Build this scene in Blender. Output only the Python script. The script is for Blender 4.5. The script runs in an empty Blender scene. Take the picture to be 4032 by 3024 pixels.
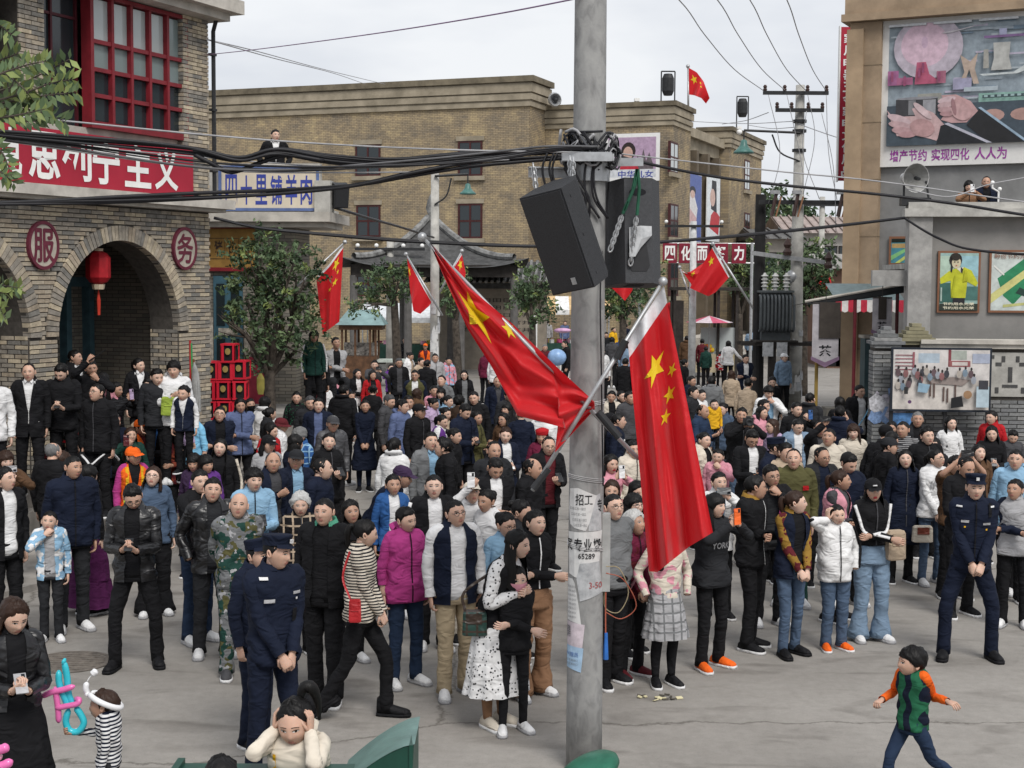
import bpy,math,random
import numpy as np
from mathutils import Vector,Matrix
random.seed(7)
RNG=np.random.default_rng(11)
R=math.radians
SC=bpy.context.scene
COL=SC.collection
# camera, sky, sun, exposure
FOC,CU,CV,HZ,CAMZ=3170.0,1106.0,829.5,605.0,3.65
PITCH=math.atan((CV-HZ)/FOC)
ROLL=0.0055
cam=bpy.data.objects.new('camera',bpy.data.cameras.new('camera'))
COL.objects.link(cam)
cam.data.sensor_width=36.0
cam.data.lens=36.0*FOC/2212.0
cam.data.clip_start,cam.data.clip_end=0.1,2000.0
CROT=Matrix.Rotation(R(90)-PITCH,3,'X')@Matrix.Rotation(ROLL,3,'Z')
cam.matrix_world=Matrix.Translation((0,0,CAMZ))@CROT.to_4x4()
SC.camera=cam
SUN_EL,SUN_AZ=R(50),R(158)
world=bpy.data.worlds.new('World');SC.world=world
world.use_nodes=True
wn,wl=world.node_tree.nodes,world.node_tree.links
wn.clear()
w_out=wn.new('ShaderNodeOutputWorld');w_bg=wn.new('ShaderNodeBackground')
w_sky=wn.new('ShaderNodeTexSky');w_sky.sky_type='NISHITA';w_sky.sun_disc=False
w_sky.sun_elevation=SUN_EL;w_sky.sun_rotation=SUN_AZ
w_sky.air_density,w_sky.dust_density,w_sky.ozone_density=1.0,4.0,1.0
w_tc=wn.new('ShaderNodeTexCoord')
w_map=wn.new('ShaderNodeMapping');w_map.inputs['Scale'].default_value=(1.0,1.0,3.2)
w_n=wn.new('ShaderNodeTexNoise');w_n.inputs['Scale'].default_value=3.4;w_n.inputs['Detail'].default_value=5;w_n.inputs['Roughness'].default_value=0.5
w_r=wn.new('ShaderNodeValToRGB')
w_r.color_ramp.elements[0].position=0.38;w_r.color_ramp.elements[0].color=(3.9,4.1,4.5,1)
w_r.color_ramp.elements[1].position=0.62;w_r.color_ramp.elements[1].color=(5.3,5.4,5.55,1)
w_mix=wn.new('ShaderNodeMix');w_mix.data_type='RGBA';w_mix.inputs[0].default_value=0.94
wl.new(w_tc.outputs['Generated'],w_map.inputs['Vector']);wl.new(w_map.outputs[0],w_n.inputs['Vector'])
wl.new(w_n.outputs['Fac'],w_r.inputs['Fac'])
wl.new(w_sky.outputs[0],w_mix.inputs[6]);wl.new(w_r.outputs[0],w_mix.inputs[7])
wl.new(w_mix.outputs[2],w_bg.inputs['Color']);w_bg.inputs['Strength'].default_value=0.10
wl.new(w_bg.outputs[0],w_out.inputs['Surface'])
sun=bpy.data.objects.new('sun',bpy.data.lights.new('sun','SUN'));COL.objects.link(sun)
sun.data.energy=1.5;sun.data.angle=R(24);sun.data.color=(1.0,0.965,0.92)
_sd=Vector((math.sin(SUN_AZ)*math.cos(SUN_EL),math.cos(SUN_AZ)*math.cos(SUN_EL),math.sin(SUN_EL)))
sun.rotation_euler=(-_sd).to_track_quat('-Z','Y').to_euler()
SC.view_settings.view_transform='Standard';SC.view_settings.look='None'
SC.view_settings.gamma=1.0;SC.view_settings.exposure=0.8
SC.view_settings.use_curve_mapping=False
try:
 SC.cycles.max_bounces=6;SC.cycles.diffuse_bounces=3;SC.cycles.glossy_bounces=2
 SC.cycles.transmission_bounces=3;SC.cycles.transparent_max_bounces=6
 SC.cycles.caustics_reflective=False;SC.cycles.caustics_refractive=False
except Exception:
 pass
# pixels to rays
ZONES={'U':(0,0,4032/2212),'A':(0,1300,.48222),'B':(700,1300,.48222),'C':(1400,1300,.48222),'D':(2300,1300,.48222),'E':(3000,1500,.54259),'F':(0,2000,.61728),'G':(700,1900,.67751),'H':(1600,1900,.67751),'I':(2300,1700,.66323),'J':(3100,1800,.73793),'K':(1300,1000,.45208),'L':(2350,1000,.36166),'M':(2600,1400,.42194),'N':(3024,900,.54723),'P':(800,800,.48232)}
def upx(zone,x,y):
 ox,oy,s=ZONES[zone]
 return((ox+x*s)*2212/4032,(oy+y*s)*2212/4032)
def ray(u,v):
 return CROT@Vector(((u-CU)/FOC,-(v-CV)/FOC,-1.0))
CAMP=Vector((0,0,CAMZ))
def at_z(u,v,z):
 d=ray(u,v);return CAMP+d*((z-CAMZ)/d.z)
def at_y(u,v,y):
 d=ray(u,v);return CAMP+d*(y/d.y)
# materials
MATS={}
def nodes_of(name):
 m=bpy.data.materials.new(name);m.use_nodes=True
 nt=m.node_tree;b=nt.nodes['Principled BSDF']
 return m,nt,b
def col4(c):return(c[0],c[1],c[2],1.0)
def mat(name,color,rough=0.7,metal=0.0,var=0.12,scale=6.0,bump=0.0,bscale=40.0,color2=None,spec=0.3,emit=0.0,coat=0.0,ramp=(0.35,0.65)):
 if name in MATS:return MATS[name]
 m,nt,b=nodes_of(name)
 b.inputs['Roughness'].default_value=rough;b.inputs['Metallic'].default_value=metal
 b.inputs['Specular IOR Level'].default_value=spec
 if coat:b.inputs['Coat Weight'].default_value=coat
 tc=nt.nodes.new('ShaderNodeTexCoord');n=nt.nodes.new('ShaderNodeTexNoise')
 n.inputs['Scale'].default_value=scale;n.inputs['Detail'].default_value=6;n.inputs['Roughness'].default_value=0.62
 nt.links.new(tc.outputs['Object'],n.inputs['Vector'])
 r=nt.nodes.new('ShaderNodeValToRGB')
 c2=color2 if color2 else tuple(max(0.0,x*(1-var*2))for x in color)
 c1=color if color2 else tuple(min(1.0,x*(1+var))for x in color)
 r.color_ramp.elements[0].position,r.color_ramp.elements[1].position=ramp
 r.color_ramp.elements[0].color=col4(c2);r.color_ramp.elements[1].color=col4(c1)
 nt.links.new(n.outputs['Fac'],r.inputs['Fac']);nt.links.new(r.outputs[0],b.inputs['Base Color'])
 if emit:
  b.inputs['Emission Color'].default_value=col4(color);b.inputs['Emission Strength'].default_value=emit
 if bump:
  n2=nt.nodes.new('ShaderNodeTexNoise');n2.inputs['Scale'].default_value=bscale;n2.inputs['Detail'].default_value=4
  nt.links.new(tc.outputs['Object'],n2.inputs['Vector'])
  bp=nt.nodes.new('ShaderNodeBump');bp.inputs['Strength'].default_value=bump;bp.inputs['Distance'].default_value=0.02
  nt.links.new(n2.outputs['Fac'],bp.inputs['Height']);nt.links.new(bp.outputs[0],b.inputs['Normal'])
 MATS[name]=m
 return m
def brick_mat(name,cols,mortar,bw,bh,joint=0.012,rot90=False,bump=0.5,mott=False):
 """fallback brick texture, on local x/z or y/z (for walls too far away or turned away)"""
 if name in MATS:return MATS[name]
 m,nt,b=nodes_of(name);b.inputs['Roughness'].default_value=0.9;b.inputs['Specular IOR Level'].default_value=0.15
 tc=nt.nodes.new('ShaderNodeTexCoord');sp=nt.nodes.new('ShaderNodeSeparateXYZ');cb=nt.nodes.new('ShaderNodeCombineXYZ')
 nt.links.new(tc.outputs['Object'],sp.inputs[0])
 nt.links.new(sp.outputs['Y' if rot90 else 'X'],cb.inputs['X']);nt.links.new(sp.outputs['Z'],cb.inputs['Y'])
 bt=nt.nodes.new('ShaderNodeTexBrick');bt.inputs['Scale'].default_value=1.0
 bt.inputs['Brick Width'].default_value=bw+joint;bt.inputs['Row Height'].default_value=bh+joint
 bt.inputs['Mortar Size'].default_value=joint*0.5;bt.inputs['Mortar Smooth'].default_value=0.1
 bt.inputs['Color1'].default_value=col4(cols[0]);bt.inputs['Color2'].default_value=col4(cols[1]);bt.inputs['Mortar'].default_value=col4(mortar)
 nt.links.new(cb.outputs[0],bt.inputs['Vector'])
 n=nt.nodes.new('ShaderNodeTexNoise');n.inputs['Scale'].default_value=0.55;n.inputs['Detail'].default_value=8;n.inputs['Roughness'].default_value=0.75
 nt.links.new(tc.outputs['Object'],n.inputs['Vector'])
 rr=nt.nodes.new('ShaderNodeValToRGB');rr.color_ramp.elements[0].position=0.3;rr.color_ramp.elements[1].position=0.7
 rr.color_ramp.elements[0].color=col4(cols[2]);rr.color_ramp.elements[1].color=(1,1,1,1)
 nt.links.new(n.outputs['Fac'],rr.inputs['Fac'])
 if mott:
  n.inputs['Scale'].default_value=.9;e=rr.color_ramp.elements;e[0].position=.38;e[1].position=.66;x=e.new(.5);x.color=(.86,.8,.72,1);e[-1].color=(1.3,1.2,.95,1)
 mx=nt.nodes.new('ShaderNodeMix');mx.data_type='RGBA';mx.blend_type='MULTIPLY';mx.inputs[0].default_value=1.0
 nt.links.new(bt.outputs['Color'],mx.inputs[6]);nt.links.new(rr.outputs[0],mx.inputs[7]);nt.links.new(mx.outputs[2],b.inputs['Base Color'])
 bp=nt.nodes.new('ShaderNodeBump');bp.inputs['Strength'].default_value=bump;bp.inputs['Distance'].default_value=0.01;bp.invert=True
 nt.links.new(bt.outputs['Fac'],bp.inputs['Height']);nt.links.new(bp.outputs[0],b.inputs['Normal'])
 MATS[name]=m
 return m
def glass_mat(name,color,rough=0.08,spec=0.9):
 if name in MATS:return MATS[name]
 m,nt,b=nodes_of(name)
 b.inputs['Base Color'].default_value=col4(color);b.inputs['Roughness'].default_value=rough
 b.inputs['Specular IOR Level'].default_value=spec
 MATS[name]=m
 return m
# mesh building
class MB:
 def __init__(self):self.v=[];self.f=[];self.m=[];self.n=0
 def add(self,verts,faces,mi=0):
  verts=np.asarray(verts,float).reshape(-1,3)
  o=self.n;self.v.append(verts);self.n+=len(verts)
  for f in faces:self.f.append(tuple(i+o for i in f))
  if isinstance(mi,(list,np.ndarray)):self.m.extend([int(x)for x in mi])
  else:self.m.extend([mi]*len(faces))
  return self
 def box(self,c,s,mi=0,rz=0.0,rx=0.0,ry=0.0):
  x,y,z=s[0]/2,s[1]/2,s[2]/2
  v=np.array([(-x,-y,-z),(x,-y,-z),(x,y,-z),(-x,y,-z),(-x,-y,z),(x,-y,z),(x,y,z),(-x,y,z)])
  if rz or rx or ry:
   M=np.array(Matrix.Rotation(rz,3,'Z')@Matrix.Rotation(ry,3,'Y')@Matrix.Rotation(rx,3,'X'));v=v@M.T
  v=v+np.asarray(c,float)
  return self.add(v,[(0,3,2,1),(4,5,6,7),(0,1,5,4),(1,2,6,5),(2,3,7,6),(3,0,4,7)],mi)
 def b2(self,x0,x1,y0,y1,z0,z1,mi=0):return self.box(((x0+x1)/2,(y0+y1)/2,(z0+z1)/2),(abs(x1-x0),abs(y1-y0),abs(z1-z0)),mi)
 def loft(self,rings,mi=0,closed=True,cap0=True,cap1=True):
  rings=np.asarray(rings,float);k,n=rings.shape[:2]
  faces=[]
  for i in range(k-1):
   a,b=i*n,(i+1)*n
   for j in range(n if closed else n-1):
    j2=(j+1)%n
    faces.append((a+j,a+j2,b+j2,b+j))
  if closed and cap0:faces.append(tuple(range(n-1,-1,-1)))
  if closed and cap1:faces.append(tuple((k-1)*n+j for j in range(n)))
  return self.add(rings.reshape(-1,3),faces,mi)
 def tube(self,pts,r,n=8,mi=0,caps=True,flat=None):
  return self.loft(tube_rings(pts,r,n,flat),mi,True,caps,caps)
 def prism(self,poly,y0,y1,mi=0):
  n=len(poly)
  v=[(x,y0,z)for x,z in poly]+[(x,y1,z)for x,z in poly]
  f=[tuple(range(n)),tuple(range(2*n-1,n-1,-1))]+[(i,i+n,(i+1)%n+n,(i+1)%n)for i in range(n)]
  return self.add(v,f,mi)
 def lathe(self,prof,n=16,mi=0,c=(0,0,0)):
  a=np.linspace(0,2*np.pi,n,endpoint=False)
  rings=[np.stack([c[0]+r*np.cos(a),c[1]+r*np.sin(a),np.full(n,c[2]+z)],1)for r,z in prof]
  return self.loft(rings,mi)
 def ball(self,c,r,nu=10,nv=7,mi=0,noise=0.0):
  r=(r,r,r)if np.isscalar(r)else r
  rings=[]
  for i in range(nv):
   t=np.pi*(i+0.5)/nv-np.pi/2
   a=np.linspace(0,2*np.pi,nu,endpoint=False)
   k=1+(noise*RNG.standard_normal(nu)if noise else 0)
   rings.append(np.stack([c[0]+r[0]*np.cos(t)*np.cos(a)*k,c[1]+r[1]*np.cos(t)*np.sin(a)*k,np.full(nu,c[2]+r[2]*np.sin(t))],1))
  return self.loft(rings,mi)
 def xf(self,M):
  M=np.array(M)
  self.v=[v@M[:3,:3].T+M[:3,3]for v in self.v];return self
 def build(self,name,mats,parent=None,smooth=False,kind=None,loc=None,rz=0.0):
  me=bpy.data.meshes.new(name)
  if self.n:me.from_pydata(np.concatenate(self.v),[],self.f)
  if not isinstance(mats,(list,tuple)):mats=[mats]
  for x in mats:me.materials.append(x)
  if len(mats)>1:me.polygons.foreach_set('material_index',np.array(self.m,np.int32))
  if smooth:me.polygons.foreach_set('use_smooth',np.ones(len(me.polygons),bool))
  me.update()
  return link(name,me,parent,kind,loc,rz)
def link(name,me,parent=None,kind=None,loc=None,rz=0.0):
 o=bpy.data.objects.new(name,me);COL.objects.link(o)
 if parent is not None:o.parent=parent
 if loc is not None:o.location=loc
 if rz:o.rotation_euler=(0,0,rz)
 if kind:o['kind']=kind
 return o
def tube_rings(pts,r,n=8,flat=None):
 pts=np.asarray(pts,float);k=len(pts)
 r=np.full(k,r)if np.isscalar(r)else np.asarray(r,float)
 t=np.gradient(pts,axis=0);t/=np.maximum(np.linalg.norm(t,axis=1,keepdims=True),1e-9)
 ref=np.array((0,0,1.0))if abs(t[0][2])<0.9 else np.array((0,1.0,0))
 a=np.linspace(0,2*np.pi,n,endpoint=False);out=[]
 u=np.cross(t[0],ref);u/=np.linalg.norm(u)
 for i in range(k):
  u=u-t[i]*np.dot(u,t[i]);u/=max(np.linalg.norm(u),1e-9)
  w=np.cross(t[i],u)
  rr=r[i]
  fa=1.0 if flat is None else flat
  out.append(pts[i]+rr*np.cos(a)[:,None]*u+rr*fa*np.sin(a)[:,None]*w)
 return np.array(out)
def smooth_path(p,sub=4):
 p=np.asarray(p,float)
 if len(p)<3:return np.array([p[0]+(p[-1]-p[0])*t for t in np.linspace(0,1,sub+1)])
 q=np.vstack([2*p[0]-p[1],p,2*p[-1]-p[-2]]);out=[]
 for i in range(1,len(q)-2):
  for s in np.linspace(0,1,sub,endpoint=False):
   a,b,c,d=q[i-1],q[i],q[i+1],q[i+2]
   out.append(0.5*(2*b+(c-a)*s+(2*a-5*b+4*c-d)*s*s+(3*b-a-3*c+d)*s**3))
 out.append(p[-1]);return np.array(out)
def empty(name,loc=(0,0,0),rz=0.0,label=None,cat=None,group=None,parent=None):
 o=bpy.data.objects.new(name,None);COL.objects.link(o);o.empty_display_size=0.2
 o.location=loc;o.rotation_euler=(0,0,rz)
 if parent is not None:o.parent=parent
 return tag(o,label,cat,group)
def tag(o,label=None,cat=None,group=None,kind=None):
 if label:o['label']=label
 if cat:o['category']=cat
 if group:o['group']=group
 if kind:o['kind']=kind
 return o
def copy_tree(o,parent=None):
 c=o.copy();COL.objects.link(c)
 if parent is not None:c.parent=parent
 for ch in list(o.children):copy_tree(ch,c)
 return c
# lettering (the built-in font)
TXT={}
def text_mesh(s,bold=0.012):
 key=(s,bold)
 if key in TXT:return TXT[key]
 cu=bpy.data.curves.new('lettering','FONT');cu.body=s;cu.size=1.0;cu.offset=bold;cu.resolution_u=2
 o=bpy.data.objects.new('lettering',cu);COL.objects.link(o)
 dg=bpy.context.evaluated_depsgraph_get()
 me=o.evaluated_get(dg).to_mesh()
 v=np.array([tuple(x.co)for x in me.vertices]).reshape(-1,3);f=[tuple(p.vertices)for p in me.polygons]
 o.evaluated_get(dg).to_mesh_clear()
 bpy.data.objects.remove(o);bpy.data.curves.remove(cu)
 if len(v):
  lo,hi=v.min(0),v.max(0);v=(v-lo)/np.maximum(hi-lo,1e-6)
 TXT[key]=(v,f)
 return TXT[key]
def letters(mb,s,x0,x1,z0,z1,y,mi=0,bold=0.012,depth=0.0):
 """writing s stretched into the box x0..x1, z0..z1 at depth y (facing -y)"""
 v,f=text_mesh(s,bold)
 if not len(v):return mb
 p=np.stack([x0+v[:,0]*(x1-x0),np.full(len(v),y),z0+v[:,1]*(z1-z0)],1)
 return mb.add(p,f,mi)
class Fac:
 """a vertical plane in the world with local axes x (along), y (into the wall), z (up)"""
 def __init__(self,x,y,ang):self.o=Vector((x,y,0));self.a=ang;self.M=Matrix.Translation(self.o)@Matrix.Rotation(ang,4,'Z');self.I=self.M.inverted()
 def px(self,u,v,d=0.0):
  """pixel to (x, z) on the plane at local y = d"""
  o=self.I@CAMP;dr=self.I.to_3x3()@ray(u,v)
  t=(d-o.y)/dr.y;p=o+dr*t
  return p.x,p.z
 def world(self,x,y,z):return self.M@Vector((x,y,z))
 def empty(self,name,label,cat,group=None):return empty(name,self.o,self.a,label,cat,group)
# palette of the place
M_ROAD=None
def road_material():
 m,nt,b=nodes_of('road_concrete');L=nt.links.new
 tc=nt.nodes.new('ShaderNodeTexCoord')
 def noise(s,d,r=0.6):
  n=nt.nodes.new('ShaderNodeTexNoise');n.inputs['Scale'].default_value=s;n.inputs['Detail'].default_value=d;n.inputs['Roughness'].default_value=r
  L(tc.outputs['Object'],n.inputs['Vector']);return n
 def ramp(n,p0,c0,p1,c1):
  r=nt.nodes.new('ShaderNodeValToRGB');r.color_ramp.elements[0].position=p0;r.color_ramp.elements[1].position=p1
  r.color_ramp.elements[0].color=col4(c0);r.color_ramp.elements[1].color=col4(c1);L(n.outputs['Fac'],r.inputs['Fac']);return r
 def mul(a,c,f=1.0):
  x=nt.nodes.new('ShaderNodeMix');x.data_type='RGBA';x.blend_type='MULTIPLY';x.inputs[0].default_value=f
  L(a.outputs[0]if 'Color' in a.outputs else a.outputs[2],x.inputs[6]);L(c.outputs[0],x.inputs[7]);return x
 base=ramp(noise(0.35,8,0.65),0.3,(0.25,0.234,0.212),0.72,(0.355,0.335,0.308))
 a=mul(base,ramp(noise(9,8,0.7),0.3,(0.8,0.8,0.8),0.7,(1.0,1.0,1.0)))
 st=nt.nodes.new('ShaderNodeTexNoise');st.inputs['Scale'].default_value=1.6;st.inputs['Detail'].default_value=5;st.inputs['Distortion'].default_value=0.7
 mp=nt.nodes.new('ShaderNodeMapping');mp.inputs['Scale'].default_value=(0.6,1.5,1);L(tc.outputs['Object'],mp.inputs['Vector']);L(mp.outputs[0],st.inputs['Vector'])
 a2=mul(a,ramp(st,0.3,(0.66,0.65,0.64),0.46,(1,1,1)))
 sp=noise(95,2,0.5)
 a3=mul(a2,ramp(sp,0.28,(0.62,0.61,0.6),0.4,(1,1,1)))
 vo=nt.nodes.new('ShaderNodeTexVoronoi');vo.feature='DISTANCE_TO_EDGE';vo.inputs['Scale'].default_value=.22;wv=noise(1.1,6,.7);vm=nt.nodes.new('ShaderNodeMix');vm.data_type='VECTOR';vm.inputs[0].default_value=.35
 L(tc.outputs['Object'],vm.inputs[4]);L(wv.outputs['Color'],vm.inputs[5]);L(vm.outputs[1],vo.inputs['Vector'])
 cr=nt.nodes.new('ShaderNodeValToRGB');cr.color_ramp.elements[0].color=(.5,.49,.47,1);cr.color_ramp.elements[1].position=.0035;cr.color_ramp.elements[1].color=(1,1,1,1);L(vo.outputs['Distance'],cr.inputs['Fac'])
 a3=mul(a3,cr)
 L(a3.outputs[2],b.inputs['Base Color'])
 b.inputs['Roughness'].default_value=0.82;b.inputs['Specular IOR Level'].default_value=0.25
 bp=nt.nodes.new('ShaderNodeBump');bp.inputs['Strength'].default_value=0.25;bp.inputs['Distance'].default_value=0.01
 L(noise(60,6,0.7).outputs['Fac'],bp.inputs['Height']);L(bp.outputs[0],b.inputs['Normal'])
 return m
M_ROAD=road_material()
M_CONC=mat('weathered_concrete',(0.42,0.41,0.38),0.85,var=0.16,scale=3.0,bump=0.15,bscale=50)
M_CONC_L=mat('pale_concrete',(0.5,0.47,0.42),0.85,var=0.14,scale=2.4,bump=0.12)
M_STEP=mat('grey_stone',(0.33,0.31,0.285),0.85,var=0.18,scale=2.2,bump=0.15)
M_RED_P=mat('dark_red_paint',(0.2,0.018,0.026),0.45,var=0.12,scale=4)
M_SIGN_R=mat('red_banner',(0.36,0.018,0.04),0.5,var=0.06,scale=1.4)
M_WHITE=mat('white_paint',(0.8,0.8,0.78),0.6,var=0.03)
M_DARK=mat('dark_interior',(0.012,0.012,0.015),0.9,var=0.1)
M_BLACKM=mat('black_metal',(0.025,0.026,0.028),0.5,var=0.15)
M_STEEL=mat('galvanised_steel',(0.45,0.46,0.47),0.45,metal=0.6,var=0.1,scale=12)
M_GREYP=mat('grey_render',(0.225,0.225,0.222),0.9,var=0.12,scale=1.3,bump=0.1)
M_TAN=mat('tan_stone',(0.33,0.245,0.165),0.85,var=0.14,scale=1.6,bump=0.08)
M_WOOD=mat('brown_wood',(0.11,0.055,0.028),0.6,var=0.25,scale=5)
M_WOOD_D=mat('dark_wood',(0.035,0.03,0.027),0.75,var=0.2,scale=6)
M_TEAL=mat('teal_metal',(0.09,0.19,0.18),0.5,var=0.12,scale=3)
M_TILE=mat('grey_roof_tile',(0.15,0.15,0.15),0.85,var=0.25,scale=5,bump=0.1)
M_GLASS_D=glass_mat('dark_glass',(0.018,0.026,0.03),0.1,0.6)
M_GLASS_C=glass_mat('curtained_glass',(0.2,0.25,0.25),0.12,0.7)
M_GLASS_S=glass_mat('pale_glass',(0.42,0.46,0.46),0.1,0.8)
BR_COLS=[(0.41,0.355,0.275),(0.32,0.285,0.235),(0.48,0.41,0.30),(0.21,0.20,0.18),(0.37,0.31,0.235),(0.27,0.245,0.21)]
M_BR=[mat('tan_brick_%d'%i,c,0.9,var=0.16,scale=9,bump=0.3,bscale=70)for i,c in enumerate(BR_COLS)]
M_MORT=mat('mortar',(0.075,0.068,0.06),0.95,var=0.15,scale=12)
M_BR_T=brick_mat('tan_brickwork',[(0.33,0.30,0.245),(0.2,0.19,0.165),(0.75,0.75,0.75)],(0.11,0.1,0.09),0.24,0.053)
M_BR_T90=brick_mat('tan_brickwork_side',[(0.3,0.27,0.22),(0.19,0.18,0.155),(0.7,0.7,0.7)],(0.1,0.09,0.08),0.24,0.053,rot90=True)
GR_COLS=[(0.23,0.235,0.235),(0.19,0.195,0.2),(0.27,0.27,0.265),(0.165,0.17,0.17)]
M_GB=[mat('grey_brick_%d'%i,c,0.9,var=0.15,scale=9,bump=0.3,bscale=70)for i,c in enumerate(GR_COLS)]
# ground
g=MB();g.add([(-400,-60,0),(400,-60,0),(400,900,0),(-400,900,0)],[(0,1,2,3)])
g.build('ground',M_ROAD,kind='structure')
def split_bricks(parent,boxes,mats,limit=300,name='brick',rest='brickwork'):
 """boxes = (cx, cz, w, h, y_front, depth): the largest in view become single parts, the others one mesh"""
 order=list(range(len(boxes)))
 cache={}
 singles=set(order[:limit])
 mb=MB()
 for i,(cx,cz,w,h,yf,dp)in enumerate(boxes):
  jit=random.uniform(-0.004,0.004);k=random.randrange(len(mats))
  if i in singles:
   key=(round(w,2),round(h,3),k)
   if key not in cache:
    b=MB();e=0.004
    hw,hh=key[0]/2,key[1]/2
    b.add([(-hw,0.006,-hh),(hw,0.006,-hh),(hw,0.006,hh),(-hw,0.006,hh),(-hw+e,0,-hh+e),(hw-e,0,-hh+e),(hw-e,0,hh-e),(-hw+e,0,hh-e),(-hw,dp,-hh),(hw,dp,-hh),(hw,dp,hh),(-hw,dp,hh)],[(4,5,6,7),(0,1,5,4),(1,2,6,5),(2,3,7,6),(3,0,4,7),(0,8,9,1),(1,9,10,2),(2,10,11,3),(3,11,8,0)])
    me=bpy.data.meshes.new(name);me.from_pydata(np.concatenate(b.v),[],b.f);me.materials.append(mats[k]);cache[key]=me
   link(name,cache[key],parent,loc=(cx,yf+jit,cz))
  else:
   mb.b2(cx-w/2,cx+w/2,yf+jit,yf+dp,cz-h/2,cz+h/2,k)
 if mb.n:mb.build(rest,mats,parent,kind='stuff')
def lay_bricks(x0,x1,z0,z1,yf,keep=lambda x,z:True,bw=0.24,bh=0.053,j=0.012,dp=0.03,cut=None):
 out=[];row=0;z=z0+bh/2
 while z+bh/2<=z1+1e-6:
  x=x0-(bw+j)*(0.5 if row%2 else 0.0)
  while x<x1:
   a,b=max(x,x0),min(x+bw,x1)
   if cut:a,b=cut(a,b,z)
   if b-a>0.03 and keep((a+b)/2,z):out.append(((a+b)/2,z,b-a,bh,yf,dp))
   x+=bw+j
  z+=bh+j;row+=1
 return out
# the arcaded brick house on the left
FL=Fac(-6.8,20.5,R(65.8))
PORCH=0.8
S0,S1=-3.4,4.3
house=FL.empty('brick_house','grey and tan brick house with round arches, red window frames and a red slogan banner','house')
ARCH=[(2.04,1.42),(-1.36,1.42)];SPR=2.8
def in_arch(x,z,extra=0.0):
 for c,r in ARCH:
  rr=r+extra
  if z<=SPR and abs(x-c)<r:return True
  if z>SPR and(x-c)**2+(max(z,SPR)-SPR)**2<rr*rr:return True
 return False
def arch_panel():
 mb=MB();top,th=4.78,0.55
 N=20
 xs=sorted([S0]+[c for c,r in ARCH]+[S1])
 segs=[]
 x=S0
 for c,r in sorted(ARCH):
  segs.append(('solid',x,c-r));segs.append(('arch',c,r));x=c+r
 segs.append(('solid',x,S1))
 for k,a,b in segs:
  if k=='solid':mb.b2(a,b,0.0,th,0.0,top)
  else:
   c,r=a,b
   ang=np.linspace(math.pi,0,N+1)
   px,pz=c+r*np.cos(ang),SPR+r*np.sin(ang)
   for i in range(N):
    q=[(px[i],pz[i]),(px[i+1],pz[i+1]),(px[i+1],top),(px[i],top)]
    v=[(x_,0.0,z_)for x_,z_ in q]+[(x_,th,z_)for x_,z_ in q]
    mb.add(v,[(0,1,2,3),(7,6,5,4),(0,4,5,1)])
 return mb
arch_panel().build('wall',[M_MORT],house)
def cut_arch(a,b,z):
 for c,r in ARCH:
  rr=r+(0.23 if z>SPR-0.06 else 0.0)
  if z>SPR-0.06:
   d2=rr*rr-(max(0,z-SPR))**2
   if d2<=0:continue
   h=math.sqrt(d2)
  else:h=r
  lo,hi=c-h,c+h
  if a<lo<b and b<=hi:b=lo-0.008
  elif a<hi<b and a>=lo:a=hi+0.008
  elif a>=lo and b<=hi:return a,a
  elif a<lo and b>hi:b=lo
 return a,b
MED=[(FL.px(87,530)),(FL.px(393,537))]
def keep_l(x,z):
 return not in_arch(x,z,0.22)
bricks=lay_bricks(S0,S1,0.82,4.74,-0.025,keep_l,cut=cut_arch,dp=0.024)
bricks.sort(key=lambda b:(not(-0.9<b[0]<4.3),abs(b[1]-3.1)+0.4*abs(b[0]-1.2)))
split_bricks(house,bricks,M_BR,300)
for c,r in ARCH:
 mb=MB();n=62
 for i in range(n):
  a0=math.pi*(i+0.08)/n;a1=math.pi*(i+0.92)/n
  q=[(c+rr*math.cos(a),SPR+rr*math.sin(a))for rr,a in((r-0.004,a0),(r+0.22,a0),(r+0.22,a1),(r-0.004,a1))]
  mb.prism(q[::-1],-0.042-random.uniform(0,.006),0.10,random.randrange(len(M_BR)))
 mb.build('arch_ring',M_BR,house,kind='stuff')
 jb=MB();row=0;z=0.82
 while z<SPR-0.03:
  for sx in(-1,1):
   y=0.0-(0.12 if row%2 else 0)
   while y<0.55:
    y0,y1=max(y,-0.0),min(y+0.24,0.55)
    if y1-y0>0.02:jb.b2(c+sx*r-sx*0.012,c+sx*r,y0+0.02,y1,z,z+0.053,random.randrange(len(M_BR)))
    y+=0.252
  z+=0.065;row+=1
 jb.build('reveal_bricks',M_BR,house,kind='stuff')
p=MB();p.b2(S0,S1,-.62,2.6,0.0,PORCH);p.b2(S0,S1,-.86,-.62,0,0.54);p.b2(S0,S1,-1.1,-.86,0,0.27);p.b2(S0,S1+.4,-2.6,-1.1,0,0.08)
p.build('porch_steps',M_STEP,house)
p=MB();p.b2(S0,S1,2.3,2.5,PORCH,4.7);p.build('back_wall',M_BR_T,house)
p=MB();p.b2(S1-0.3,S1,0.55,2.3,PORCH,4.7);p.build('end_wall',M_BR_T90,house)
p=MB();p.b2(0.25,0.45,0.55,1.2,PORCH,4.7);p.b2(-3.2,-3.0,0.55,2.3,PORCH,4.7);p.build('cross_wall',M_BR_T90,house)
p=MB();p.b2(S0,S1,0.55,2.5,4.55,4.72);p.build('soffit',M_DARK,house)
p=MB();p.b2(1.5,2.95,2.2,2.29,PORCH,3.9);p.build('inner_door',M_RED_P,house)
p=MB()
for x in(1.53,2.2,2.9):p.b2(x-.03,x+.03,2.14,2.2,PORCH,3.9)
for z in(1.9,2.95,3.86):p.b2(1.5,2.95,2.13,2.19,z-.03,z+.03)
p.build('door_frame',mat('maroon_trim',(0.09,0.012,0.016),0.5),house)
cur=MB();pts=[]
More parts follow.
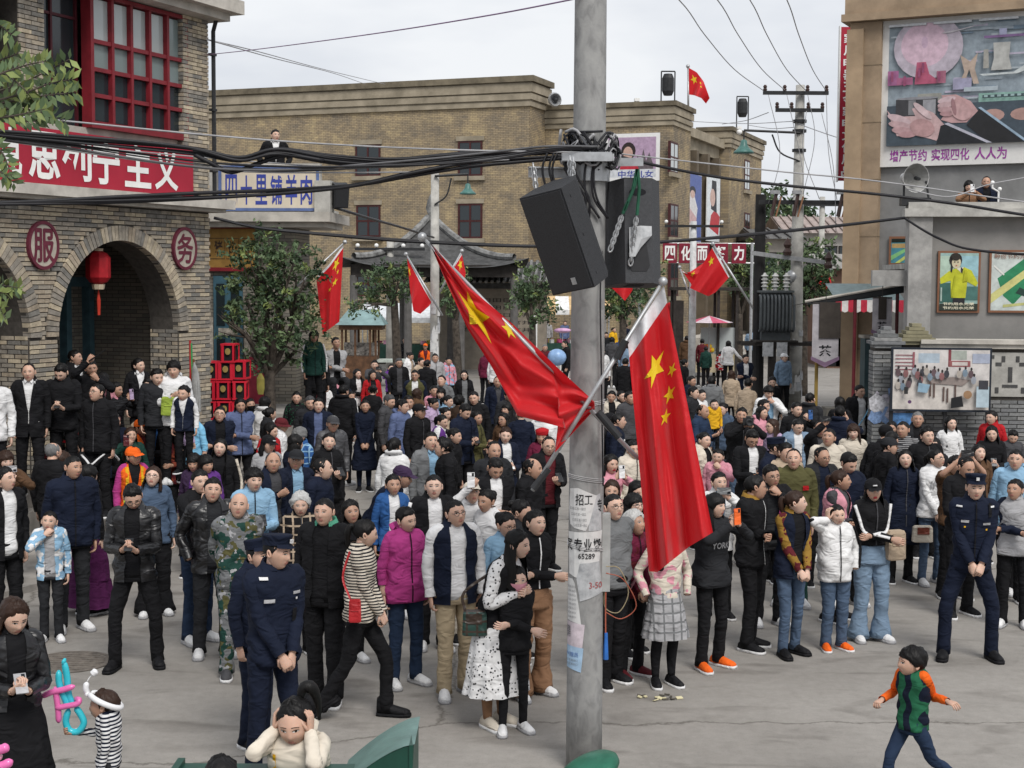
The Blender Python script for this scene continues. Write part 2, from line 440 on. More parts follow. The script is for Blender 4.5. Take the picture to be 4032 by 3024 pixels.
for i in range(13):
 t=i/12;x=1.45+1.5*t;zb=2.9-0.55*math.sin(math.pi*min(1,t*1.0))**0.7
 pts.append([(x,2.08-.03*math.sin(i*2.2),2.95),(x,2.06-.05*math.sin(i*2.2),(2.95+zb)/2),(x,2.08-.06*math.sin(i*2.2),zb)])
cur.loft(np.array(pts),0,closed=False);cur.build('door_curtain',mat('mauve_cloth',(0.2,0.15,0.2),0.9,scale=8),house,smooth=True)
p=MB();x,z=FL.px(293,640,2.1);p.b2(3.3,3.42,2.14,2.3,PORCH,3.6);p.b2(3.86,3.98,2.14,2.3,PORCH,3.6);p.b2(3.3,3.98,2.14,2.3,3.5,3.66);p.build('blue_door_frame',mat('blue_grey_paint',(0.07,0.14,0.17),0.6),house)
p=MB();p.b2(S0,S1+0.28,-0.34,0.6,4.79,4.94);p.b2(S0,S1+0.18,-0.22,0.6,4.735,4.789);p.build('ledge',M_CONC_L,house)
p=MB();p.b2(S0,S1+0.35,-0.5,3.5,7.98,8.2);p.b2(S0,S1+0.2,-0.32,3.5,7.86,7.979);p.build('eave',M_CONC_L,house)
wx0,_=FL.px(190,150,0.1);wx1,_=FL.px(389,150,0.1)
pl0,_=FL.px(45,150);pl1,_=FL.px(93,150);pr0,_=FL.px(391,150)
UP0,UP1=4.94,7.86
p=MB();p.b2(pl0-0.05,pl1,0.0,0.6,UP0,UP1);p.b2(pr0+0.03,S1,0.0,0.6,UP0,UP1);p.b2(S0,S1,0.6,0.8,UP0,UP1);p.b2(S0,pl0-0.5,0,0.6,UP0,UP1);p.build('upper_wall',M_MORT,house)
ub=lay_bricks(pl0-0.05,pl1,UP0,UP1,-0.025,dp=0.024)+lay_bricks(pr0+0.03,S1,UP0,UP1,-0.025,dp=0.024)+lay_bricks(S0,pl0-0.5,UP0,UP1,-0.025,dp=0.024)
split_bricks(house,ub,M_BR,0,rest='pier_bricks')
for xx in(pl1+0.001,pr0+0.029):
 jb=MB();z=UP0;row=0
 while z<UP1-.05:
  y=-0.02-(0.12 if row%2 else 0)
  while y<0.5:
   y0,y1=max(y,-0.02),min(y+.24,.5)
   if y1-y0>.02:jb.b2(xx-.01,xx+.012,y0,y1,z,z+.053,random.randrange(6))
   y+=.252
  z+=.065;row+=1
 jb.build('pier_side_bricks',M_BR,house,kind='stuff')
WZ0,WZ1=5.96,7.78
win=MB();fw=0.05
win.b2(wx0-.07,wx0,-0.02,0.16,WZ0-.1,WZ1+.06);win.b2(wx1,wx1+.06,-0.02,0.16,WZ0-.1,WZ1+.06)
win.b2(wx0,wx1,-0.02,0.16,WZ1,WZ1+.06);win.b2(wx0,wx1,-0.02,0.16,WZ0-.1,WZ0)
cw=(wx1-wx0)/5
rows=[WZ0,WZ0+.38,WZ0+.76,WZ0+1.17,WZ1]
window=win.build('window',M_RED_P,house)
mu=MB()
for i in range(1,5):mu.b2(wx0+cw*i-.028,wx0+cw*i+.028,-0.01,0.14,WZ0,WZ1)
for z in rows[1:4]:
 for i in range(5):mu.b2(wx0+cw*i+(.028 if i else 0),wx0+cw*(i+1)-(.028 if i<4 else 0),0.0,0.13,z-.03,z+.03)
mu.build('glazing_bars',M_RED_P,window)
for i in range(5):
 for j in range(4):
  pane=MB();a,b=wx0+cw*i+.028,wx0+cw*(i+1)-.028
  pane.b2(a,b,0.07,0.085,rows[j]+.02,rows[j+1]-.02)
  pane.build('pane',[M_GLASS_D,M_GLASS_D,M_GLASS_C,M_GLASS_S][j]if not(j==3 and i==4)else M_GLASS_C,window)
sw=MB()
for x in(pl1+.03,(pl1+wx0)/2-.1,wx0-.1):sw.b2(x-.02,x+.02,0.22,0.32,UP0,UP1)
for z in(UP0+.4,UP0+1.45,UP0+2.5):sw.b2(pl1,wx0-.07,0.23,0.31,z-.02,z+.02)
sl=sw.build('window',mat('darkest_red_paint',(0.07,0.012,0.018),0.5),house)
zz=[UP0,UP0+.4,UP0+1.45,UP0+2.5,UP1]
for a,b in((pl1+.05,(pl1+wx0)/2-.12),((pl1+wx0)/2-.08,wx0-.12)):
 for j in range(4):
  q=MB();q.b2(a,b,0.26,0.275,zz[j]+.02,zz[j+1]-.02);q.build('pane',M_GLASS_D,sl)
p=MB();p.b2(pl1,pr0+.03,0.1,.6,UP0,WZ0-.1);p.build('parapet',M_CONC_L,house)
p=MB();p.tube([(S1+.09,-.06,4.95),(S1+.09,-.06,7.7),(S1+.02,-.2,7.95)],.035,8)
for z in(5.4,6.4,7.3):p.b2(S1+.0,S1+.13,-.1,-.02,z,z+.04)
p.build('drain_pipe',M_BLACKM,house,smooth=False)
bx=[FL.px(u,v,-.09)for u,v in((0,408),(418,434),(0,290),(418,328))]
BZ0,BZ1=4.95,5.74;BX1=bx[1][0]
ban=MB();ban.b2(-1.8,BX1,-0.09,-0.03,BZ0,BZ1)
for k in range(3):ban.b2(-1.2+k*1.85,-1.19+k*1.85,-0.094,-0.09,BZ0,BZ1)
banner=ban.build('slogan_banner',M_SIGN_R);banner.matrix_world=FL.M
tag(banner,'long red banner with big white characters 克思列宁主义 on the brick house','banner')
chars=[('克',70,150),('思',290,205),('列',500,190),('宁',690,175),('主',895,170),('义',1080,150)]
for ch,zx,zw in chars:
 xa=FL.px((zx-zw/2)/3,370,-.1)[0];xb=FL.px((zx+zw/2)/3,370,-.1)[0]
 mb=MB();letters(mb,ch,xa,xb,BZ0+.08,BZ1-.05,-0.0975,bold=0.026)
 mb.build('lettering',M_WHITE,banner)
for(cx,cz),ch in zip(MED,'服务'):
 mb=MB();N=36;rx,rz_=0.31,0.345
 e=lambda k,y:np.array([(cx+rx*k*math.cos(t),y,cz+rz_*k*math.sin(t))for t in np.linspace(0,2*np.pi,N,endpoint=False)])
 mb.loft([e(1,-.02),e(1,-.075),e(.86,-.075),e(.86,-.062)],0,cap0=False,cap1=False)
 mb.add(e(.86,-.062),[tuple(range(N))],1)
 for i_,(a_,b_)in enumerate(((0,0),(.011,0),(-.011,0),(0,.011),(0,-.011))):letters(mb,ch,cx-.2+a_,cx+.2+a_,cz-.23+b_,cz+.23+b_,-.066-.0006*i_,0,bold=0)
 o=mb.build('medallion',[mat('plum_paint',(0.13,0.022,0.04),0.6),mat('cream_plaster',(0.42,0.38,0.32),0.85,var=.12,scale=5)]);o.matrix_world=FL.M
 tag(o,'round cream medallion reading %s, %s'%(ch,'right of the lantern arch' if ch=='务' else 'on the pier between the brick arches'),'medallion')
lx,lz=FL.px(212,578,.3)
lan=empty('red_lantern',FL.world(lx,.3,lz),FL.a,'red paper lantern with a tassel hanging in the brick arch','lantern')
mb=MB();mb.lathe([(.07,-.25),(.13,-.22),(.185,-.15),(.185,.15),(.13,.22),(.07,.25)],8);mb.build('shade',mat('lantern_red',(0.42,0.012,0.02),.55),lan)
mb=MB();mb.lathe([(.085,-.33),(.1,-.255),(.075,-.25),(.0,-.25)],8);mb.lathe([(.075,.25),(.08,.29),(0,.29)],8);mb.build('rim',mat('lantern_cream',(.6,.5,.36),.7),lan)
mb=MB();mb.tube([(0,0,-.33),(0,0,-.5),(0,0,-.72)],[.006,.03,.022],6);mb.tube([(0,0,.28),(0,0,1.2)],.006,5);mb.build('tassel',mat('lantern_tassel',(.5,.04,.02),.7),lan)
# restaurant behind it, with a roof terrace
FM=Fac(at_y(445,600,28.3).x-0.6,28.3,R(-4))
rest_h=FM.empty('restaurant_house','low restaurant with blue painted sign board and concrete roof ledge beside the tree','house')
TERR=1.25
mx1=FM.px(722,470)[0]
p=MB();p.b2(-2,mx1-.75,0,1.3,0,4.62);p.build('wall',M_BR_T,rest_h)
p=MB();p.b2(-2,mx1+.02,-.55,1.5,4.72,4.9);p.b2(-2,mx1-.1,-.38,1.4,4.62,4.719);p.build('ledge',M_CONC_L,rest_h)
p=MB();p.b2(-2,mx1-.25,-.12,.08,4.9,5.83);p.b2(mx1-.32,mx1-.02,-.3,.1,4.9,5.5);p.build('parapet',M_CONC,rest_h)
p=MB();p.b2(-2,mx1-.2,.1,1.5,4.9,5.0);p.build('roof_deck',M_CONC,rest_h)
sb=[FM.px(473,460,-.2)[0],FM.px(690,460,-.2)[0]]
sg=MB();sg.b2(sb[0],sb[1],-.2,-.125,4.93,5.78)
for a,b,c,d in((sb[0],sb[1],4.93,4.985),(sb[0],sb[1],5.73,5.785)):sg.b2(a,b,-.225,-.2,c,d,1)
for a in(sb[0],sb[1]-.055):sg.b2(a,a+.055,-.224,-.2,4.985,5.73,1)
M_BLUE_T=mat('blue_sign_paint',(0.045,0.065,0.32),.6,var=.1)
for i,ch in enumerate('四十里铺羊肉'):
 w=(sb[1]-sb[0]-.2)/6;xa=sb[0]+.1+w*i
 letters(sg,ch,xa+w*(.1 if ch!='十' else .12),xa+w*.88,5.05+.0,5.62-.02*(i%2),-.204,2,bold=.02)
o=sg.build('shop_sign',[mat('cream_board',(.62,.55,.44),.6,var=.06,scale=1.5),mat('blue_frame',(.1,.15,.32),.6),M_BLUE_T]);o.matrix_world=FM.M
tag(o,'cream shop sign with blue characters 四十里铺羊肉 in a blue frame','sign')
fx0,fx1=FM.px(440,545)[0]-.3,FM.px(552,545)[0]
sg=MB();sg.b2(fx0,fx1,-.1,-.02,3.86,4.6);sg.b2(fx0,fx1,-.13,-.02,4.601,4.7,1);sg.b2(fx0,fx1,-.12,-.02,3.79,3.859,1)
for i,ch in enumerate('土猪体验'):
 u0=[447,472,502,532][i];xa=FM.px(u0-11,530,-.1)[0];xb=FM.px(u0+11,530,-.1)[0]
 for k in(0,1):
  sg.b2(xa-.02+.004*k,xb+.02-.004*k,-.106-.003*k,-.1,4.02+.012*k,4.42-.012*k,2 if k==0 else 0)
 letters(sg,ch,xa+.02,xb-.02,4.07,4.37,-.113,2,bold=.02)
o=sg.build('fascia_sign',[mat('ochre_board',(.32,.18,.045),.6),M_RED_P,mat('dark_brown_lettering',(.05,.03,.02),.6)]);o.matrix_world=FM.M
tag(o,'ochre fascia sign with framed dark characters 土猪体验 under the ledge','sign')
dx0,dx1=FM.px(463,650)[0],FM.px(525,650)[0]
d=MB();d.b2(dx0,dx1,-.06,.0,TERR,3.7)
door=d.build('door',mat('dull_blue_paint',(.05,.12,.16),.6,scale=4),rest_h)
for k in range(2):
 w=(dx1-dx0)/2;q=MB();q.b2(dx0+k*w+.06,dx0+(k+1)*w-.06,-.075,-.06,2.75,3.55);q.b2(dx0+k*w+.06,dx0+(k+1)*w-.06,-.075,-.06,1.9,2.5);q.build('door_pane',M_GLASS_D,door)
q=MB();q.b2(dx0-.13,dx0-.02,-.03,0,1.7,2.9);q.b2(dx1+.02,dx1+.13,-.03,0,1.7,2.9);q.b2(dx0+.1,dx1-.1,-.09,-.06,2.56,2.7);q.build('paper_couplet',mat('old_paper',(.5,.45,.38),.9,var=.25,scale=14),door)
q=MB();q.b2(FM.px(530,700)[0],FM.px(575,700)[0],-.1,-.04,TERR,2.15);q.build('red_door_leaf',mat('faded_red_paint',(.33,.035,.06),.6),rest_h)
tr=MB();x_l,x_r=FM.px(440,800)[0],3.6
tr.b2(x_l-1.5,x_r-.8,-2.1,0.0,0,TERR)
for i in range(6):tr.b2(x_l+0.2+0*i,x_r+.0,-2.1-.33*(i+1),-2.1-.33*i,0,TERR-.18*(i+1))
o=tr.build('terrace_steps',M_STEP,kind='structure');o.matrix_world=FM.M
# yellow brick hall across the square
M_YB=brick_mat('yellow_brickwork',[(0.40,0.34,0.245),(0.29,0.255,0.2),(0.62,0.61,0.62)],(0.13,0.11,0.08),0.25,0.068,.014,mott=True)
M_YB90=brick_mat('yellow_brickwork_side',[(0.40,0.34,0.245),(0.29,0.255,0.2),(0.62,0.61,0.62)],(0.13,0.11,0.08),0.25,0.068,.014,rot90=True,mott=True)
M_COR=mat('cornice_stone',(0.37,0.32,0.24),.9,color2=(.22,.19,.14),scale=1.1,bump=.15,bscale=20)
M_COR_T=mat('flaking_cap',(0.2,0.17,0.12),.9,color2=(.1,.085,.06),scale=1.6)
FY=Fac(0.75,70.0,R(-21))
hall=FY.empty('brick_hall','large weathered yellow brick hall with stepped cornices across the square','hall')
HB=0.9
def cornice(mb,x0,x1,y0,y1,z,s=1.0,mi=0,mt=1):
 """stepped cornice round a block, top at z"""
 for k,(dz0,dz1,out)in enumerate(((0,.28,.30),(.28,.34,.12),(.34,.75,.2),(.75,.82,.08),(.82,1.1,.16),(1.1,1.18,.06),(1.18,1.4,.1))):
  mb.b2(x0-out*s,x1+out*s,y0-out*s,y1+out*s,z-dz1*s+.001,z-dz0*s,mt if k==0 else mi)
zt=13.25
p=MB();p.b2(-26,0,0,2.4,0,zt-1.3);p.build('wall',M_YB,hall)
p=MB();p.b2(-0.001,0.012,0.001,2.4,0,zt-1.3);p.build('return_wall',M_YB90,hall)
p=MB();cornice(p,-26,0,0,2.4,zt);p.build('cornice',[M_COR,M_COR_T],hall)
p=MB();p.b2(-26,4.2,2.41,26,0,10.8);p.build('rear_block',M_YB,hall)
P0=(0.0,2.25);WX=6.35;zl=12.1
EY=[P0[1],P0[1]+1.9,P0[1]+12.2,P0[1]+21.0]
p=MB();p.b2(0.02,WX-.01,P0[1],5.0,0,zl-1.05);p.build('wing_wall',M_YB,hall)
p=MB();cornice(p,0.1,WX,P0[1]+.001,EY[1]+1.5,zl,.8);p.build('wing_cornice',[M_COR,M_COR_T],hall)
p=MB();p.b2(WX-2.0,WX+.012,EY[0]+.001,EY[1]+1.6,0,zl-1.05);p.build('pier_wall',M_YB90,hall)
p=MB();p.b2(WX-2.0,WX+.001,EY[2],EY[3],0,zl-1.05);p.build('pier_wall',M_YB90,hall)
p=MB();cornice(p,WX-1.6,WX,EY[2],EY[3],zl,.8);p.build('wing_cornice',[M_COR,M_COR_T],hall)
p=MB();p.b2(WX-1.9,WX-1.2,EY[1]+1.6,EY[2],0,11.4);p.build('recess_wall',M_YB90,hall)
p=MB();p.b2(WX-1.2,WX-.25,EY[1]+1.6,EY[2],10.9,11.35);p.b2(WX-1.2,WX-.55,EY[1]+1.6,EY[2],10.3,10.899);p.build('recess_cornice',M_COR,hall)
def hall_window(x0,x1,z0,z1,y,side=False,xs=0.0):
 b=MB();f=.09
 if not side:
  b.b2(x0,x1,y-.02,y+.12,z1-f,z1);b.b2(x0,x1,y-.02,y+.12,z0,z0+f)
  for x in(x0,(x0+x1)/2-f/2,x1-f):b.b2(x,x+f,y-.019,y+.12,z0+f,z1-f)
  b.b2(x0+f,x1-f,y-.015,y+.1,(z0+z1)/2-.04,(z0+z1)/2+.04)
  w=b.build('window',mat('oxblood_paint',(.06,.016,.016),.6),hall)
  for i in(0,1):
   for j in(0,1):
    q=MB();m_=(x0+x1)/2;n_=(z0+z1)/2
    q.b2((x0,m_)[i]+.05,(m_,x1)[i]-.05,y+.004,y+.02,(z0,n_)[j]+.05,(n_,z1)[j]-.05);q.build('pane',M_GLASS_D,w)
  q=MB();q.b2(x0-.15,x1+.15,y-.14,y-.001,z0-.2,z0);q.build('sill',M_COR,w);q=MB();q.b2(x0-.1,x1+.1,y-.05,y-.001,z1,z1+.22);q.build('lintel',M_COR,w)
 else:
  b.b2(xs-.1,xs+.03,x0,x1,z1-f,z1);b.b2(xs-.1,xs+.03,x0,x1,z0,z0+f)
  for x in(x0,(x0+x1)/2-f/2,x1-f):b.b2(xs-.1,xs+.029,x,x+f,z0+f,z1-f)
  b.b2(xs-.1,xs+.025,x0+f,x1-f,(z0+z1)/2-.04,(z0+z1)/2+.04)
  w=b.build('window',mat('oxblood_paint',(.06,.016,.016),.6),hall)
  q=MB();q.b2(xs+.005,xs+.02,x0+.05,x1-.05,z0+.05,z1-.05);q.build('pane',M_GLASS_S if z0>7 else M_GLASS_D,w)
  q=MB();q.b2(xs+.001,xs+.16,x0-.15,x1+.15,z0-.2,z0);q.build('sill',M_COR,w)
for u0,u1,v0,v1 in((768,822,313,380),(990,1042,305,380),(770,822,443,512),(990,1042,440,515),(770,822,585,640),(990,1042,585,640),(480,530,455,520)):
 x0,z1=FY.px(u0,v0);x1,z0=FY.px(u1,v1);hall_window(x0,x1,z0,z1,-.02)
FE=Fac(*FY.world(WX,0,0).xy,R(-21+90))
for u0,u1,v0,v1 in((1447,1463,300,372),(1447,1463,435,512),(1608,1618,340,410),(1608,1618,455,520),(1447,1463,560,640)):
 x0,z1=FE.px(u0,(v0+4));x1,z0=FE.px(u1,v1);z0_=FE.px(u0,v1)[1]
 hall_window(x0,x1,min(z0_,z1-1.4),z1,0,True,WX+.012)
for yy in(EY[1]+1.9,EY[1]+4.2,EY[1]+6.6,EY[1]+9.2):
 c=MB();c.b2(WX-.75,WX-.25,yy-.25,yy+.25,1.6,10.3);c.b2(WX-.9,WX-.1,yy-.4,yy+.4,HB,1.6)
 c.build('column',mat('column_stone',(.13,.105,.075),.9,scale=2),hall)
p=MB();p.b2(WX-1.19,WX+1.2,EY[1],EY[3],0,HB)
for i in range(6):p.b2(WX+1.2+.4*i,WX+1.2+.4*(i+1),EY[1]-1,EY[3]+8,0,HB-.15*(i+1)+.03)
p.build('entrance_steps',M_CONC_L,hall)
def panel(name,quad,label,layers,y=0.0,frame=.08,th=.06,matx=None,fr=None,bm=0.0):
 """a flat painted board: layers = list of (polygon in 0..1, colour name, colour)"""
 (x0,z0,x1,z1)=quad
 mats=[mat('board_edge_'+name[:8],fr or(.75,.75,.74),.6,var=.03)];mb=MB();mb.b2(x0,x1,y-th,y,z0,z1,0)
 fx,fz=frame/(x1-x0),frame/(z1-z0)
 for k,(poly,colr)in enumerate(layers):
  key='print_%.3f_%.3f_%.3f'%tuple(colr)
  m=mat(key,colr,.55,var=.10,scale=7)
  if m not in mats:mats.append(m)
  mi=mats.index(m)
  pts=[(x0+(fx+(1-2*fx)*min(1,max(0,a)))*(x1-x0),y-th-.0012*(k+1),z0+bm+(fz+(1-2*fz)*min(1,max(0,b)))*(z1-z0-bm))for a,b in poly]
  mb.add(pts,[tuple(range(len(pts)))],mi)
 o=mb.build(name,mats)
 if matx is not None:o.matrix_world=matx
 return tag(o,label,'painting' if 'mural' in label else 'poster')
def ell(cx,cy,rx,ry,n=14,a0=0,a1=2*math.pi):return[(cx+rx*math.cos(t),cy+ry*math.sin(t))for t in np.linspace(a0,a1,n,endpoint=(a1-a0)<6.2)]
def rec(a,b,c,d):return[(a,b),(c,b),(c,d),(a,d)]
def figure(cx,cy,s,skin,hair,cloth):
 """a plain painted half figure"""
 return[([(cx-1.3*s,cy-3.2*s),(cx+1.3*s,cy-3.2*s),(cx+1.1*s,cy-1.3*s),(cx+.4*s,cy-.9*s),(cx-.4*s,cy-.9*s),(cx-1.1*s,cy-1.3*s)],cloth),(ell(cx,cy+.1*s,.95*s,1.2*s),hair),(ell(cx,cy-.15*s,.62*s,.9*s),skin)]
x0,z1=FY.px(1308,290,P0[1]-.08);x1,z0=FY.px(1424,390,P0[1]-.08);x0-=.05
lay=[(rec(0,.2,1,1),(.42,.3,.42)),(rec(0,.0,1,.2),(.6,.62,.65))]
lay+=[([(.55,.2),(.62,.55),(.68,.35),(.74,.7),(.8,.4),(.86,.62),(.95,.3),(.95,.2)],(.12,.1,.11)),([(.25,.2),(.65,.2),(.58,.42),(.3,.42)],(.45,.03,.05)),(ell(.43,.66,.15,.22),(.03,.02,.02)),(ell(.42,.6,.1,.17),(.55,.36,.3))]
po=panel('wall_poster',(x0,z0,x1,z1),'wall poster of a figure in red under violet sky on the hall',lay,P0[1]-.005,.18,.06,FY.M)
mb=MB();letters(mb,'中华儿女',x0+.7,x1-.3,z0+.15,z0+.5,P0[1]-.075,bold=.015);mb.build('lettering',M_BLUE_T,po)
def recess_banner(u0,v0,u1,v1,lay,label):
 F2=Fac(*FY.world(WX-.25,0,0).xy,R(69));a,zb=F2.px(u0,v1);b,_=F2.px(u1,v1);zt_=F2.px((u0+u1)/2,v0)[1]
 return panel('portrait_banner',(a,zb,b,zt_),label,lay,0,.02,.05,F2.M)
recess_banner(1478,375,1512,520,[(rec(0,0,1,1),(.1,.14,.36)),([(0,0),(.55,0),(.75,.5),(.4,.8),(0,.75)],(.68,.66,.66)),([(.1,.3),(.6,.2),(.7,.35),(.2,.5)],(.6,.4,.4)),(ell(.42,.75,.2,.07),(.03,.03,.04)),(ell(.42,.7,.15,.06),(.6,.42,.36))],'tall blue and white portrait banner between columns of the yellow brick hall')
recess_banner(1524,382,1552,520,[(rec(0,0,1,1),(.72,.76,.78)),([(.2,.2),(.9,.1),(1,.4),(.6,.5),(.3,.4)],(.5,.05,.06)),([(.3,.5),(.75,.45),(.7,.95),(.35,.95)],(.03,.03,.035)),(ell(.42,.68,.2,.14),(.6,.42,.36))],'tall white portrait banner with a red scarf on the yellow brick hall')
def roof_speaker(u,v,y,label):
 c=at_y(u,v,y);o=empty('roof_spotlight',c,0,label,'spotlight','spotlights on the hall roof')
 mb=MB();mb.lathe([(.0,-.5),(.2,-.5),(.28,-.3),(.28,.3),(.2,.5),(0,.5)],12);mb.build('housing',M_BLACKM,o)
 mb=MB()
 for sx in(-1,1):mb.tube([(sx*.32,0,.62),(sx*.32,0,-1.3)],.035,5)
 mb.tube([(-.32,0,.62),(.32,0,.62)],.035,5);mb.build('yoke',M_BLACKM,o)
roof_speaker(1443,183,70,'black spotlight on a metal yoke at the near roof corner of the hall')
roof_speaker(1604,233,82,'black spotlight on a metal yoke at the far roof corner of the hall')
c=at_y(1200,215,71);o=empty('horn_loudspeaker',c,0,'white horn loudspeaker on the side parapet of the yellow hall','loudspeaker')
mb=MB();mb.lathe([(0,.35),(.08,.3),(.28,.02),(.3,0),(.36,.1),(.15,.4),(.1,.7),(0,.7)],14);mb.xf(Matrix.Rotation(R(20),4,'Z')@Matrix.Rotation(R(-90),4,'X'));mb.build('horn',M_STEEL,o)
mb=MB();mb.ball((0,.1,0),.13,8,5);mb.build('driver',M_BLACKM,o)
for k,(u,v,y)in enumerate(((1376,226,71.0),(1597,285,81))):
 c=at_y(u,v,y);o=empty('security_camera',c,0,['white dome camera on the wing cornice of the hall','white dome camera on the far pier of the hall'][k],'camera')
 mb=MB();mb.ball((0,0,0),.16,10,6);mb.build('dome',M_WHITE,o,smooth=True);mb=MB();mb.b2(-.12,.12,-.1,.3,.16,.3);mb.build('mount',M_WHITE,o)
# pavilion with curved tiled roof
PC=at_y(930,600,57.0);PX,PY=PC.x,57.0
pav=empty('pavilion',(PX,PY,0),R(6),'grey tiled pavilion with upturned eaves behind the lamp post','pavilion')
W=3.45;ZE,ZA=4.1,5.95;M_TILE2=mat('tile_row_grey',(.21,.21,.205),.85,var=.25,scale=5);M_TILE=mat('tile_bed',(.075,.075,.075),.9,var=.2,scale=5)
def roof_pt(t,s):
 hw=0.1+(W-.1)*t;z=ZA-(ZA-ZE)*(1-(1-t)**2.1)+.55*max(0,abs(s)-.45)**2*t**2*2.2
 return hw,z
rb=MB()
for q in range(4):
 M=Matrix.Rotation(R(90*q),3,'Z');rings=[]
 for i in range(11):
  t=i/10;row=[]
  for j in range(17):
   s=-1+j/8;hw,z=roof_pt(t,s);row.append(tuple(M@Vector((s*hw,-hw,z))))
  rings.append(row)
 rb.loft(np.array(rings),0,closed=False)
rb.build('roof',M_TILE,pav)
for q in range(4):
 M=Matrix.Rotation(R(90*q),3,'Z')
 for x in np.arange(-W+.1,W,.21):
  pts=[]
  for t in np.linspace(max(.02,abs(x)/W),1.02,8):
   hw,z=roof_pt(t,x/max(.1,hw if False else(0.1+(W-.1)*t)));pts.append(tuple(M@Vector((x,-(0.1+(W-.1)*t),z+.03))))
  if len(pts)>2 and np.linalg.norm(np.array(pts[0])-np.array(pts[-1]))>.3:
   mb=MB();mb.tube(pts,.062,6);mb.build('tile_row',M_TILE2,pav)
 pts=[]
 for t in np.linspace(0,1.04,12):
  hw,z=roof_pt(min(t,1.04),1.0);pts.append(tuple(M@Vector((hw,-hw,z+.1+(.12 if t>.95 else 0)))))
 mb=MB();mb.tube(pts,[.13]*11+[.09],7);mb.build('hip_ridge',M_TILE2,pav)
mb=MB();mb.lathe([(.18,ZA-.1),(.2,ZA+.1),(.1,ZA+.2),(.19,ZA+.45),(.12,ZA+.75),(.03,ZA+.95),(0,ZA+1.0)],10);mb.build('finial',M_TILE2,pav,smooth=True)
mb=MB()
for q in range(4):
 M=Matrix.Rotation(R(90*q),4,'Z');b=MB();b.b2(-W+.45,W-.45,-W+.38,-W+.55,3.75,4.2);b.xf(M);mb.add(np.concatenate(b.v),b.f)
mb.build('beam',M_WOOD_D,pav)
for sx in(-1,-.33,.33,1):
 for sy in(-1,1):
  mb=MB();mb.lathe([(.24,0),(.24,.25),(.15,.27),(.14,3.8)],10,c=(sx*(W-.5),sy*(W-.5),0));mb.build('post',mat('grey_post',(.12,.115,.11),.85),pav)
an=empty('gate_roof',(at_y(1065,600,60).x,60,0),R(-8),'small tiled gate roof with stone tablets beside the pavilion','gate')
mb=MB();mb.b2(-2.2,2.2,-.25,.25,0,3.3);mb.build('stone_tablet',mat('tablet_stone',(.27,.235,.19),.9,scale=3),an)
mb=MB()
for k in range(5):letters(mb,'言合井日田日言井',-1.6,1.6,2.75-.3*k,2.92-.3*k,-.256,bold=.0)
mb.build('lettering',M_DARK,an)
mb=MB();mb.loft(np.array([[(-2.7,-1,3.55),(2.7,-1,3.55)],[(-2.6,-.5,3.85),(2.6,-.5,3.85)],[(-2.5,0,4.4),(2.5,0,4.4)],[(-2.6,.6,3.85),(2.6,.6,3.85)],[(-2.7,1,3.55),(2.7,1,3.55)]]),0,closed=False);mb.b2(-2.4,2.4,-.6,.6,3.3,3.54);mb.build('roof',M_TILE,an)
for i in range(22):
 x=-2.55+5.1*i/21;mb=MB();mb.tube([(x,-1.03,3.57),(x,-.5,3.88),(x,0,4.43)],.07,6);mb.build('tile_row',M_TILE2,an)
# vendor kiosk cart with glazed sides
KY=50.0
k0,k1=at_y(737,800,KY).x,at_y(835,800,KY).x
kio=empty('vendor_kiosk',((k0+k1)/2,KY,0),0,'wooden vendor kiosk with teal metal roof and glazed sides','kiosk');kw=(k1-k0)/2
mb=MB();mb.b2(-kw+.08,kw-.3,-.6,.6,.12,1.05);mb.build('cabinet',M_WOOD,kio)
mb=MB()
for x in(-kw+.1,-kw*.3,kw*.35,kw-.32):
 for y in(-.56,.56):mb.b2(x-.035,x+.035,y-.035,y+.035,1.05,2.0)
mb.build('corner_posts',M_WOOD,kio)
mb=MB();mb.b2(-kw,kw-.1,-.68,.68,1.95,2.12);mb.build('fascia',M_WOOD,kio)
mb=MB();mb.add([(-kw-.1,-.85,2.12),(kw,-.85,2.12),(kw,.85,2.12),(-kw-.1,.85,2.12),(-kw+.25,0,2.62),(kw-.3,0,2.62)],[(0,1,5,4),(1,2,5),(2,3,4,5),(3,0,4),(3,2,1,0)]);mb.build('roof',mat('verdigris_sheet',(.2,.3,.3),.5,var=.15,scale=2),kio)
mb=MB();mb.b2(-kw+.1,kw-.3,-.02,.02,1.06,1.5);mb.build('shelf_goods',mat('shelf_goods',(.35,.33,.3),.8,var=.4,scale=12),kio)
mb=MB();mb.b2(kw-.29,kw+.7,-.5,.5,.85,.93);mb.b2(kw+.6,kw+.66,-.45,.45,.12,.85);mb.build('side_table',mat('pale_green_top',(.45,.5,.46),.7),kio)
mb=MB()
for x in(-kw+.4,kw-.6):mb.lathe([(.16,-.04),(.17,0),(.16,.04)],12,c=(0,0,0))if False else mb.b2(x-.12,x+.12,-.3,.3,0,.12)
mb.build('feet',M_BLACKM,kio)
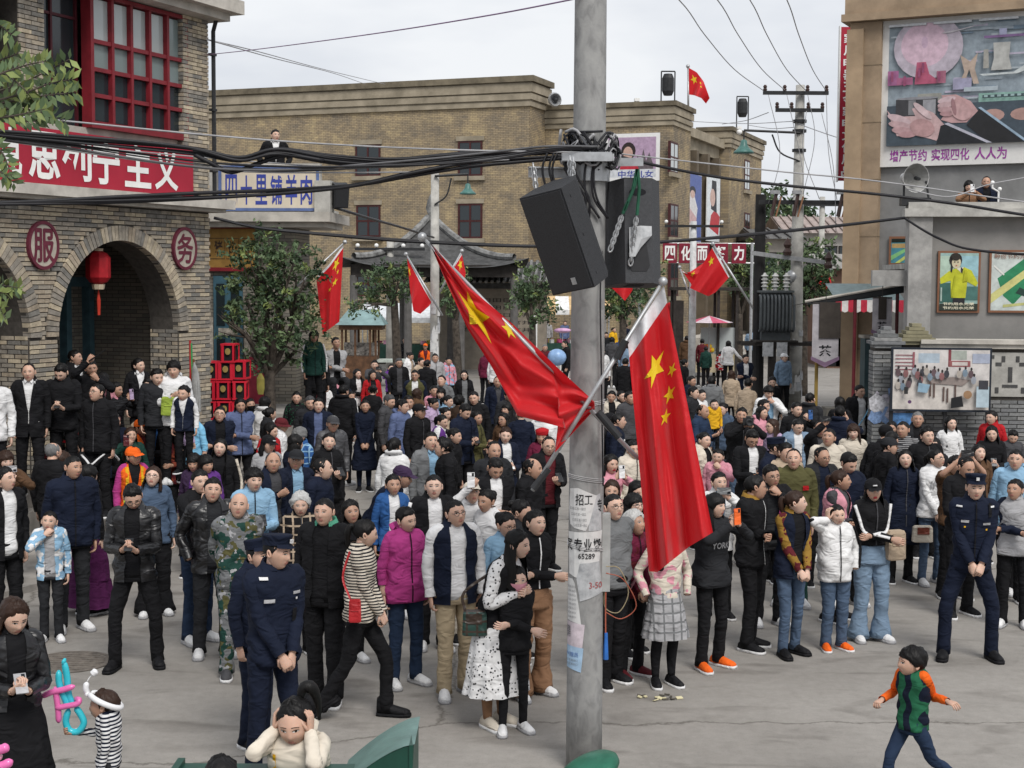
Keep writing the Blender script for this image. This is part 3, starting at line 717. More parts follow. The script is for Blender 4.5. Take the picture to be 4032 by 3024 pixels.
# market tents, stalls, fence, far small carts
def tent(u,v0,v1,y,w,label,colr,stripes=False):
 c=at_y(u,(v0+v1)/2,y);o=empty('market_stall',(c.x,y,0),0,label,'stall')
 zt_,zb=at_y(u,v0,y).z,at_y(u,v1,y).z
 for i in range(6):
  a,b=-w/2+w*i/6,-w/2+w*(i+1)/6
  mb=MB();mb.add([(a,-1.2,zb),(b,-1.2,zb),(b,0,zt_),(a,0,zt_),(a,1.2,zb),(b,1.2,zb)],[(0,1,2,3),(3,2,5,4)])
  mb.add([(a,-1.2,zb),(b,-1.2,zb),(b,-1.2,zb-.22),(a,-1.2,zb-.22)],[(0,3,2,1)])
  mb.build('canopy_panel',mat('tent_%s_%d'%(label[:5],i%2 if stripes else 0),colr if(i%2 or not stripes)else(.75,.75,.74),.7),o)
 for sx in(-1,1):
  for sy in(-1,1):mb=MB();mb.tube([(sx*(w/2-.05),sy*1.1,0),(sx*(w/2-.05),sy*1.1,zb)],.03,6);mb.build('pole',M_STEEL,o)
 mb=MB();mb.b2(-w/2+.1,w/2-.1,-.7,.5,.1,.85);mb.build('counter',mat('dark_green_cloth',(.02,.06,.045),.8),o)
 mb=MB()
 for i in range(26):mb.box((random.uniform(-w/2+.2,w/2-.2),random.uniform(-.6,.4),.92),(random.uniform(.1,.3),.15,random.uniform(.08,.22)),i%5,rz=random.uniform(0,3))
 mb.build('goods',[mat('goods_%d'%i,c_,.6)for i,c_ in enumerate(((.5,.08,.2),(.6,.5,.1),(.6,.6,.6),(.1,.3,.5),(.6,.3,.4)))],o,kind='stuff')
tent(945,655,685,64,6.4,'white canopy market stall behind the pavilion posts',(.62,.64,.66))
tent(1020,662,690,63,3.4,'pale canopy market stall right of the lamp post',(.66,.66,.64))
tent(1228,640,668,66,3.6,'orange and cream canopy stall behind the crowd fence',(.6,.42,.22),True)
fc=at_y(1205,745,52);fen=empty('crowd_fence',(fc.x,52,0),0,'white barred crowd fence beside the concrete pole','fence')
mb=MB();mb.tube([(-.75,0,1.12),(.8,0,1.12)],.03,6);mb.tube([(-.75,0,.15),(.8,0,.15)],.03,6);mb.build('rail',M_WHITE,fen)
for i in range(12):x=-.75+1.55*i/11;mb=MB();mb.tube([(x,0,0 if i in(0,11)else .15),(x,0,1.12)],.02,6);mb.build('bar',M_WHITE,fen)
mb=MB();mb.tube([(-.8,0,0),(-.8,0,2.4)],.07,8);mb.build('corner_post',M_WHITE,fen)
for u,v,y,c_,nm in((1203,772,46,(.25,.4,.65),'blue'),(1215,714,50,(.6,.35,.55),'pink')):
 q=at_y(u,v,y);o=empty('toy_balloon',q,0,'large %s toy balloon above the crowd near the fence'%nm,'balloon')
 mb=MB();mb.ball((0,0,0),(.3,.24,.27 if nm=='blue' else .09),14,9);mb.build('skin',mat('balloon_'+nm,c_,.3),o,smooth=True)
 mb=MB();mb.tube([(0,0,-.1),(.03,0,-.8)],.006,4);mb.build('string',M_WHITE,o)
sc=at_y(1527,745,56);cart=empty('snack_cart',(sc.x,56,0),0,'glazed snack cart with a dark frame and pink striped parasol','cart')
mb=MB();mb.b2(-.9,1.05,-.5,.5,.2,.9);mb.build('cabinet',mat('cart_cream',(.42,.36,.24),.6),cart)
mb=MB()
for x in(-1.3,.35,1.05):mb.b2(x-.05,x+.05,-.55,-.45,0,3.3);mb.b2(x-.05,x+.05,.45,.55,0,3.3)
mb.b2(-1.4,1.7,-.7,.7,3.3,3.42);mb.b2(-1.38,-.95,-.4,.4,0,2.9);mb.build('frame',M_WOOD_D,cart)
mb=MB();mb.b2(-.3,.34,-.42,-.4,.9,1.9);mb.b2(.4,1.02,-.42,-.4,.9,1.9);mb.build('glass',M_GLASS_S,cart)
for i in range(8):
 a0,a1=2*math.pi*i/8,2*math.pi*(i+1)/8;mb=MB()
 mb.add([(0,-.6,2.35),(.9*math.cos(a0),-.6+.9*math.sin(a0),2.1),(.9*math.cos(a1),-.6+.9*math.sin(a1),2.1)],[(0,1,2)])
 mb.build('parasol_panel',mat('parasol_%d'%(i%2),[(.6,.12,.2),(.7,.6,.65)][i%2],.6),cart)
mb=MB();mb.tube([(0,-.6,.9),(0,-.6,2.35)],.025,6);mb.build('parasol_pole',M_STEEL,cart)
mb=MB()
for i in range(9):mb.ball((-.25+.1*(i%5),-.45,1.05+.14*(i//5)),.09,8,5,i%2)
mb.build('toys',[mat('toy_yellow',(.75,.5,.03),.4),mat('toy_orange',(.7,.2,.03),.4)],cart)
# red slogan boards hung over the street
FS=Fac(0,55,0)
st=empty('slogan_boards',(at_y(1522,550,55).x,55,0),0,'row of red square boards reading 四化而努力 on a frame over the street','sign')
mb=MB();ox=st.location.x
xs=[at_y(u,548,55).x-ox for u in(1447,1482,1517,1557,1596)];zc=at_y(1522,547,55).z
mb.tube([(xs[0]-1.2,.06,zc+.36),(xs[-1]+.6,.06,zc+.36)],.03,6);mb.tube([(xs[0]-1.2,.06,zc-.36),(xs[-1]+.6,.06,zc-.36)],.03,6)
for x in(xs[0]-1.1,xs[-1]+.5):mb.tube([(x,.06,0),(x,.06,zc+.4)],.06,8)
mb.build('frame',M_STEEL,st)
for ch,x in zip('四化而努力',xs):
 mb=MB();mb.b2(x-.265,x+.265,-.03,.02,zc-.37,zc+.37);b=mb.build('board',mat('crimson_board',(.2,.012,.03),.6),st)
 mb=MB();letters(mb,ch,x-.19,x+.19,zc-.27,zc+.27,-.036,bold=.03);mb.build('lettering',M_WHITE,b)
# far houses and shops at the end of the street
def far_house(u0,u1,v_eave,v_ridge,y,wall,roof,label,wins=3):
 a,b=at_y(u0,600,y).x,at_y(u1,600,y).x;ze,zr=at_y(u0,v_eave,y).z,at_y(u0,v_ridge,y).z
 o=empty('far_house',((a+b)/2,y,0),0,label,'house');w=(b-a)/2
 mb=MB();mb.b2(-w,w,0,7,0,ze);mb.build('wall',mat('far_wall_'+label[:6],wall,.85,scale=1),o)
 mb=MB();mb.add([(-w-.4,-.6,ze-.1),(w+.4,-.6,ze-.1),(w+.4,3.5,zr),(-w-.4,3.5,zr),(-w-.4,7.6,ze-.1),(w+.4,7.6,ze-.1)],[(0,1,2,3),(3,2,5,4),(0,3,4),(1,5,2)]);rf=mb.build('roof',mat('far_roof_'+label[:6],roof,.85,scale=2),o)
 for i in range(wins):
  x=-w+2*w*(i+.5)/wins;q=MB();q.b2(x-.45,x+.45,-.04,.0,ze-2.2,ze-.8);f=q.build('window',M_WOOD_D,o);q=MB();q.b2(x-.38,x+.38,-.06,-.04,ze-2.12,ze-.88);q.build('pane',M_GLASS_D,f)
  q=MB();q.b2(x-.5,x+.5,-.04,0,.1,2.6);q.build('shop_shade_slab',M_DARK,o)  # near black slab on the wall, painting the shade inside an open shop
 n=int(2*w/.35)
 for i in range(n):
  x=-w-.3+(2*w+.6)*i/max(1,n-1);q=MB();q.tube([(x,-.62,ze-.05),(x,3.5,zr+.05)],.07,5);q.build('tile_row',rf.data.materials[0],o)
far_house(1700,1845,500,462,84,(.5,.48,.45),(.36,.3,.28),'cream far house with pinkish tiled roof at the street end',4)
far_house(1640,1720,512,490,78,(.4,.37,.33),(.13,.13,.13),'plastered far house with dark tiled eaves behind the transformer',2)
far_house(1790,1880,575,545,62,(.2,.12,.09),(.3,.29,.27),'brown shop front with grey eaves beside the tan pilaster',3)
hill=MB();rows_=[]
for j in range(7):
 rr=[]
 for i in range(41):
  x=-60+i*6.0;d_=j/6
  h=(9+5*math.sin(i*.35)+3*math.sin(i*.9+1))*math.sin(d_*math.pi/2)*(1 if x>25 else .35)
  rr.append((x,210+j*12,h-.5))
 rows_.append(rr)
hill.loft(np.array(rows_),0,closed=False);hill.build('hills',mat('hill_green',(.045,.07,.045),.9,var=.3,scale=.3,bump=.6,bscale=.8),kind='structure',smooth=True)
# tall grey building with tan pilaster and mural
_p=at_y(1828,600,33.0)
FR=Fac(_p.x,33.0,R(-27))
tall=FR.empty('grey_building','tall grey rendered building with a tan corner pilaster','building')
pw=FR.px(1902,300)[0]
p=MB();p.b2(pw,pw+9,.12,8,0,9.7);p.build('wall',M_GREYP,tall)
p=MB();p.b2(0.0,pw,-.12,.5,0,9.35)
pil=p.build('pilaster',M_TAN,tall)
for i in range(7):
 z=.9+1.25*i;q=MB();q.b2(-.006,pw+.006,-.126,.3,z,z+.02);q.build('joint',mat('tan_joint',(.2,.15,.1),.9),pil)
q=MB();q.b2(-.05,pw*.45,-.2,-.121,0,9.2);q.build('pilaster_strip',mat('tan_stone_light',(.37,.27,.175),.85,scale=1.5),pil)
p=MB();p.b2(-.16,pw+9,-.3,.5,9.36,9.52);p.b2(-.1,pw+9,-.22,.5,9.52,9.95);p.build('cornice',M_TAN,tall)
p=MB();p.b2(-.0,.02,.5,8,0,9.6);p.build('side_wall',M_GREYP,tall)
for k in range(6):
 q=MB();q.b2(pw+.15+k*.95,pw+.95+k*.95,-.08,-.02,9.2,9.25);q.build('strip_light',M_STEEL,tall)
sx0=at_y(1812,300,35.5);sx1=at_y(1834,300,35.5)
sg=MB();zt_,zb=at_y(1815,58,35.5).z,at_y(1815,390,35.5).z
sg.b2(sx0.x,sx1.x,35.5,35.62,zb,zt_);sg.b2(sx0.x-.03,sx0.x,35.49,35.63,zb-.03,zt_+.03,1)
for i,ch in enumerate('家用电器五金家电文化用品'):
 z=zt_-.15-(zt_-zb-.2)*i/12;letters(sg,ch,sx0.x+.07,sx0.x+.35,z-.24,z,35.495,1,bold=.02)
o=sg.build('vertical_sign',[M_SIGN_R,M_WHITE]);tag(o,'tall narrow crimson shop sign with white characters beside the tan pilaster','sign')
x0,z1=FR.px(1906,42,0);_,z0=FR.px(1900,361,0);x1=x0+4.2
sky=(.27,.32,.36)
lay=[(rec(0,0,1,1),sky)]
for i in range(46):
 a=random.random();b=.32+.66*random.random();c=random.choice([(.33,.38,.42),(.16,.22,.28),(.38,.43,.46),(.42,.39,.48)])
 lay.append((rec(a,b,a+.06+.12*random.random(),b+.008+.01*random.random()),c))
lay+=[(ell(.22,.8,.19,.26,24),(.45,.4,.46)),(ell(.2,.82,.13,.18,24),(.58,.42,.5)),(ell(.2,.84,.018,.05,10),(.5,.36,.46)),(rec(.0,.5,.06,.62),(.34,.13,.26)),(rec(.05,.5,.14,.56),(.36,.12,.22)),([(.15,.5),(.16,.68),(.21,.68),(.23,.58),(.3,.5)],(.42,.1,.17)),(rec(.27,.5,.32,.6),(.36,.14,.2)),([(.39,.48),(.42,.58),(.395,.72),(.45,.66),(.49,.73),(.475,.6),(.5,.48),(.47,.48),(.445,.6),(.42,.48)],(.42,.33,.27)),(rec(.36,.44,.46,.53),(.34,.33,.45)),([(.52,.6),(.55,.6),(.545,.75),(.52,.75)],(.34,.33,.3)),([(.56,.58),(.67,.58),(.655,.68),(.66,.8),(.57,.8),(.575,.68)],(.42,.42,.4)),(rec(.52,.84,.86,.86),(.2,.12,.25)),(rec(.6,.86,.64,.91),(.35,.36,.5)),([(.3,.9),(.35,.905),(.46,.94),(.47,.95),(.4,.93),(.3,.91)],(.5,.47,.5)),([(.5,.555),(.68,.56),(.75,.62),(.75,.57),(.7,.545),(.52,.54)],(.5,.54,.54)),(rec(.42,.42,.6,.455),(.4,.46,.5)),(rec(.5,.33,.8,.4),(.24,.4,.35)),(rec(.52,.36,.78,.385),(.06,.09,.1)),(rec(.17,.36,.3,.42),(.3,.3,.27)),(rec(0,0,1,.33),(.06,.08,.1)),(ell(.58,.22,.06,.05),(.4,.25,.22)),(ell(.74,.22,.07,.05),(.4,.25,.22)),(rec(.05,.24,.28,.38),(.05,.05,.055)),(rec(.2,.25,.27,.37),(.3,.3,.32)),(rec(.12,.25,.16,.37),(.2,.2,.21)),(ell(.17,.385,.12,.012),(.25,.25,.27)),([(.0,.3),(.03,.25),(.1,.24),(.16,.24),(.14,.3),(.17,.32),(.26,.26),(.32,.16),(.28,.03),(.24,.05),(.16,.08),(.06,.08),(.04,.15)],(.52,.36,.36)),([(.28,.3),(.32,.24),(.3,.2),(.36,.17),(.44,.17),(.5,.26),(.46,.34),(.38,.4),(.3,.4),(.31,.35)],(.48,.3,.3)),([(.28,.0),(.3,.15),(.34,.17),(.56,.0)],(.02,.022,.026)),([(.44,.15),(.51,.28),(.74,.0),(.56,.0)],(.022,.022,.024)),([(.32,.165),(.34,.175),(.58,.0),(.55,.0)],(.45,.45,.52)),([(.5,.285),(.515,.29),(.77,.0),(.75,.0)],(.3,.4,.5))]
def er(cx,cy,rx,ry,a):return[(cx+rx*math.cos(t)*math.cos(a)-ry*math.sin(t)*math.sin(a),cy+(rx*math.cos(t)*math.sin(a)+ry*math.sin(t)*math.cos(a))*1.45)for t in np.linspace(0,2*np.pi,14,endpoint=False)]
for cx_,cy_,rx_,ry_,a_,c_ in((.07,.22,.07,.022,-.35,(.56,.42,.44)),(.075,.17,.065,.02,-.2,(.5,.34,.35)),(.09,.125,.06,.02,-.1,(.46,.29,.3)),(.12,.09,.05,.018,0,(.42,.25,.26)),(.2,.28,.07,.018,-.75,(.6,.46,.47)),(.2,.14,.07,.05,-.3,(.44,.27,.27)),(.33,.36,.05,.018,.2,(.56,.42,.44)),(.325,.32,.045,.017,.1,(.5,.35,.36)),(.325,.28,.042,.016,0,(.45,.29,.3)),(.33,.245,.036,.014,-.1,(.4,.24,.25)),(.41,.26,.06,.045,-.6,(.5,.32,.32)),(.37,.3,.012,.05,.2,(.3,.17,.18))):lay.append((er(cx_,cy_,rx_,ry_,a_),c_))
for(x_,z_)in((.02,.58),(.09,.54),(.17,.6),(.19,.64),(.28,.56)):lay.append((rec(x_,z_-.05,x_+.014,z_+.03),(.26,.07,.14)))
for i_ in range(7):lay.append((rec(.53+.035*i_,.365,.55+.035*i_,.382),(.3,.42,.42)))
mural=panel('mural',(x0,z0,x1,z1),'huge framed mural of two hands holding a pan before factories and a pink sun',[(pl,c)for pl,c in lay],.115,.16,.1,FR.M,fr=(.68,.67,.65),bm=.3)
mural.location.z+=0
mb=MB();letters(mb,'增产节约',x0+.23,x0+1.03,z0+.1,z0+.36,.008,bold=.016);letters(mb,'实现四化',x0+1.13,x0+1.93,z0+.1,z0+.36,.008,bold=.016);letters(mb,'人人为',x0+2.04,x0+2.7,z0+.1,z0+.36,.008,bold=.016)
mb.build('lettering',mat('violet_lettering',(.3,.05,.3),.6),mural)
# lower grey block in front with posters
FG=Fac(at_y(1960,600,27.2).x,27.2,R(-6))
low=FG.empty('grey_annex','low grey rendered annex with flaking pillar and roof terrace','building')
M_FLAKE=mat('flaking_render',(.26,.255,.245),.9,color2=(.42,.41,.39),scale=3.5,ramp=(.3,.62),bump=.25,bscale=12)
px1=FG.px(2010,600)[0]
p=MB();p.b2(px1,6.5,.1,.3,0,4.85);p.build('wall',mat('mottled_render',(.28,.27,.255),.92,color2=(.2,.195,.185),scale=1.7,ramp=(.3,.7),bump=.12),low)
p=MB();p.b2(0,px1,-.1,.35,0,4.85);p.build('pillar',M_FLAKE,low)
p=MB();p.b2(-.1,6.5,-.18,.4,4.851,5.0);p.b2(-.02,6.5,-.08,.4,5.0,5.12);p.build('coping',M_CONC,low)
p=MB();p.b2(.0,6.5,.4,3.2,3.9,4.0);p.build('roof_terrace',M_CONC,low)
p=MB();p.b2(-.62,0.0,.1,.3,3.58,3.87);p.build('beam_stub',M_FLAKE,low)
def wposter(quadpx,label,lay,F=FG,d=.1,fr=(.22,.1,.055),frame=.04,th=.05,nm='framed_poster'):
 (u0,v0,u1,v1)=quadpx;a,t=F.px(u0,v0,d);b,_=F.px(u1,v0,d);_,s=F.px(u0,v1,d)
 return panel(nm,(a,s,b,t),label,lay,d-.002,frame,th,F.M,fr=fr),(a,s,b,t)
lay=[(rec(0,0,1,1),(.3,.45,.42)),(rec(0,.55,.4,.95),(.42,.55,.45)),(rec(.55,.6,1,.95),(.3,.5,.55)),(rec(0,.13,.35,.48),(.04,.12,.1)),(rec(.62,.18,1,.42),(.07,.17,.15)),([(.3,.22),(.68,.22),(.72,.5),(.95,.42),(1,.48),(.82,.7),(.62,.76),(.42,.74),(.22,.68),(.0,.56),(.02,.46),(.28,.52)],(.5,.52,.03)),([(.42,.74),(.55,.66),(.62,.76)],(.7,.68,.6)),(ell(.4,.88,.17,.13),(.025,.02,.02)),(ell(.42,.83,.12,.1),(.62,.55,.38)),([(.28,.8),(.33,.76),(.31,.66),(.27,.68)],(.02,.02,.02)),([(.54,.76),(.6,.72),(.58,.64),(.54,.68)],(.02,.02,.02)),(rec(.02,.16,.06,.4),(.4,.5,.45)),(rec(.35,.12,.66,.22),(.02,.02,.025)),(rec(0,.0,1,.12),(.03,.04,.03)),(ell(.375,.845,.022,.01,8),(.05,.03,.03)),(ell(.46,.845,.022,.01,8),(.05,.03,.03)),(ell(.42,.785,.025,.008,8),(.5,.12,.1)),(ell(.4,.93,.12,.06,10),(.03,.025,.02)),([(.3,.24),(.36,.24),(.42,.6),(.38,.62)],(.4,.42,.02)),([(.6,.5),(.64,.72),(.7,.7),(.72,.52)],(.42,.43,.02))]
po,q=wposter((2026,542,2118,675),'framed poster of a seated figure in a yellow jumper on the grey annex',lay)
mb=MB();
for k in range(2):letters(mb,'节约用水光荣',q[0]+.1,q[2]-.1,q[1]+.06+.075*k,q[1]+.115+.075*k,.03,bold=.02)
mb.build('lettering',mat('cream_lettering',(.7,.66,.5),.6),po)
lay=[(rec(0,0,1,1),(.55,.6,.57)),([(.15,.55),(1,1),(1,.45),(.55,.1),(.3,.25)],(.03,.22,.1)),([(0,.12),(0,.28),(1,.8),(1,.66)],(.58,.56,.22)),([(.3,.05),(.9,.1),(.85,.14),(.3,.1)],(.5,.5,.2)),([(.6,.3),(1,.2),(1,.3),(.7,.4)],(.02,.05,.04)),([(.05,.75),(.3,.6),(.32,.62),(.06,.78)],(.75,.75,.7))]
po,q=wposter((2137,540,2235,675),'framed poster of a green brush case and yellow stripe on the grey annex',lay)
mb=MB();letters(mb,'勤俭节约光荣',q[0]+.08,q[2]-.05,q[3]-.16,q[3]-.07,.03,bold=.012);mb.build('lettering',mat('brown_lettering',(.28,.16,.12),.6),po)
lay=[(rec(0,0,1,1),(.07,.25,.3)),(rec(.05,.62,1,.8),(.45,.3,.12)),([(0,.3),(1,.6),(1,.45),(0,.1)],(.22,.5,.2)),([(.3,0),(1,.3),(1,.15),(.6,0)],(.55,.6,.15)),(rec(.02,.85,1,1),(.01,.015,.01))]
po,q=wposter((1922,511,1962,573),'small framed blue and green poster left of the flaking pillar',lay,F=FR,d=.1,frame=.05)
hc=FG.world(px1/2-.1,-.05,at_y(1975,383,27).z);hn=empty('horn_loudspeaker',hc,R(-6),'large grey horn loudspeaker on the annex pillar','loudspeaker')
mb=MB();mb.lathe([(.26,.004),(.268,.0),(.22,.1),(.12,.3),(.09,.42),(0,.42)],20);mb.f.pop(-2);mb.m.pop(-2)
mb.lathe([(0,.28),(.1,.27),(.2,.1),(.26,.004)],20,1);mb.f.pop();mb.m.pop();mb.xf(Matrix.Rotation(R(22),4,'Z')@Matrix.Rotation(R(-86),4,'X'));mb.build('horn',[mat('grey_enamel',(.5,.5,.49),.5,scale=5),mat('inner_horn',(.3,.3,.29),.6)],hn,smooth=False)
mb=MB();mb.tube([(0,.05,0),(.02,-.05,-.02),(.03,-.14,-.03)],[.04,.035,.03],8);mb.build('driver_stem',M_BLACKM,hn)
mb=MB();mb.tube([(-.2,.12,-.05),(-.2,.1,-.45)],.02,6);mb.tube([(.2,.12,-.05),(.26,.1,-.45)],.02,6);mb.b2(-.25,.28,.0,.3,-.5,-.36);mb.build('bracket',M_BLACKM,hn)
c=at_y(2212-55,420,28);o=empty('wall_bracket',c,0,'small white insulator bracket on the annex parapet','bracket')
mb=MB();mb.tube([(0,0,-.3),(0,0,.05),(-.12,0,.12),(-.12,0,.2)],.02,6);mb.ball((-.12,0,.22),.04);mb.ball((.02,0,.1),.04);mb.build('stem',M_WHITE,o)
# grey brick garden wall with pier and painted board
FW=Fac(at_y(1893,600,25.4).x,25.4,R(-5))
wall=FW.empty('garden_wall','grey brick garden wall with stepped pier beside the annex','wall')
wx1=FW.px(1950,800)[0]
def zf(v,u=1950):return FW.px(u,v)[1]
p=MB();p.b2(0,wx1,0,.5,0,zf(752));p.b2(wx1,6,.12,.4,0,zf(740));p.build('core',M_MORT,wall)
bw_,bh_=.27,.058
bl=lay_bricks(0,wx1,0.02,zf(752),-.025,bw=bw_,bh=bh_,dp=.024)+lay_bricks(wx1+.01,6,.02,zf(858),.095,bw=bw_,bh=bh_,dp=.024)
bl.sort(key=lambda b:(b[0]>3.4,-b[1]))
split_bricks(wall,bl,M_GB,300)
jb=MB();z=.02
while z<zf(752)-.05:
 jb.b2(-.022,-.0,-.02,.48,z,z+bh_,random.randrange(4));z+=bh_+.012
jb.build('pier_side_bricks',M_GB,wall,kind='stuff')
for x0_,x1_,y_,zb_ in((-.07,wx1+.02,-.1,zf(752)),(wx1-.05,wx1+.55,.02,zf(745))):
 for k in range(6):
  e=.055*max(0,k-1)if k>1 else(.06-.06*k)
  q=MB();q.b2(x0_+e,x1_-e,y_+e*.6,y_+.6-e*.6,zb_+.062*k,zb_+.062*k+.056);q.build('cap_course',M_GB[k%4]if x0_<0 else mat('mossy_brick',(.25,.23,.15),.9,scale=6),wall)
q=MB();q.b2(wx1+.3,6,-.02,.5,zf(742),zf(733));q.b2(wx1+.3,6,.03,.45,zf(752),zf(742));q.build('coping',M_CONC_L,wall)
ox0=FW.px(2140,800)[0];oz1,oz0=zf(760),zf(855)
q=MB();q.b2(ox0-.1,6,.085,.119,oz0,oz1);q.build('openwork_panel',M_CONC,wall)
for cx_ in(ox0+.35,ox0+1.15):
 for(dx,dz,w_,h_)in((0,.0,.07,.26),(-.2,.2,.1,.06),(.2,.2,.1,.06),(-.12,.3,.06,.1),(.12,.3,.06,.1),(0,-.22,.26,.05),(-.22,-.3,.06,.1),(.22,-.3,.06,.1),(-.3,.34,.05,.06),(.3,.34,.05,.06)):
  q=MB();zc_=(oz0+oz1)/2;q.b2(cx_+dx-w_/2,cx_+dx+w_/2,.075,.0845,zc_+dz*.9-h_/2,zc_+dz*.9+h_/2);q.build('hole_shade_block',mat('hole_shade',(.07,.07,.07),.9),wall)  # dark grey blocks on the solid panel, painted shade for the cut openings
for i in range(16):
 a=random.uniform(.02,wx1-.05);z=random.uniform(zf(905),zf(845));s_=random.uniform(.05,.2)
 q=MB();pts=[(a+s_*random.uniform(.5,1)*math.cos(t),-.028-.001*i,z+s_*random.uniform(.5,1.1)*math.sin(t))for t in np.linspace(0,2*np.pi,7,endpoint=False)]
 q.add(pts,[tuple(range(7))]);q.build('torn_paper',mat('torn_paper_%d'%(i%3),[(.55,.55,.58),(.2,.3,.5),(.42,.4,.45)][i%3],.9,var=.25,scale=16),wall)
bd=[FW.px(1925,750,-.3),FW.px(2138,890,-.3)]
lay=[(rec(0,0,1,1),(.58,.54,.5)),(rec(0,.5,1,1),(.6,.57,.55)),(rec(.26,.78,.48,.94),(.4,.48,.55)),(rec(.57,.72,.6,1),(.2,.05,.06)),(rec(.6,.84,.76,.99),(.35,.38,.34)),(rec(.58,.72,.8,.82),(.28,.1,.1)),(rec(.61,.74,.77,.8),(.55,.5,.47)),(rec(.82,.78,1,.94),(.38,.42,.52))]
for k in range(5):lay.append((rec(.02,.66+.06*k,.2,.675+.06*k),(.25,.08,.1)))
lay+=[(rec(.2,.6,.22,.96),(.3,.1,.12)),([(.36,.5),(.62,.55),(.8,.5),(.72,.4),(.6,.42),(.36,.44)],(.3,.25,.23))]
for(x,z_)in((.42,.36),(.52,.3),(.56,.28),(.64,.34),(.38,.38)):lay.append((rec(x,z_-.16,x+.018,z_+.08),(.12,.08,.07)))
for i in range(22):
 cx_=[.05,.08,.13,.17,.05,.1,.16,.22,.25,.3,.34,.38,.42,.46,.5,.55,.68,.74,.8,.83,.28,.27][i];cz_=[.62,.5,.6,.47,.4,.38,.42,.64,.58,.62,.64,.55,.62,.58,.56,.6,.6,.62,.6,.5,.5,.44][i]
 cl=[(.12,.08,.09),(.3,.32,.36),(.25,.12,.12),(.05,.05,.06),(.4,.36,.32),(.18,.24,.3)][i%6]
 lay+=[(ell(cx_,cz_,.028,.07,8),cl),(ell(cx_+.004,cz_+.085,.012,.03,8),(.03,.025,.025))]
lay+=[([(.25,.3),(.35,.28),(.38,.42),(.26,.45)],(.25,.38,.48)),([(.6,.03),(.73,.06),(.71,.24),(.6,.2)],(.015,.015,.018)),(ell(.77,.26,.045,.07),(.3,.18,.1)),(rec(.86,.05,.99,.4),(.42,.52,.58)),(rec(.88,.35,.98,.5),(.05,.05,.06)),(rec(.11,.26,.15,.38),(.03,.03,.03)),(ell(.17,.13,.02,.03),(.12,.06,.14))]
nb=panel('notice_board',(bd[0][0],bd[1][1],bd[1][0],bd[0][1]),'large framed painting of villagers round tables on the garden wall',lay,-.3,.035,.05,FW.M,fr=(.015,.02,.03))
q=MB()
for x in(bd[0][0]+.03,(bd[0][0]+bd[1][0])/2+.1,bd[1][0]-.03):q.b2(x-.03,x+.03,-.29,-.24,0,bd[1][1]+.3)
q.b2(bd[0][0],bd[1][0],-.30,-.245,bd[1][1]-.32,bd[1][1]-.27);q.build('legs',M_BLACKM,nb)
q=MB();q.b2(bd[0][0]+.05,bd[0][0]+.5,-.28,-.25,bd[1][1]-.26,bd[1][1]-.04);q.build('blue_notice',mat('blue_notice',(.08,.2,.42),.7,var=.3,scale=9),nb)
# tea stall with canvas roof and hanging 茶 banners
TY=29.0
t0,t1=at_y(1737,700,TY).x,at_y(1958,700,TY).x
tea=empty('tea_stall',(t0,TY,0),0,'dark canvas roofed tea stall on painted posts beside the grey brick pier','stall');tw=t1-t0
za,zb=at_y(1737,652,TY).z,at_y(1958,612,TY).z
mb=MB();mb.add([(0,-.3,za),(tw,-.3,zb),(tw,1.6,zb-.12),(0,1.6,za-.12),(0,-.3,za-.05),(tw,-.3,zb-.16),(tw*.55,-.29,(za+zb)/2-.12)],[(0,1,2,3),(0,4,6,5,1)]);mb.build('canvas_roof',mat('black_canvas',(.018,.02,.022),.7),tea)
mb=MB();mb.tube([(-.05,-.3,za+.01),(tw,-.3,zb+.01)],.03,6);mb.build('roof_bar',M_CONC_L,tea)
for u,cc in((1760,(.3,.2,.05)),(1840,(.2,.03,.04)),(1892,(.2,.13,.06)),(1930,(.1,.03,.03))):
 x=at_y(u,700,TY).x-t0;q=MB();q.tube([(x,-.25,0),(x,-.25,za+(zb-za)*x/tw)],.035,8);q.build('post',mat('post_%d'%u,cc,.6),tea)
M_TB=mat('teal_grey_board',(.05,.09,.1),.6,scale=3)
x=at_y(1862,800,TY+.6).x-t0
q=MB();q.b2(x-.02,x+.36,.3,.7,0,zb-1.1);q.b2(x-.05,x+.4,.25,.75,zb-1.1,zb-1.04,1);q.build('cabinet',[M_TB,M_CONC_L],tea)
q=MB();q.b2(x-.6,x-.02,.25,.8,0,1.0);q.b2(x-.64,x,.2,.85,1.0,1.05,1);q.b2(x+.4,x+1.0,.3,.8,0,1.9,2);q.build('counter',[M_TB,M_CONC_L,M_DARK],tea)
q=MB();q.b2(at_y(1790,800,TY-.1).x-t0,at_y(1838,800,TY-.1).x-t0,.0,.5,0,1.15);q.build('crate',mat('grey_board',(.16,.15,.13),.8),tea)
n=11;ax0,ax1=at_y(1805,660,TY+2.5).x-t0,at_y(1955,660,TY+2.5).x-t0
az=at_y(1850,648,TY+2.5).z
for i in range(n):
 a,b=ax0+(ax1-ax0)*i/n,ax0+(ax1-ax0)*(i+1)/n;q=MB()
 q.add([(a,2.5,az),(b,2.5,az),(b,2.5,az-.24),(a+(b-a)/2,2.5,az-.27),(a,2.5,az-.24)],[(0,4,3,2,1)]);q.add([(a,2.5,az),(b,2.5,az),(b,3.6,az+.35),(a,3.6,az+.35)],[(0,1,2,3)],1)
 q.build('awning_panel',[mat('awning_%d'%(i%2),[(.5,.03,.06),(.7,.68,.66)][i%2],.7),mat('awning_top',(.12,.16,.17),.6)],tea)
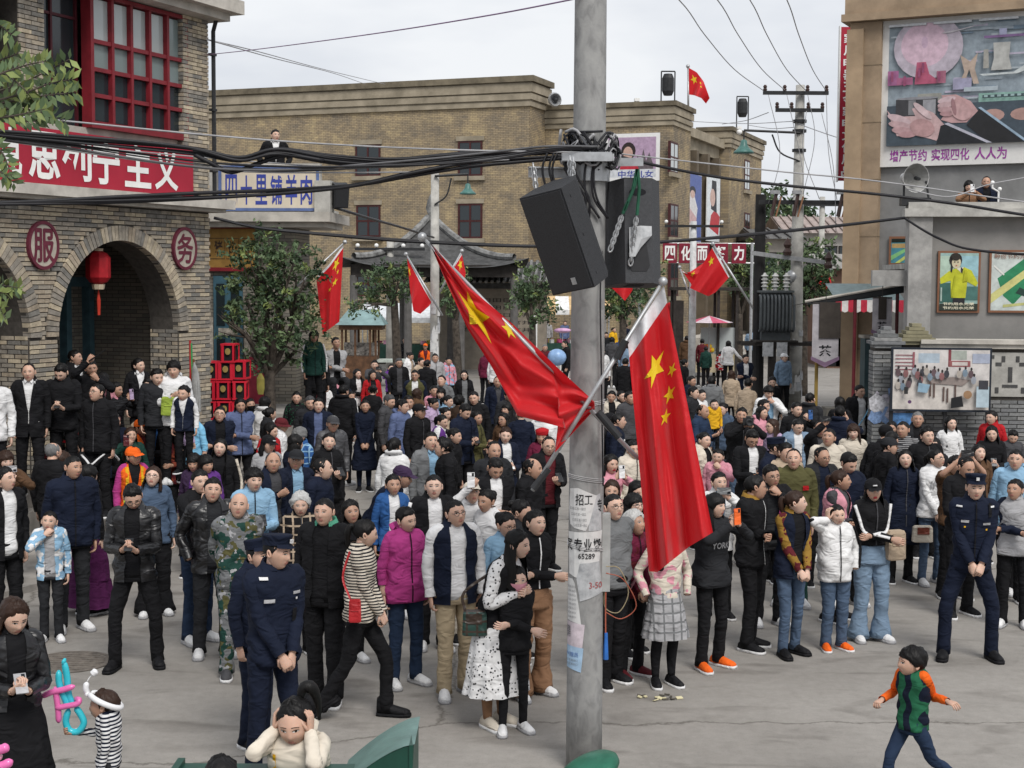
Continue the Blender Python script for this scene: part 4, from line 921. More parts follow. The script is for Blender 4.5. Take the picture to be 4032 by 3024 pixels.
def tea_banner(u0,v0,u1,v1,y,dark,label):
 a,b=at_y(u0,700,y).x,at_y(u1,700,y).x;z1,z0=at_y(u0,v0,y).z,at_y(u0,v1,y).z;w=b-a;tip=w*.25
 o=empty('tea_banner',((a+b)/2,y,z0),0,label,'banner')
 q=MB();pts=[(-w/2,tip),(0,0),(w/2,tip),(w/2,z1-z0),(-w/2,z1-z0)];q.prism(pts,-.004,.004)
 q.build('cloth',mat('grey_lilac_cloth',(.4,.38,.4),.9,scale=6),o)
 q=MB();k=.1;pt2=[(-w/2-.02,tip-.03),(0,-.05),(w/2+.02,tip-.03),(w/2+.02,tip+.04),(0,.05),(-w/2-.02,tip+.04)]
 v=[(x,-.006,z)for x,z in pt2];q.add(v,[(0,1,4,5),(1,2,3,4)]);q.build('fringe',mat('lilac_fringe',(.2,.13,.2),.9),o)
 q=MB();letters(q,'茶',-w*.25,w*.25,tip+w*.06,tip+w*.5,-.009,bold=.02);q.build('lettering',M_DARK,o)
 q=MB();h=z1-z0;q.b2(-w*dark[0],w*dark[1],-.03,-.012,h-dark[2],h+.02);q.build('dark_cloth',mat('dark_brown_cloth',(.05,.042,.036),.9,scale=8),o)
 q=MB();q.tube([(-w/2,0,h),(w/2,0,h)],.015,6);q.tube([(0,0,h),(0,0,h+.25)],.008,5);q.build('rod',M_WOOD_D,o)
tea_banner(1755,655,1812,788,TY-.5,(.25,.55,.68),'grey 茶 banner partly covered by a large dark cloth')
tea_banner(1884,643,1926,726,TY-.45,(.2,.2,.42),'smaller grey 茶 banner with a narrow dark strip')
# the near concrete pole with everything on it
NPY=10.8
NPX=at_y(1261,1659,NPY).x
def pole_material():
 m,nt,b=nodes_of('mottled_pole_concrete');L=nt.links.new
 tc=nt.nodes.new('ShaderNodeTexCoord')
 def nz(s,d,dist=0.0,sc=(1,1,1)):
  mp=nt.nodes.new('ShaderNodeMapping');mp.inputs['Scale'].default_value=sc;L(tc.outputs['Object'],mp.inputs['Vector'])
  n=nt.nodes.new('ShaderNodeTexNoise');n.inputs['Scale'].default_value=s;n.inputs['Detail'].default_value=d;n.inputs['Distortion'].default_value=dist;L(mp.outputs[0],n.inputs['Vector']);return n
 r=nt.nodes.new('ShaderNodeValToRGB');e=r.color_ramp.elements;e[0].position=.3;e[0].color=(.19,.19,.188,1);e[1].position=.5;e[1].color=(.28,.28,.275,1);x=e.new(.7);x.color=(.33,.33,.32,1)
 L(nz(12,7,.7,(1,1,.6)).outputs['Fac'],r.inputs['Fac'])
 r2=nt.nodes.new('ShaderNodeValToRGB');r2.color_ramp.elements[0].position=.3;r2.color_ramp.elements[0].color=(.82,.82,.82,1);r2.color_ramp.elements[1].position=.6;r2.color_ramp.elements[1].color=(1,1,1,1)
 L(nz(2.2,5,.3,(1,1,.4)).outputs['Fac'],r2.inputs['Fac'])
 mx=nt.nodes.new('ShaderNodeMix');mx.data_type='RGBA';mx.blend_type='MULTIPLY';mx.inputs[0].default_value=1;L(r.outputs[0],mx.inputs[6]);L(r2.outputs[0],mx.inputs[7]);L(mx.outputs[2],b.inputs['Base Color'])
 b.inputs['Roughness'].default_value=.85
 bp=nt.nodes.new('ShaderNodeBump');bp.inputs['Strength'].default_value=.2;bp.inputs['Distance'].default_value=.01;L(nz(60,5).outputs['Fac'],bp.inputs['Height']);L(bp.outputs[0],b.inputs['Normal'])
 return m
M_POLE=pole_material()
np_=empty('concrete_pole',(NPX,NPY,0),0,'thick mottled concrete pole carrying speakers, crossed flags and torn notices','pole')
def prad(z):return .136-.0036*z
mb=MB();mb.lathe([(prad(z),z)for z in np.linspace(0,8.6,16)]+[(0,8.6)],32);mb.build('shaft',M_POLE,np_,smooth=True)
def on_pole(u,v,out=.004):
 """point on the pole's near surface under a pixel, as (angle, z)"""
 z=at_y(u,v,NPY-.1).z;dx=at_y(u,v,NPY-.1).x-NPX;r=prad(z)
 return math.asin(max(-.97,min(.97,dx/r))),z
M_PAPER=mat('notice_paper',(.6,.6,.59),.9,var=.1,scale=9,color2=(.4,.4,.4),ramp=(.25,.5))
M_PAPER2=mat('notice_paper_old',(.45,.46,.47),.9,var=.2,scale=11,color2=(.24,.25,.26),ramp=(.3,.55))
def notice(poly,m,k,name='notice'):
 pts=[]
 n=len(poly);dens=[]
 for i in range(n):
  a,b=poly[i],poly[(i+1)%n]
  for t in(0,.25,.5,.75):dens.append((a[0]+(b[0]-a[0])*t,a[1]+(b[1]-a[1])*t))
 us=[p_[0]for p_ in dens];u0,u1=min(us),max(us)
 cols_=np.linspace(u0,u1,9);top,bot=[],[]
 for c in cols_:
  vs=[]
  for i in range(n):
   a,b=poly[i],poly[(i+1)%n]
   if(a[0]-c)*(b[0]-c)<=0 and a[0]!=b[0]:vs.append(a[1]+(b[1]-a[1])*(c-a[0])/(b[0]-a[0]))
  top.append(min(vs));bot.append(max(vs))
 ring=[]
 for c,t,b_ in zip(cols_,top,bot):
  rr=[]
  for s in(0,.33,.67,1):
   v=t+(b_-t)*s;a,z=on_pole(c,v);r=prad(z)+.0015+.0012*k;rr.append((r*math.sin(a),-r*math.cos(a),z))
  ring.append(rr)
 mb=MB();mb.loft(np.array(ring),0,closed=False);return mb.build(name,m,np_)
def pole_text(s,u0,u1,v0,v1,parent,m,k,bold=.012):
 v_,f_=text_mesh(s,bold);pts=[]
 for x,y,_ in v_:
  a,z=on_pole(u0+x*(u1-u0),v1+y*(v0-v1));r=prad(z)+.003+.0012*k;pts.append((r*math.sin(a),-r*math.cos(a),z))
 mb=MB();mb.add(pts,f_);return mb.build('lettering',m,parent)
M_INK=mat('black_ink',(.02,.02,.022),.8)
M_INKG=mat('grey_ink',(.16,.16,.17),.8)
h=lambda x,y:upx('H',x,y)
n1=notice([h(945,40),h(1000,30),h(1105,75),h(1050,280),h(960,260),h(935,160)],M_PAPER,1);pole_text('招工',*(h(985,0)[0],h(1080,0)[0]),h(0,65)[1],h(0,130)[1],n1,M_INK,2,.01)
for k in range(4):pole_text('口日工言一日口',h(958+6*k,0)[0],h(1040+3*k,0)[0],h(0,142+32*k)[1],h(0,158+32*k)[1],n1,M_INKG,2,.0)
n2=notice([h(1062,90),h(1134,60),h(1136,280),h(1058,278)],M_PAPER2,0);pole_text('专',h(1108,0)[0],h(1134,0)[0],h(0,95)[1],h(0,170)[1],n2,M_INK,2)
n3=notice([h(925,290),h(1137,280),h(1136,470),h(1130,560),h(990,555),h(928,520)],M_PAPER,2)
for i,ch in enumerate('家专业搬'):pole_text(ch,h(925+53*i,0)[0],h(925+53*i+44,0)[0],h(0,322)[1],h(0,396)[1],n3,M_INK,4,.02)
pole_text('65289',h(1000,0)[0],h(1092,0)[0],h(0,408)[1],h(0,440)[1],n3,M_INK,4)
n4=notice([h(992,470),h(1135,455),h(1137,640),h(1060,670),h(1000,690),h(990,560)],M_PAPER2,3);pole_text('3-50',h(1060,0)[0],h(1132,0)[0],h(0,575)[1],h(0,612)[1],n4,mat('faded_red_ink',(.4,.12,.12),.8),5)
n5=notice([h(922,560),h(975,560),h(1000,700),h(1015,820),h(920,800)],M_PAPER,1)
for k in range(8):pole_text('日口言日口',h(930,0)[0],h(985,0)[0],h(0,600+25*k)[1],h(0,612+25*k)[1],n5,M_INKG,2,0)
n6=notice([h(918,805),h(1036,822),h(1028,960),h(918,950)],mat('pink_notice',(.55,.48,.52),.9,var=.15,scale=9),2);pole_text('招聘',h(932,0)[0],h(958,0)[0],h(0,830)[1],h(0,900)[1],n6,M_INKG,3)
n7=notice([h(917,945),h(1028,958),h(1020,1100),h(916,1072)],mat('blue_notice_paper',(.33,.47,.62),.9,var=.12,scale=9),3);pole_text('护理员',h(928,0)[0],h(1000,0)[0],h(0,985)[1],h(0,1012)[1],n7,mat('blue_ink',(.12,.2,.4),.8),4)
for k in range(2):pole_text('口日工言日口',h(925,0)[0],h(995,0)[0],h(0,1025+22*k)[1],h(0,1038+22*k)[1],n7,M_INKG,4,0)
mb=MB()
for v in(875,1035,1180):
 z=at_y(1261,v,NPY).z
 for k in range(3):t=np.linspace(0,2*np.pi,25);mb.tube([((prad(z)+.006)*math.cos(a),(prad(z)+.006)*math.sin(a),z+.012*k+.02*math.sin(a+v))for a in t],.0035,4)
mb.build('wire_tie',mat('white_wire',(.55,.55,.55),.5),np_)
c=at_y(*h(1160,405),NPY-.02);o=empty('meter_box',c,0,'narrow grey meter box with looped wires on the concrete pole','box')
mb=MB();mb.b2(-.03,.03,-.03,.06,-.29,.29);mb.build('case',mat('grey_plastic',(.4,.41,.4),.5),o)
mb=MB();mb.tube(smooth_path([(.0,-.03,-.1),(.1,-.02,-.12),(.17,0,-.3),(.1,0,-.45),(.0,0,-.42),(-.01,0,-.3)],6),.004,5);mb.tube(smooth_path([(.0,-.03,-.15),(.13,-.02,-.2),(.23,0,-.4),(.12,0,-.5),(.0,0,-.45)],6),.004,5,1);mb.tube(smooth_path([(0,-.02,-.29),(.0,-.03,-.5),(.005,-.03,-.75)],5),.005,5,1)
mb.tube([(.005,-.03,-.6),(.005,-.03,-.8)],[.012,.02],6,2);mb.build('loose_wires',[mat('tan_wire',(.4,.33,.2),.6),mat('orange_wire',(.45,.12,.07),.6),mat('blue_tassel',(.03,.15,.5),.6)],o)
def zat(v):return at_y(1261,v,NPY).z
br=empty('steel_bracket',(NPX,NPY,zat(345)),0,'galvanised angle iron bracket clamped round the concrete pole','bracket')
mb=MB();mb.box((-.2,-.02,-.1),(.5,.01,.07),rz=R(12));mb.box((-.2,-.05,-.065),(.5,.06,.01),rz=R(12));mb.build('arm',M_STEEL,br)
mb=MB();mb.box((-.03,-.24,.0),(.36,.01,.06),rz=R(-6));mb.box((-.03,-.21,.03),(.36,.06,.01),rz=R(-6));mb.box((.14,-.05,.0),(.05,.38,.05));mb.box((-.18,-.05,.0),(.05,.38,.05));mb.build('arm',M_STEEL,br)
mb=MB();mb.box((.26,-.06,-.02),(.26,.01,.06),rz=R(-14));mb.build('arm',M_STEEL,br)
mb=MB();mb.lathe([(.14,-.16),(.15,-.16),(.15,.0),(.14,.0)],20);mb.build('clamp',M_STEEL,br)
M_CABLE=mat('black_cable',(.014,.014,.017),.5)
M_CABLE_G=mat('grey_cable',(.34,.34,.35),.55)
tg=MB()
for i in range(26):
 a=random.uniform(0,6.28);r0=random.uniform(.12,.2);pts=[]
 for k in range(6):b=a+k*random.uniform(.5,1.0);pts.append((r0*math.cos(b)*random.uniform(.9,1.3),r0*math.sin(b)-.02,random.uniform(-.16,.14)))
 tg.tube(smooth_path(pts,4),random.choice((.006,.009,.012)),5,0 if i%4 else 1)
for i in range(10):
 x=random.uniform(-.3,.12);tg.tube(smooth_path([(x,-.12,.02),(x-.06,-.16,-.15),(x+random.uniform(-.1,.1),-.16,-.35),(x+.05,-.13,-.5)],5),.009,5)
tg.xf(Matrix.Translation((0,0,.02)))
o=tg.build('cable_tangle',[M_CABLE,M_CABLE_G],smooth=True);o.location=(NPX,NPY,zat(330));tag(o,'dense tangle of black cables wound round the concrete pole','cables')
# two loudspeakers
def chain(mb,a,b,n,r=.006,s=.022,mi=0):
 a,b=np.array(a),np.array(b)
 for i in range(n):
  c=a+(b-a)*(i+.5)/n;t=np.linspace(0,2*np.pi,9)
  d=(b-a)/np.linalg.norm(b-a);u=np.cross(d,(0,1,0));u/=np.linalg.norm(u);w=np.cross(d,u);e=u if i%2 else w
  mb.tube([c+d*s*1.4*math.cos(x)+e*s*.7*math.sin(x)for x in t],r,5,mi)
M_SPK=mat('speaker_black',(.03,.031,.034),.65,var=.1,scale=60,bump=.35,bscale=220)
def mesh_grille():
 m,nt,b=nodes_of('speaker_grille');tc=nt.nodes.new('ShaderNodeTexCoord');v=nt.nodes.new('ShaderNodeTexVoronoi');v.inputs['Scale'].default_value=130
 nt.links.new(tc.outputs['Object'],v.inputs['Vector']);r=nt.nodes.new('ShaderNodeValToRGB');r.color_ramp.elements[0].color=(.003,.003,.004,1);r.color_ramp.elements[1].color=(.02,.021,.024,1);r.color_ramp.elements[1].position=.5
 nt.links.new(v.outputs['Distance'],r.inputs['Fac']);nt.links.new(r.outputs[0],b.inputs['Base Color']);b.inputs['Roughness'].default_value=.6;return m
M_GRILLE=mesh_grille()
spA=empty('loudspeaker',at_y(1229,506,10.25),0,'black loudspeaker tilted forward, chained to the concrete pole bracket','loudspeaker')
spA.rotation_euler=(Matrix.Rotation(R(-30),3,'Z')@Matrix.Rotation(R(20),3,'X')@Matrix.Rotation(R(-11),3,'Y')).to_euler()
w2,h2,d2=.172,.36,.185
mb=MB();poly=[(-w2,-d2),(w2,-d2),(w2,.03),(w2*.55,d2),(-w2*.55,d2),(-w2,.03)]
mb.loft([[(x,y,z)for x,y in poly]for z in(-h2,h2)]);mb.build('cabinet',M_SPK,spA)
mb=MB();mb.b2(-w2+.012,w2-.012,-d2-.014,-d2-.001,-h2+.012,h2-.012);gr=mb.build('grille',M_GRILLE,spA)
mb=MB();mb.b2(.02,.055,-d2-.018,-d2-.0145,-h2+.05,-h2+.1);mb.build('maker_badge',M_STEEL,gr)
mb=MB()
for z in(-.28,0,.28):mb.box((w2+.001,-.1,z),(.004,.01,.02))
mb.build('screw',M_BLACKM,spA)
spB=empty('loudspeaker',at_y(1367,505,10.95),0,'black loudspeaker seen from behind with handle slot and torn paper, beside the concrete pole','loudspeaker')
spB.rotation_euler=(Matrix.Rotation(R(10),3,'Z')@Matrix.Rotation(R(-6),3,'X')).to_euler()
w2,h2,d2=.2,.385,.19
mb=MB();poly=[(-w2,.05),(-w2*.55,-d2),(w2*.5,-d2),(w2,-.03),(w2,d2),(-w2,d2)]
mb.loft([[(x,y,z)for x,y in poly]for z in(-h2,h2)]);mb.build('cabinet',mat('speaker_grey',(.05,.052,.057),.6,var=.1,scale=60,bump=.3,bscale=200),spB)
mb=MB();mb.prism(ell(-.01,.28,.065,.028,14),-d2-.002,-d2-.0005);mb.build('handle_slot',M_DARK,spB)
mb=MB();mb.prism([(-.09,-.1),(.05,-.1),(.075,-.26),(.05,-.3),(-.06,-.3),(-.09,-.26)],-d2-.004,-d2-.0015);mb.build('socket_plate',mat('socket_plate',(.02,.02,.022),.5),spB)
mb=MB();mb.loft(np.array([[(-.08,-.2,.02),(.0,-.215,.03),(.09,-.2,.03)],[(-.085,-.22,-.08),(0,-.24,-.07),(.085,-.22,-.04)],[(-.09,-.24,-.2),(-.05,-.25,-.2),(.0,-.22,-.13)]]),0,closed=False);o_=mb.build('torn_paper',M_PAPER2,spB)
mb=MB();mb.b2(-.06,.06,-.08,.08,-h2-.004,-h2-.001);mb.build('pole_socket',M_DARK,spB)
ch=MB()
for(u0,v0,u1,v1,y)in((1231,342,1233,402,10.35),(1152,358,1158,410,10.4),(1238,345,1236,405,10.3)):chain(ch,at_y(u0,v0,y),at_y(u1,v1,y),7)
o=ch.build('chain',M_STEEL);tag(o,'short steel chains between the bracket and the tilted loudspeaker','chain')
ch=MB();chain(ch,at_y(1345,462,10.7),at_y(1318,540,10.65),10);chain(ch,at_y(1375,465,10.7),at_y(1362,570,10.7),12);o=ch.build('chain',M_STEEL);tag(o,'long steel chains hanging over the back of the rear loudspeaker','chain')
mb=MB()
for pts in([(1376,365),(1372,400),(1345,462)],[(1378,365),(1381,410),(1376,465)],[(1376,365),(1366,415),(1349,455)]):mb.tube([at_y(u,v,10.68)for u,v in pts],.012,6)
o=mb.build('green_sling',mat('green_webbing',(.015,.09,.05),.7));tag(o,'dark green webbing sling holding the rear loudspeaker','sling')
c=at_y(735,422,28.0);o=empty('wall_speaker',c,0,'small black speaker tilted on the end of the restaurant ledge','loudspeaker');o.rotation_euler=(R(15),0,R(20))
mb=MB();mb.b2(-.14,.14,-.12,.14,-.22,.22);mb.build('cabinet',M_SPK,o);mb=MB();mb.b2(-.12,.12,-.13,-.121,-.2,.2);mb.build('grille',M_GRILLE,o);mb=MB();mb.tube([(0,.1,0),(-.25,.2,-.2)],.02,6);mb.build('bracket',M_BLACKM,o)
# flags
def flag_mat():
 m,nt,b=nodes_of('flag_red');b.inputs['Base Color'].default_value=(.6,.006,.012,1);b.inputs['Roughness'].default_value=.6
 b.inputs['Sheen Weight'].default_value=.15
 tc=nt.nodes.new('ShaderNodeTexCoord');n=nt.nodes.new('ShaderNodeTexNoise');n.inputs['Scale'].default_value=14;n.inputs['Detail'].default_value=3;nt.links.new(tc.outputs['Object'],n.inputs['Vector'])
 bp=nt.nodes.new('ShaderNodeBump');bp.inputs['Strength'].default_value=.25;bp.inputs['Distance'].default_value=.03;nt.links.new(n.outputs['Fac'],bp.inputs['Height']);nt.links.new(bp.outputs[0],b.inputs['Normal'])
 tr=nt.nodes.new('ShaderNodeBsdfTranslucent');tr.inputs['Color'].default_value=(.8,.01,.018,1);mx=nt.nodes.new('ShaderNodeMixShader');mx.inputs[0].default_value=.3
 out=nt.nodes['Material Output'];nt.links.new(b.outputs[0],mx.inputs[1]);nt.links.new(tr.outputs[0],mx.inputs[2]);nt.links.new(mx.outputs[0],out.inputs[0]);return m
M_FLAG=flag_mat()
M_STAR=mat('flag_yellow',(.72,.52,.02),.6,var=.04)
M_SLEEVE=mat('white_sleeve',(.72,.72,.74),.7,var=.05,scale=14,bump=.3,bscale=40)
def pl_at(poly,t):
 p_=np.asarray(poly,float);d=np.r_[0,np.cumsum(np.linalg.norm(np.diff(p_,axis=0),axis=1))];d/=d[-1]
 return np.array([np.interp(t,d,p_[:,k])for k in range(p_.shape[1])])
def flag(label,top,bot,y,stars,folds=3.0,amp=.05,nt_=24,nv_=18,sleeve=0.0,staff=None,sr=.014,side=0.0,sleeve_v=0.0,parent_cat='flag',group=None,phase=0.0,rip=None,knob=True,back=-.012):
 """cloth between two edge lines given in pixels at distance y, hanging from staff"""
 root=empty('national_flag',at_y(*top[0],y),0,label,'flag',group);o0=np.array(root.location)
 def S(t,v):
  a,b=pl_at(top,t),pl_at(bot,t);u,w=a+(b-a)*v
  d=amp*(math.sin(t*folds*2*math.pi+phase+v*1.3)*(.25+.75*v)+.35*math.sin(t*folds*4.7*math.pi+1.7+v*2.2)*v)+side*v
  if rip:d+=rip(t,v)
  return np.array(at_y(u,w,y+d))-o0
 mb=MB();g_=np.array([[S(t,v)for v in np.linspace(0,1,nv_)]for t in np.linspace(0,1,nt_)])
 mats=[M_FLAG,M_SLEEVE];mi=[]
 for i in range(nt_-1):
  for j in range(nv_-1):
   tt,vv=(i+.5)/(nt_-1),(j+.5)/(nv_-1)
   mi.append(1 if(tt<sleeve or vv<sleeve_v)else 0)
 mb.loft(g_,0,closed=False);mb.m=mi
 cloth_=mb.build('cloth',mats,root,smooth=True)
 for(t0,v0,rt,rv,rot)in stars:
  sb_=MB()
  pts=[];fs=[];q_n=5
  par=[(t0+rt*(1.0 if k%2==0 else .4)*math.cos(rot+math.pi*k/5),v0+rv*(1.0 if k%2==0 else .4)*math.sin(rot+math.pi*k/5))for k in range(10)]
  for sd_ in(-1,1):
   for k in range(10):
    A_,B_=par[k],par[(k+1)%10];o_=len(pts)
    for i in range(q_n+1):
     for j in range(q_n+1-i):
      a_,b_=i/q_n,j/q_n;c_=1-a_-b_
      q=S(min(1,max(0,c_*t0+a_*A_[0]+b_*B_[0])),min(1,max(0,c_*v0+a_*A_[1]+b_*B_[1])));pts.append(q+np.array((0,sd_*.007,0)))
    idx=lambda i,j:o_+i*(q_n+1)-i*(i-1)//2+j
    for i in range(q_n):
     for j in range(q_n-i):
      fs.append((idx(i,j),idx(i+1,j),idx(i,j+1)))
      if j<q_n-i-1:fs.append((idx(i+1,j),idx(i+1,j+1),idx(i,j+1)))
  sb_.add(pts,fs)
  sb_.build('star',M_STAR,cloth_)
 if staff:
  a,b=[np.array(at_y(*p_,y+back))-o0 for p_ in staff]
  s_=MB();s_.tube([a,a+(b-a)*.35,a+(b-a)*.352,b],[sr*.8,sr*.8,sr,sr],10)
  if knob:s_.ball(a,sr*2.0,10,7)
  s_.build('staff',M_STEEL,root,smooth=True)
  return root,a,b
 return root,None,None
topL=[(928,522),(1010,618),(1110,702),(1200,790),(1284,868)]
botL=[(934,540),(962,605),(1010,710),(1062,792),(1118,898),(1222,925),(1198,978),(1285,884)]
flag('large red flag with yellow stars pulled diagonally down to the concrete pole',topL,botL,10.5,[(.30,.46,.115,.36,.5),(.49,.12,.045,.12,.2)],folds=2.1,amp=.11,nt_=72,nv_=36,staff=((912,512),(1380,992)),sr=.017,side=-.06,sleeve=.03,back=.05,rip=lambda t,v:.06*math.sin(v*11-t*9)*(1-.4*t)+.03*math.sin(v*23+t*14))
topR=[(1356,738),(1398,672),(1434,616)]
botR=[(1402,1234),(1420,1236),(1450,1212),(1490,1180),(1540,1150)]
flag('large red flag with yellow stars hanging straight down beside the concrete pole',topR,botR,10.45,[(.52,.235,.26,.062,-.4),(.84,.31,.10,.026,.6),(.72,.385,.13,.034,-.2),(.58,.45,.11,.03,.2)],folds=1.7,amp=.13,nt_=60,nv_=44,rip=lambda t,v:.03*math.sin(t*31+v*3)*v+.02*math.sin(v*17+t*8),sleeve_v=.07,staff=((1432,608),(1150,1060)),sr=.017,side=-.05)
mb=MB();mb.tube([at_y(1332,775,10.43),at_y(1352,735,10.43)],.028,10);mb.tube([at_y(1292,890,10.44),at_y(1338,945,10.44)],.03,10);mb.tube([at_y(1152,1056,10.44),at_y(1185,1012,10.44)],.026,10)
o=mb.build('rubber_grip',M_BLACKM);tag(o,'black rubber grips round the two crossed flag staffs','grip')
flag('red flag on a staff leaning out of the pagoda tree beside the kiosk',[(683,600),(712,570),(742,528)],[(697,722),(715,708),(733,695)],26.5,[(.72,.14,.16,.09,.5),(.80,.28,.06,.035,0),(.68,.38,.14,.05,0),(.45,.4,.07,.03,.3)],folds=1.2,amp=.07,nt_=20,nv_=24,sleeve_v=.045,staff=((745,523),(588,668)),sr=.02)
flag('red flag on a staff tied to the grey lamp post',[(879,553),(905,600),(932,652)],[(886,628),(893,672),(908,678),(928,660)],41.5,[(.08,.35,.07,.14,.2)],folds=1.3,amp=.09,sleeve_v=.05,staff=((877,549),(956,682)),sr=.03)
flag('small red flag rising behind the lamp post',[(962,604),(980,570),(997,545)],[(985,640),(1000,622),(1006,590)],42.2,[(.8,.35,.16,.22,0)],folds=1,amp=.07,sleeve_v=.09,staff=((998,542),(945,640)),sr=.03)
flag('red flag on a slanted striped staff under the slogan boards',[(1541,530),(1556,560),(1576,598)],[(1490,622),(1530,640),(1545,632)],47,[(.2,.25,.1,.12,0)],folds=1.4,amp=.1,sleeve_v=.05,staff=((1540,527),(1628,668)),sr=.035)
flag('crumpled red flag with small yellow stars left of the street post',[(1470,580),(1476,588),(1484,592)],[(1500,624),(1515,620),(1532,560)],47.6,[(.5,.45,.25,.1,0),(.7,.8,.12,.06,0)],folds=1.1,amp=.08,sleeve_v=.03,staff=((1468,577),(1490,640)),sr=.03)
flag('red flag corner showing below the rear loudspeaker',[(1308,612),(1340,612),(1368,612)],[(1325,625),(1350,650),(1366,628)],38,[],folds=1,amp=.08,staff=((1308,600),(1395,615)),sr=.02,knob=False)
flag('red flag flying on the roof of the yellow brick hall',[(1487,146),(1505,156),(1520,176),(1533,212)],[(1487,204),(1500,206),(1515,212),(1525,224)],74,[(.2,.35,.13,.2,.3),(.45,.25,.05,.07,0),(.5,.4,.05,.07,0)],folds=1.2,amp=.3,staff=((1486,143),(1487,238)),sr=.05)
flag('red flag beside the brown shop front behind the utility pole',[(1768,600),(1780,590),(1792,585)],[(1770,615),(1784,628),(1796,612)],52,[],folds=1,amp=.1,staff=((1795,582),(1775,640)),sr=.03)
# utility pole with crossarms, lamp and transformer
UY=42.0
ux=at_y(1719,700,UY).x
up=empty('utility_pole',(ux,UY,0),0,'tall concrete utility pole with two crossarms and torn papers at its foot','pole')
def uz(v):return at_y(1719,v,UY).z
mb=MB();mb.lathe([(.2,0),(.2,2),(.125,uz(184)),(0,uz(184))],16);mb.build('shaft',M_CONC,up,smooth=True)
for v,u0,u1 in((203,1648,1789),(240,1675,1779)):
 a,b=at_y(u0,v,UY-.2).x-ux,at_y(u1,v,UY-.2).x-ux;z=uz(v)
 mb=MB();mb.b2(a,b,-.28,-.18,z-.05,z+.05);arm=mb.build('crossarm',M_BLACKM,up)
 for t in(.03,.33,.68,.97):
  q=MB();x=a+(b-a)*t;q.lathe([(.05,z+.05),(.06,z+.1),(.04,z+.13),(.06,z+.17),(.03,z+.22),(0,z+.22)],8,c=(x,-.23,0));q.build('insulator',mat('brown_insulator',(.06,.035,.03),.3),arm)
M_BELL=mat('green_enamel',(.07,.17,.15),.35)
def bell_lamp(px_,py_,z,x_to,label,yy,k=.5):
 o=empty('street_lamp',(px_,yy,0),0,label,'lamp')
 q=MB();q.tube([(0,-.16,z),(x_to,-.16,z+.06)],.035,8);q.tube(smooth_path([(0,-.14,z-.8),(x_to*.35,-.14,z-.55),(x_to*.5,-.14,z-.05)],5),.025,6);q.tube([(x_to,-.16,z+.06),(x_to,-.16,z-.25)],.02,6);q.build('bracket_arm',M_BLACKM,o)
 q=MB();q.lathe([(a*k,z-.2+(b+.2)*k)for a,b in((.48,-.82),(.45,-.74),(.3,-.62),(.17,-.45),(.14,-.25),(.05,-.2),(0,-.2))],16,c=(x_to,-.16,0));q.build('shade',M_BELL,o,smooth=True)
 q=MB();q.ball((x_to,-.16,z-.2-.5*k),.1*k);q.build('bulb',mat('lamp_bulb',(.6,.6,.58),.3),o,smooth=True)
 return o
bell_lamp(ux,0,uz(288),at_y(1605,300,UY).x-ux,'green bell street lamp on a bracket of the utility pole',UY,.62)
mb=MB()
for z in(uz(283),uz(325),uz(262)):mb.lathe([(.19,z-.04),(.2,z-.04),(.2,z+.04),(.19,z+.04)],14)
mb.build('band',M_BLACKM,up)
for i in range(12):
 a=random.uniform(-1.2,1.2);z0=random.uniform(.25,2.4);s_=random.uniform(.12,.35);r_=.203+.002*i;q=MB()
 q.loft(np.array([[(r_*math.sin(a+.8*t),-r_*math.cos(a+.8*t),z0),(r_*math.sin(a+.8*t),-r_*math.cos(a+.8*t),z0+s_*(1+.3*math.sin(9*t)))]for t in np.linspace(0,1,5)]),0,closed=False);q.build('torn_paper',[M_PAPER,M_PAPER2][i%2],up)
wp=empty('wooden_post',(at_y(1640,700,UY).x,UY+.1,0),0,'dark tarred wooden post with crossbeam and fuse holders','post')
wx=wp.location.x
mb=MB();mb.lathe([(.17,0),(.15,uz(420)),(0,uz(420))],12);mb.build('shaft',mat('tarred_wood',(.022,.021,.021),.8),wp)
zb_=uz(438);mb=MB();mb.b2(-.1,at_y(1845,440,UY).x-wx,-.4,-.28,zb_-.06,zb_+.06);mb.build('beam',M_BLACKM,wp)
for u in(1666,1713,1808):
 x=at_y(u,440,UY).x-wx;q=MB();q.tube([(x+.08,-.5,zb_+.3),(x-.06,-.55,zb_-.4)],[.05,.06],8);q.tube([(x+.2,-.55,zb_+.15),(x+.05,-.58,zb_-.42)],.025,6,1);q.b2(x-.1,x+.15,-.6,-.45,zb_+.22,zb_+.32,2);q.build('fuse_holder',[mat('brown_insulator',(.06,.035,.03),.3),mat('fuse_tube',(.3,.15,.08),.5),M_STEEL],wp)
z2=uz(557);mb=MB();mb.box(((at_y(1712,557,UY).x-wx)/2+.3,-.35,z2),(at_y(1800,557,UY).x-wx,.05,.12),ry=R(7));mb.build('brace',M_STEEL,wp)
for u,v in((1697,537),(1785,565)):
 x=at_y(u,v,UY).x-wx;z=uz(v);q=MB();q.lathe([(.1,z-.2),(.13,z-.1),(.07,z),(.12,z+.1),(.05,z+.25),(0,z+.3)],8,c=(x,-.4,0));q.build('insulator',MATS['brown_insulator'],wp)
tf=empty('transformer',(at_y(1671,700,UY).x,UY-.1,0),0,'grey finned oil transformer with ringed bushings on a platform','transformer')
M_TF=mat('transformer_grey',(.085,.095,.1),.5,var=.1,scale=4)
z0,z1=uz(716),uz(632)
mb=MB();mb.b2(-.4,.42,-.25,.3,uz(735),z1);mb.b2(-.5,.5,-.32,.36,z1,z1+.06);mb.build('tank',M_TF,tf)
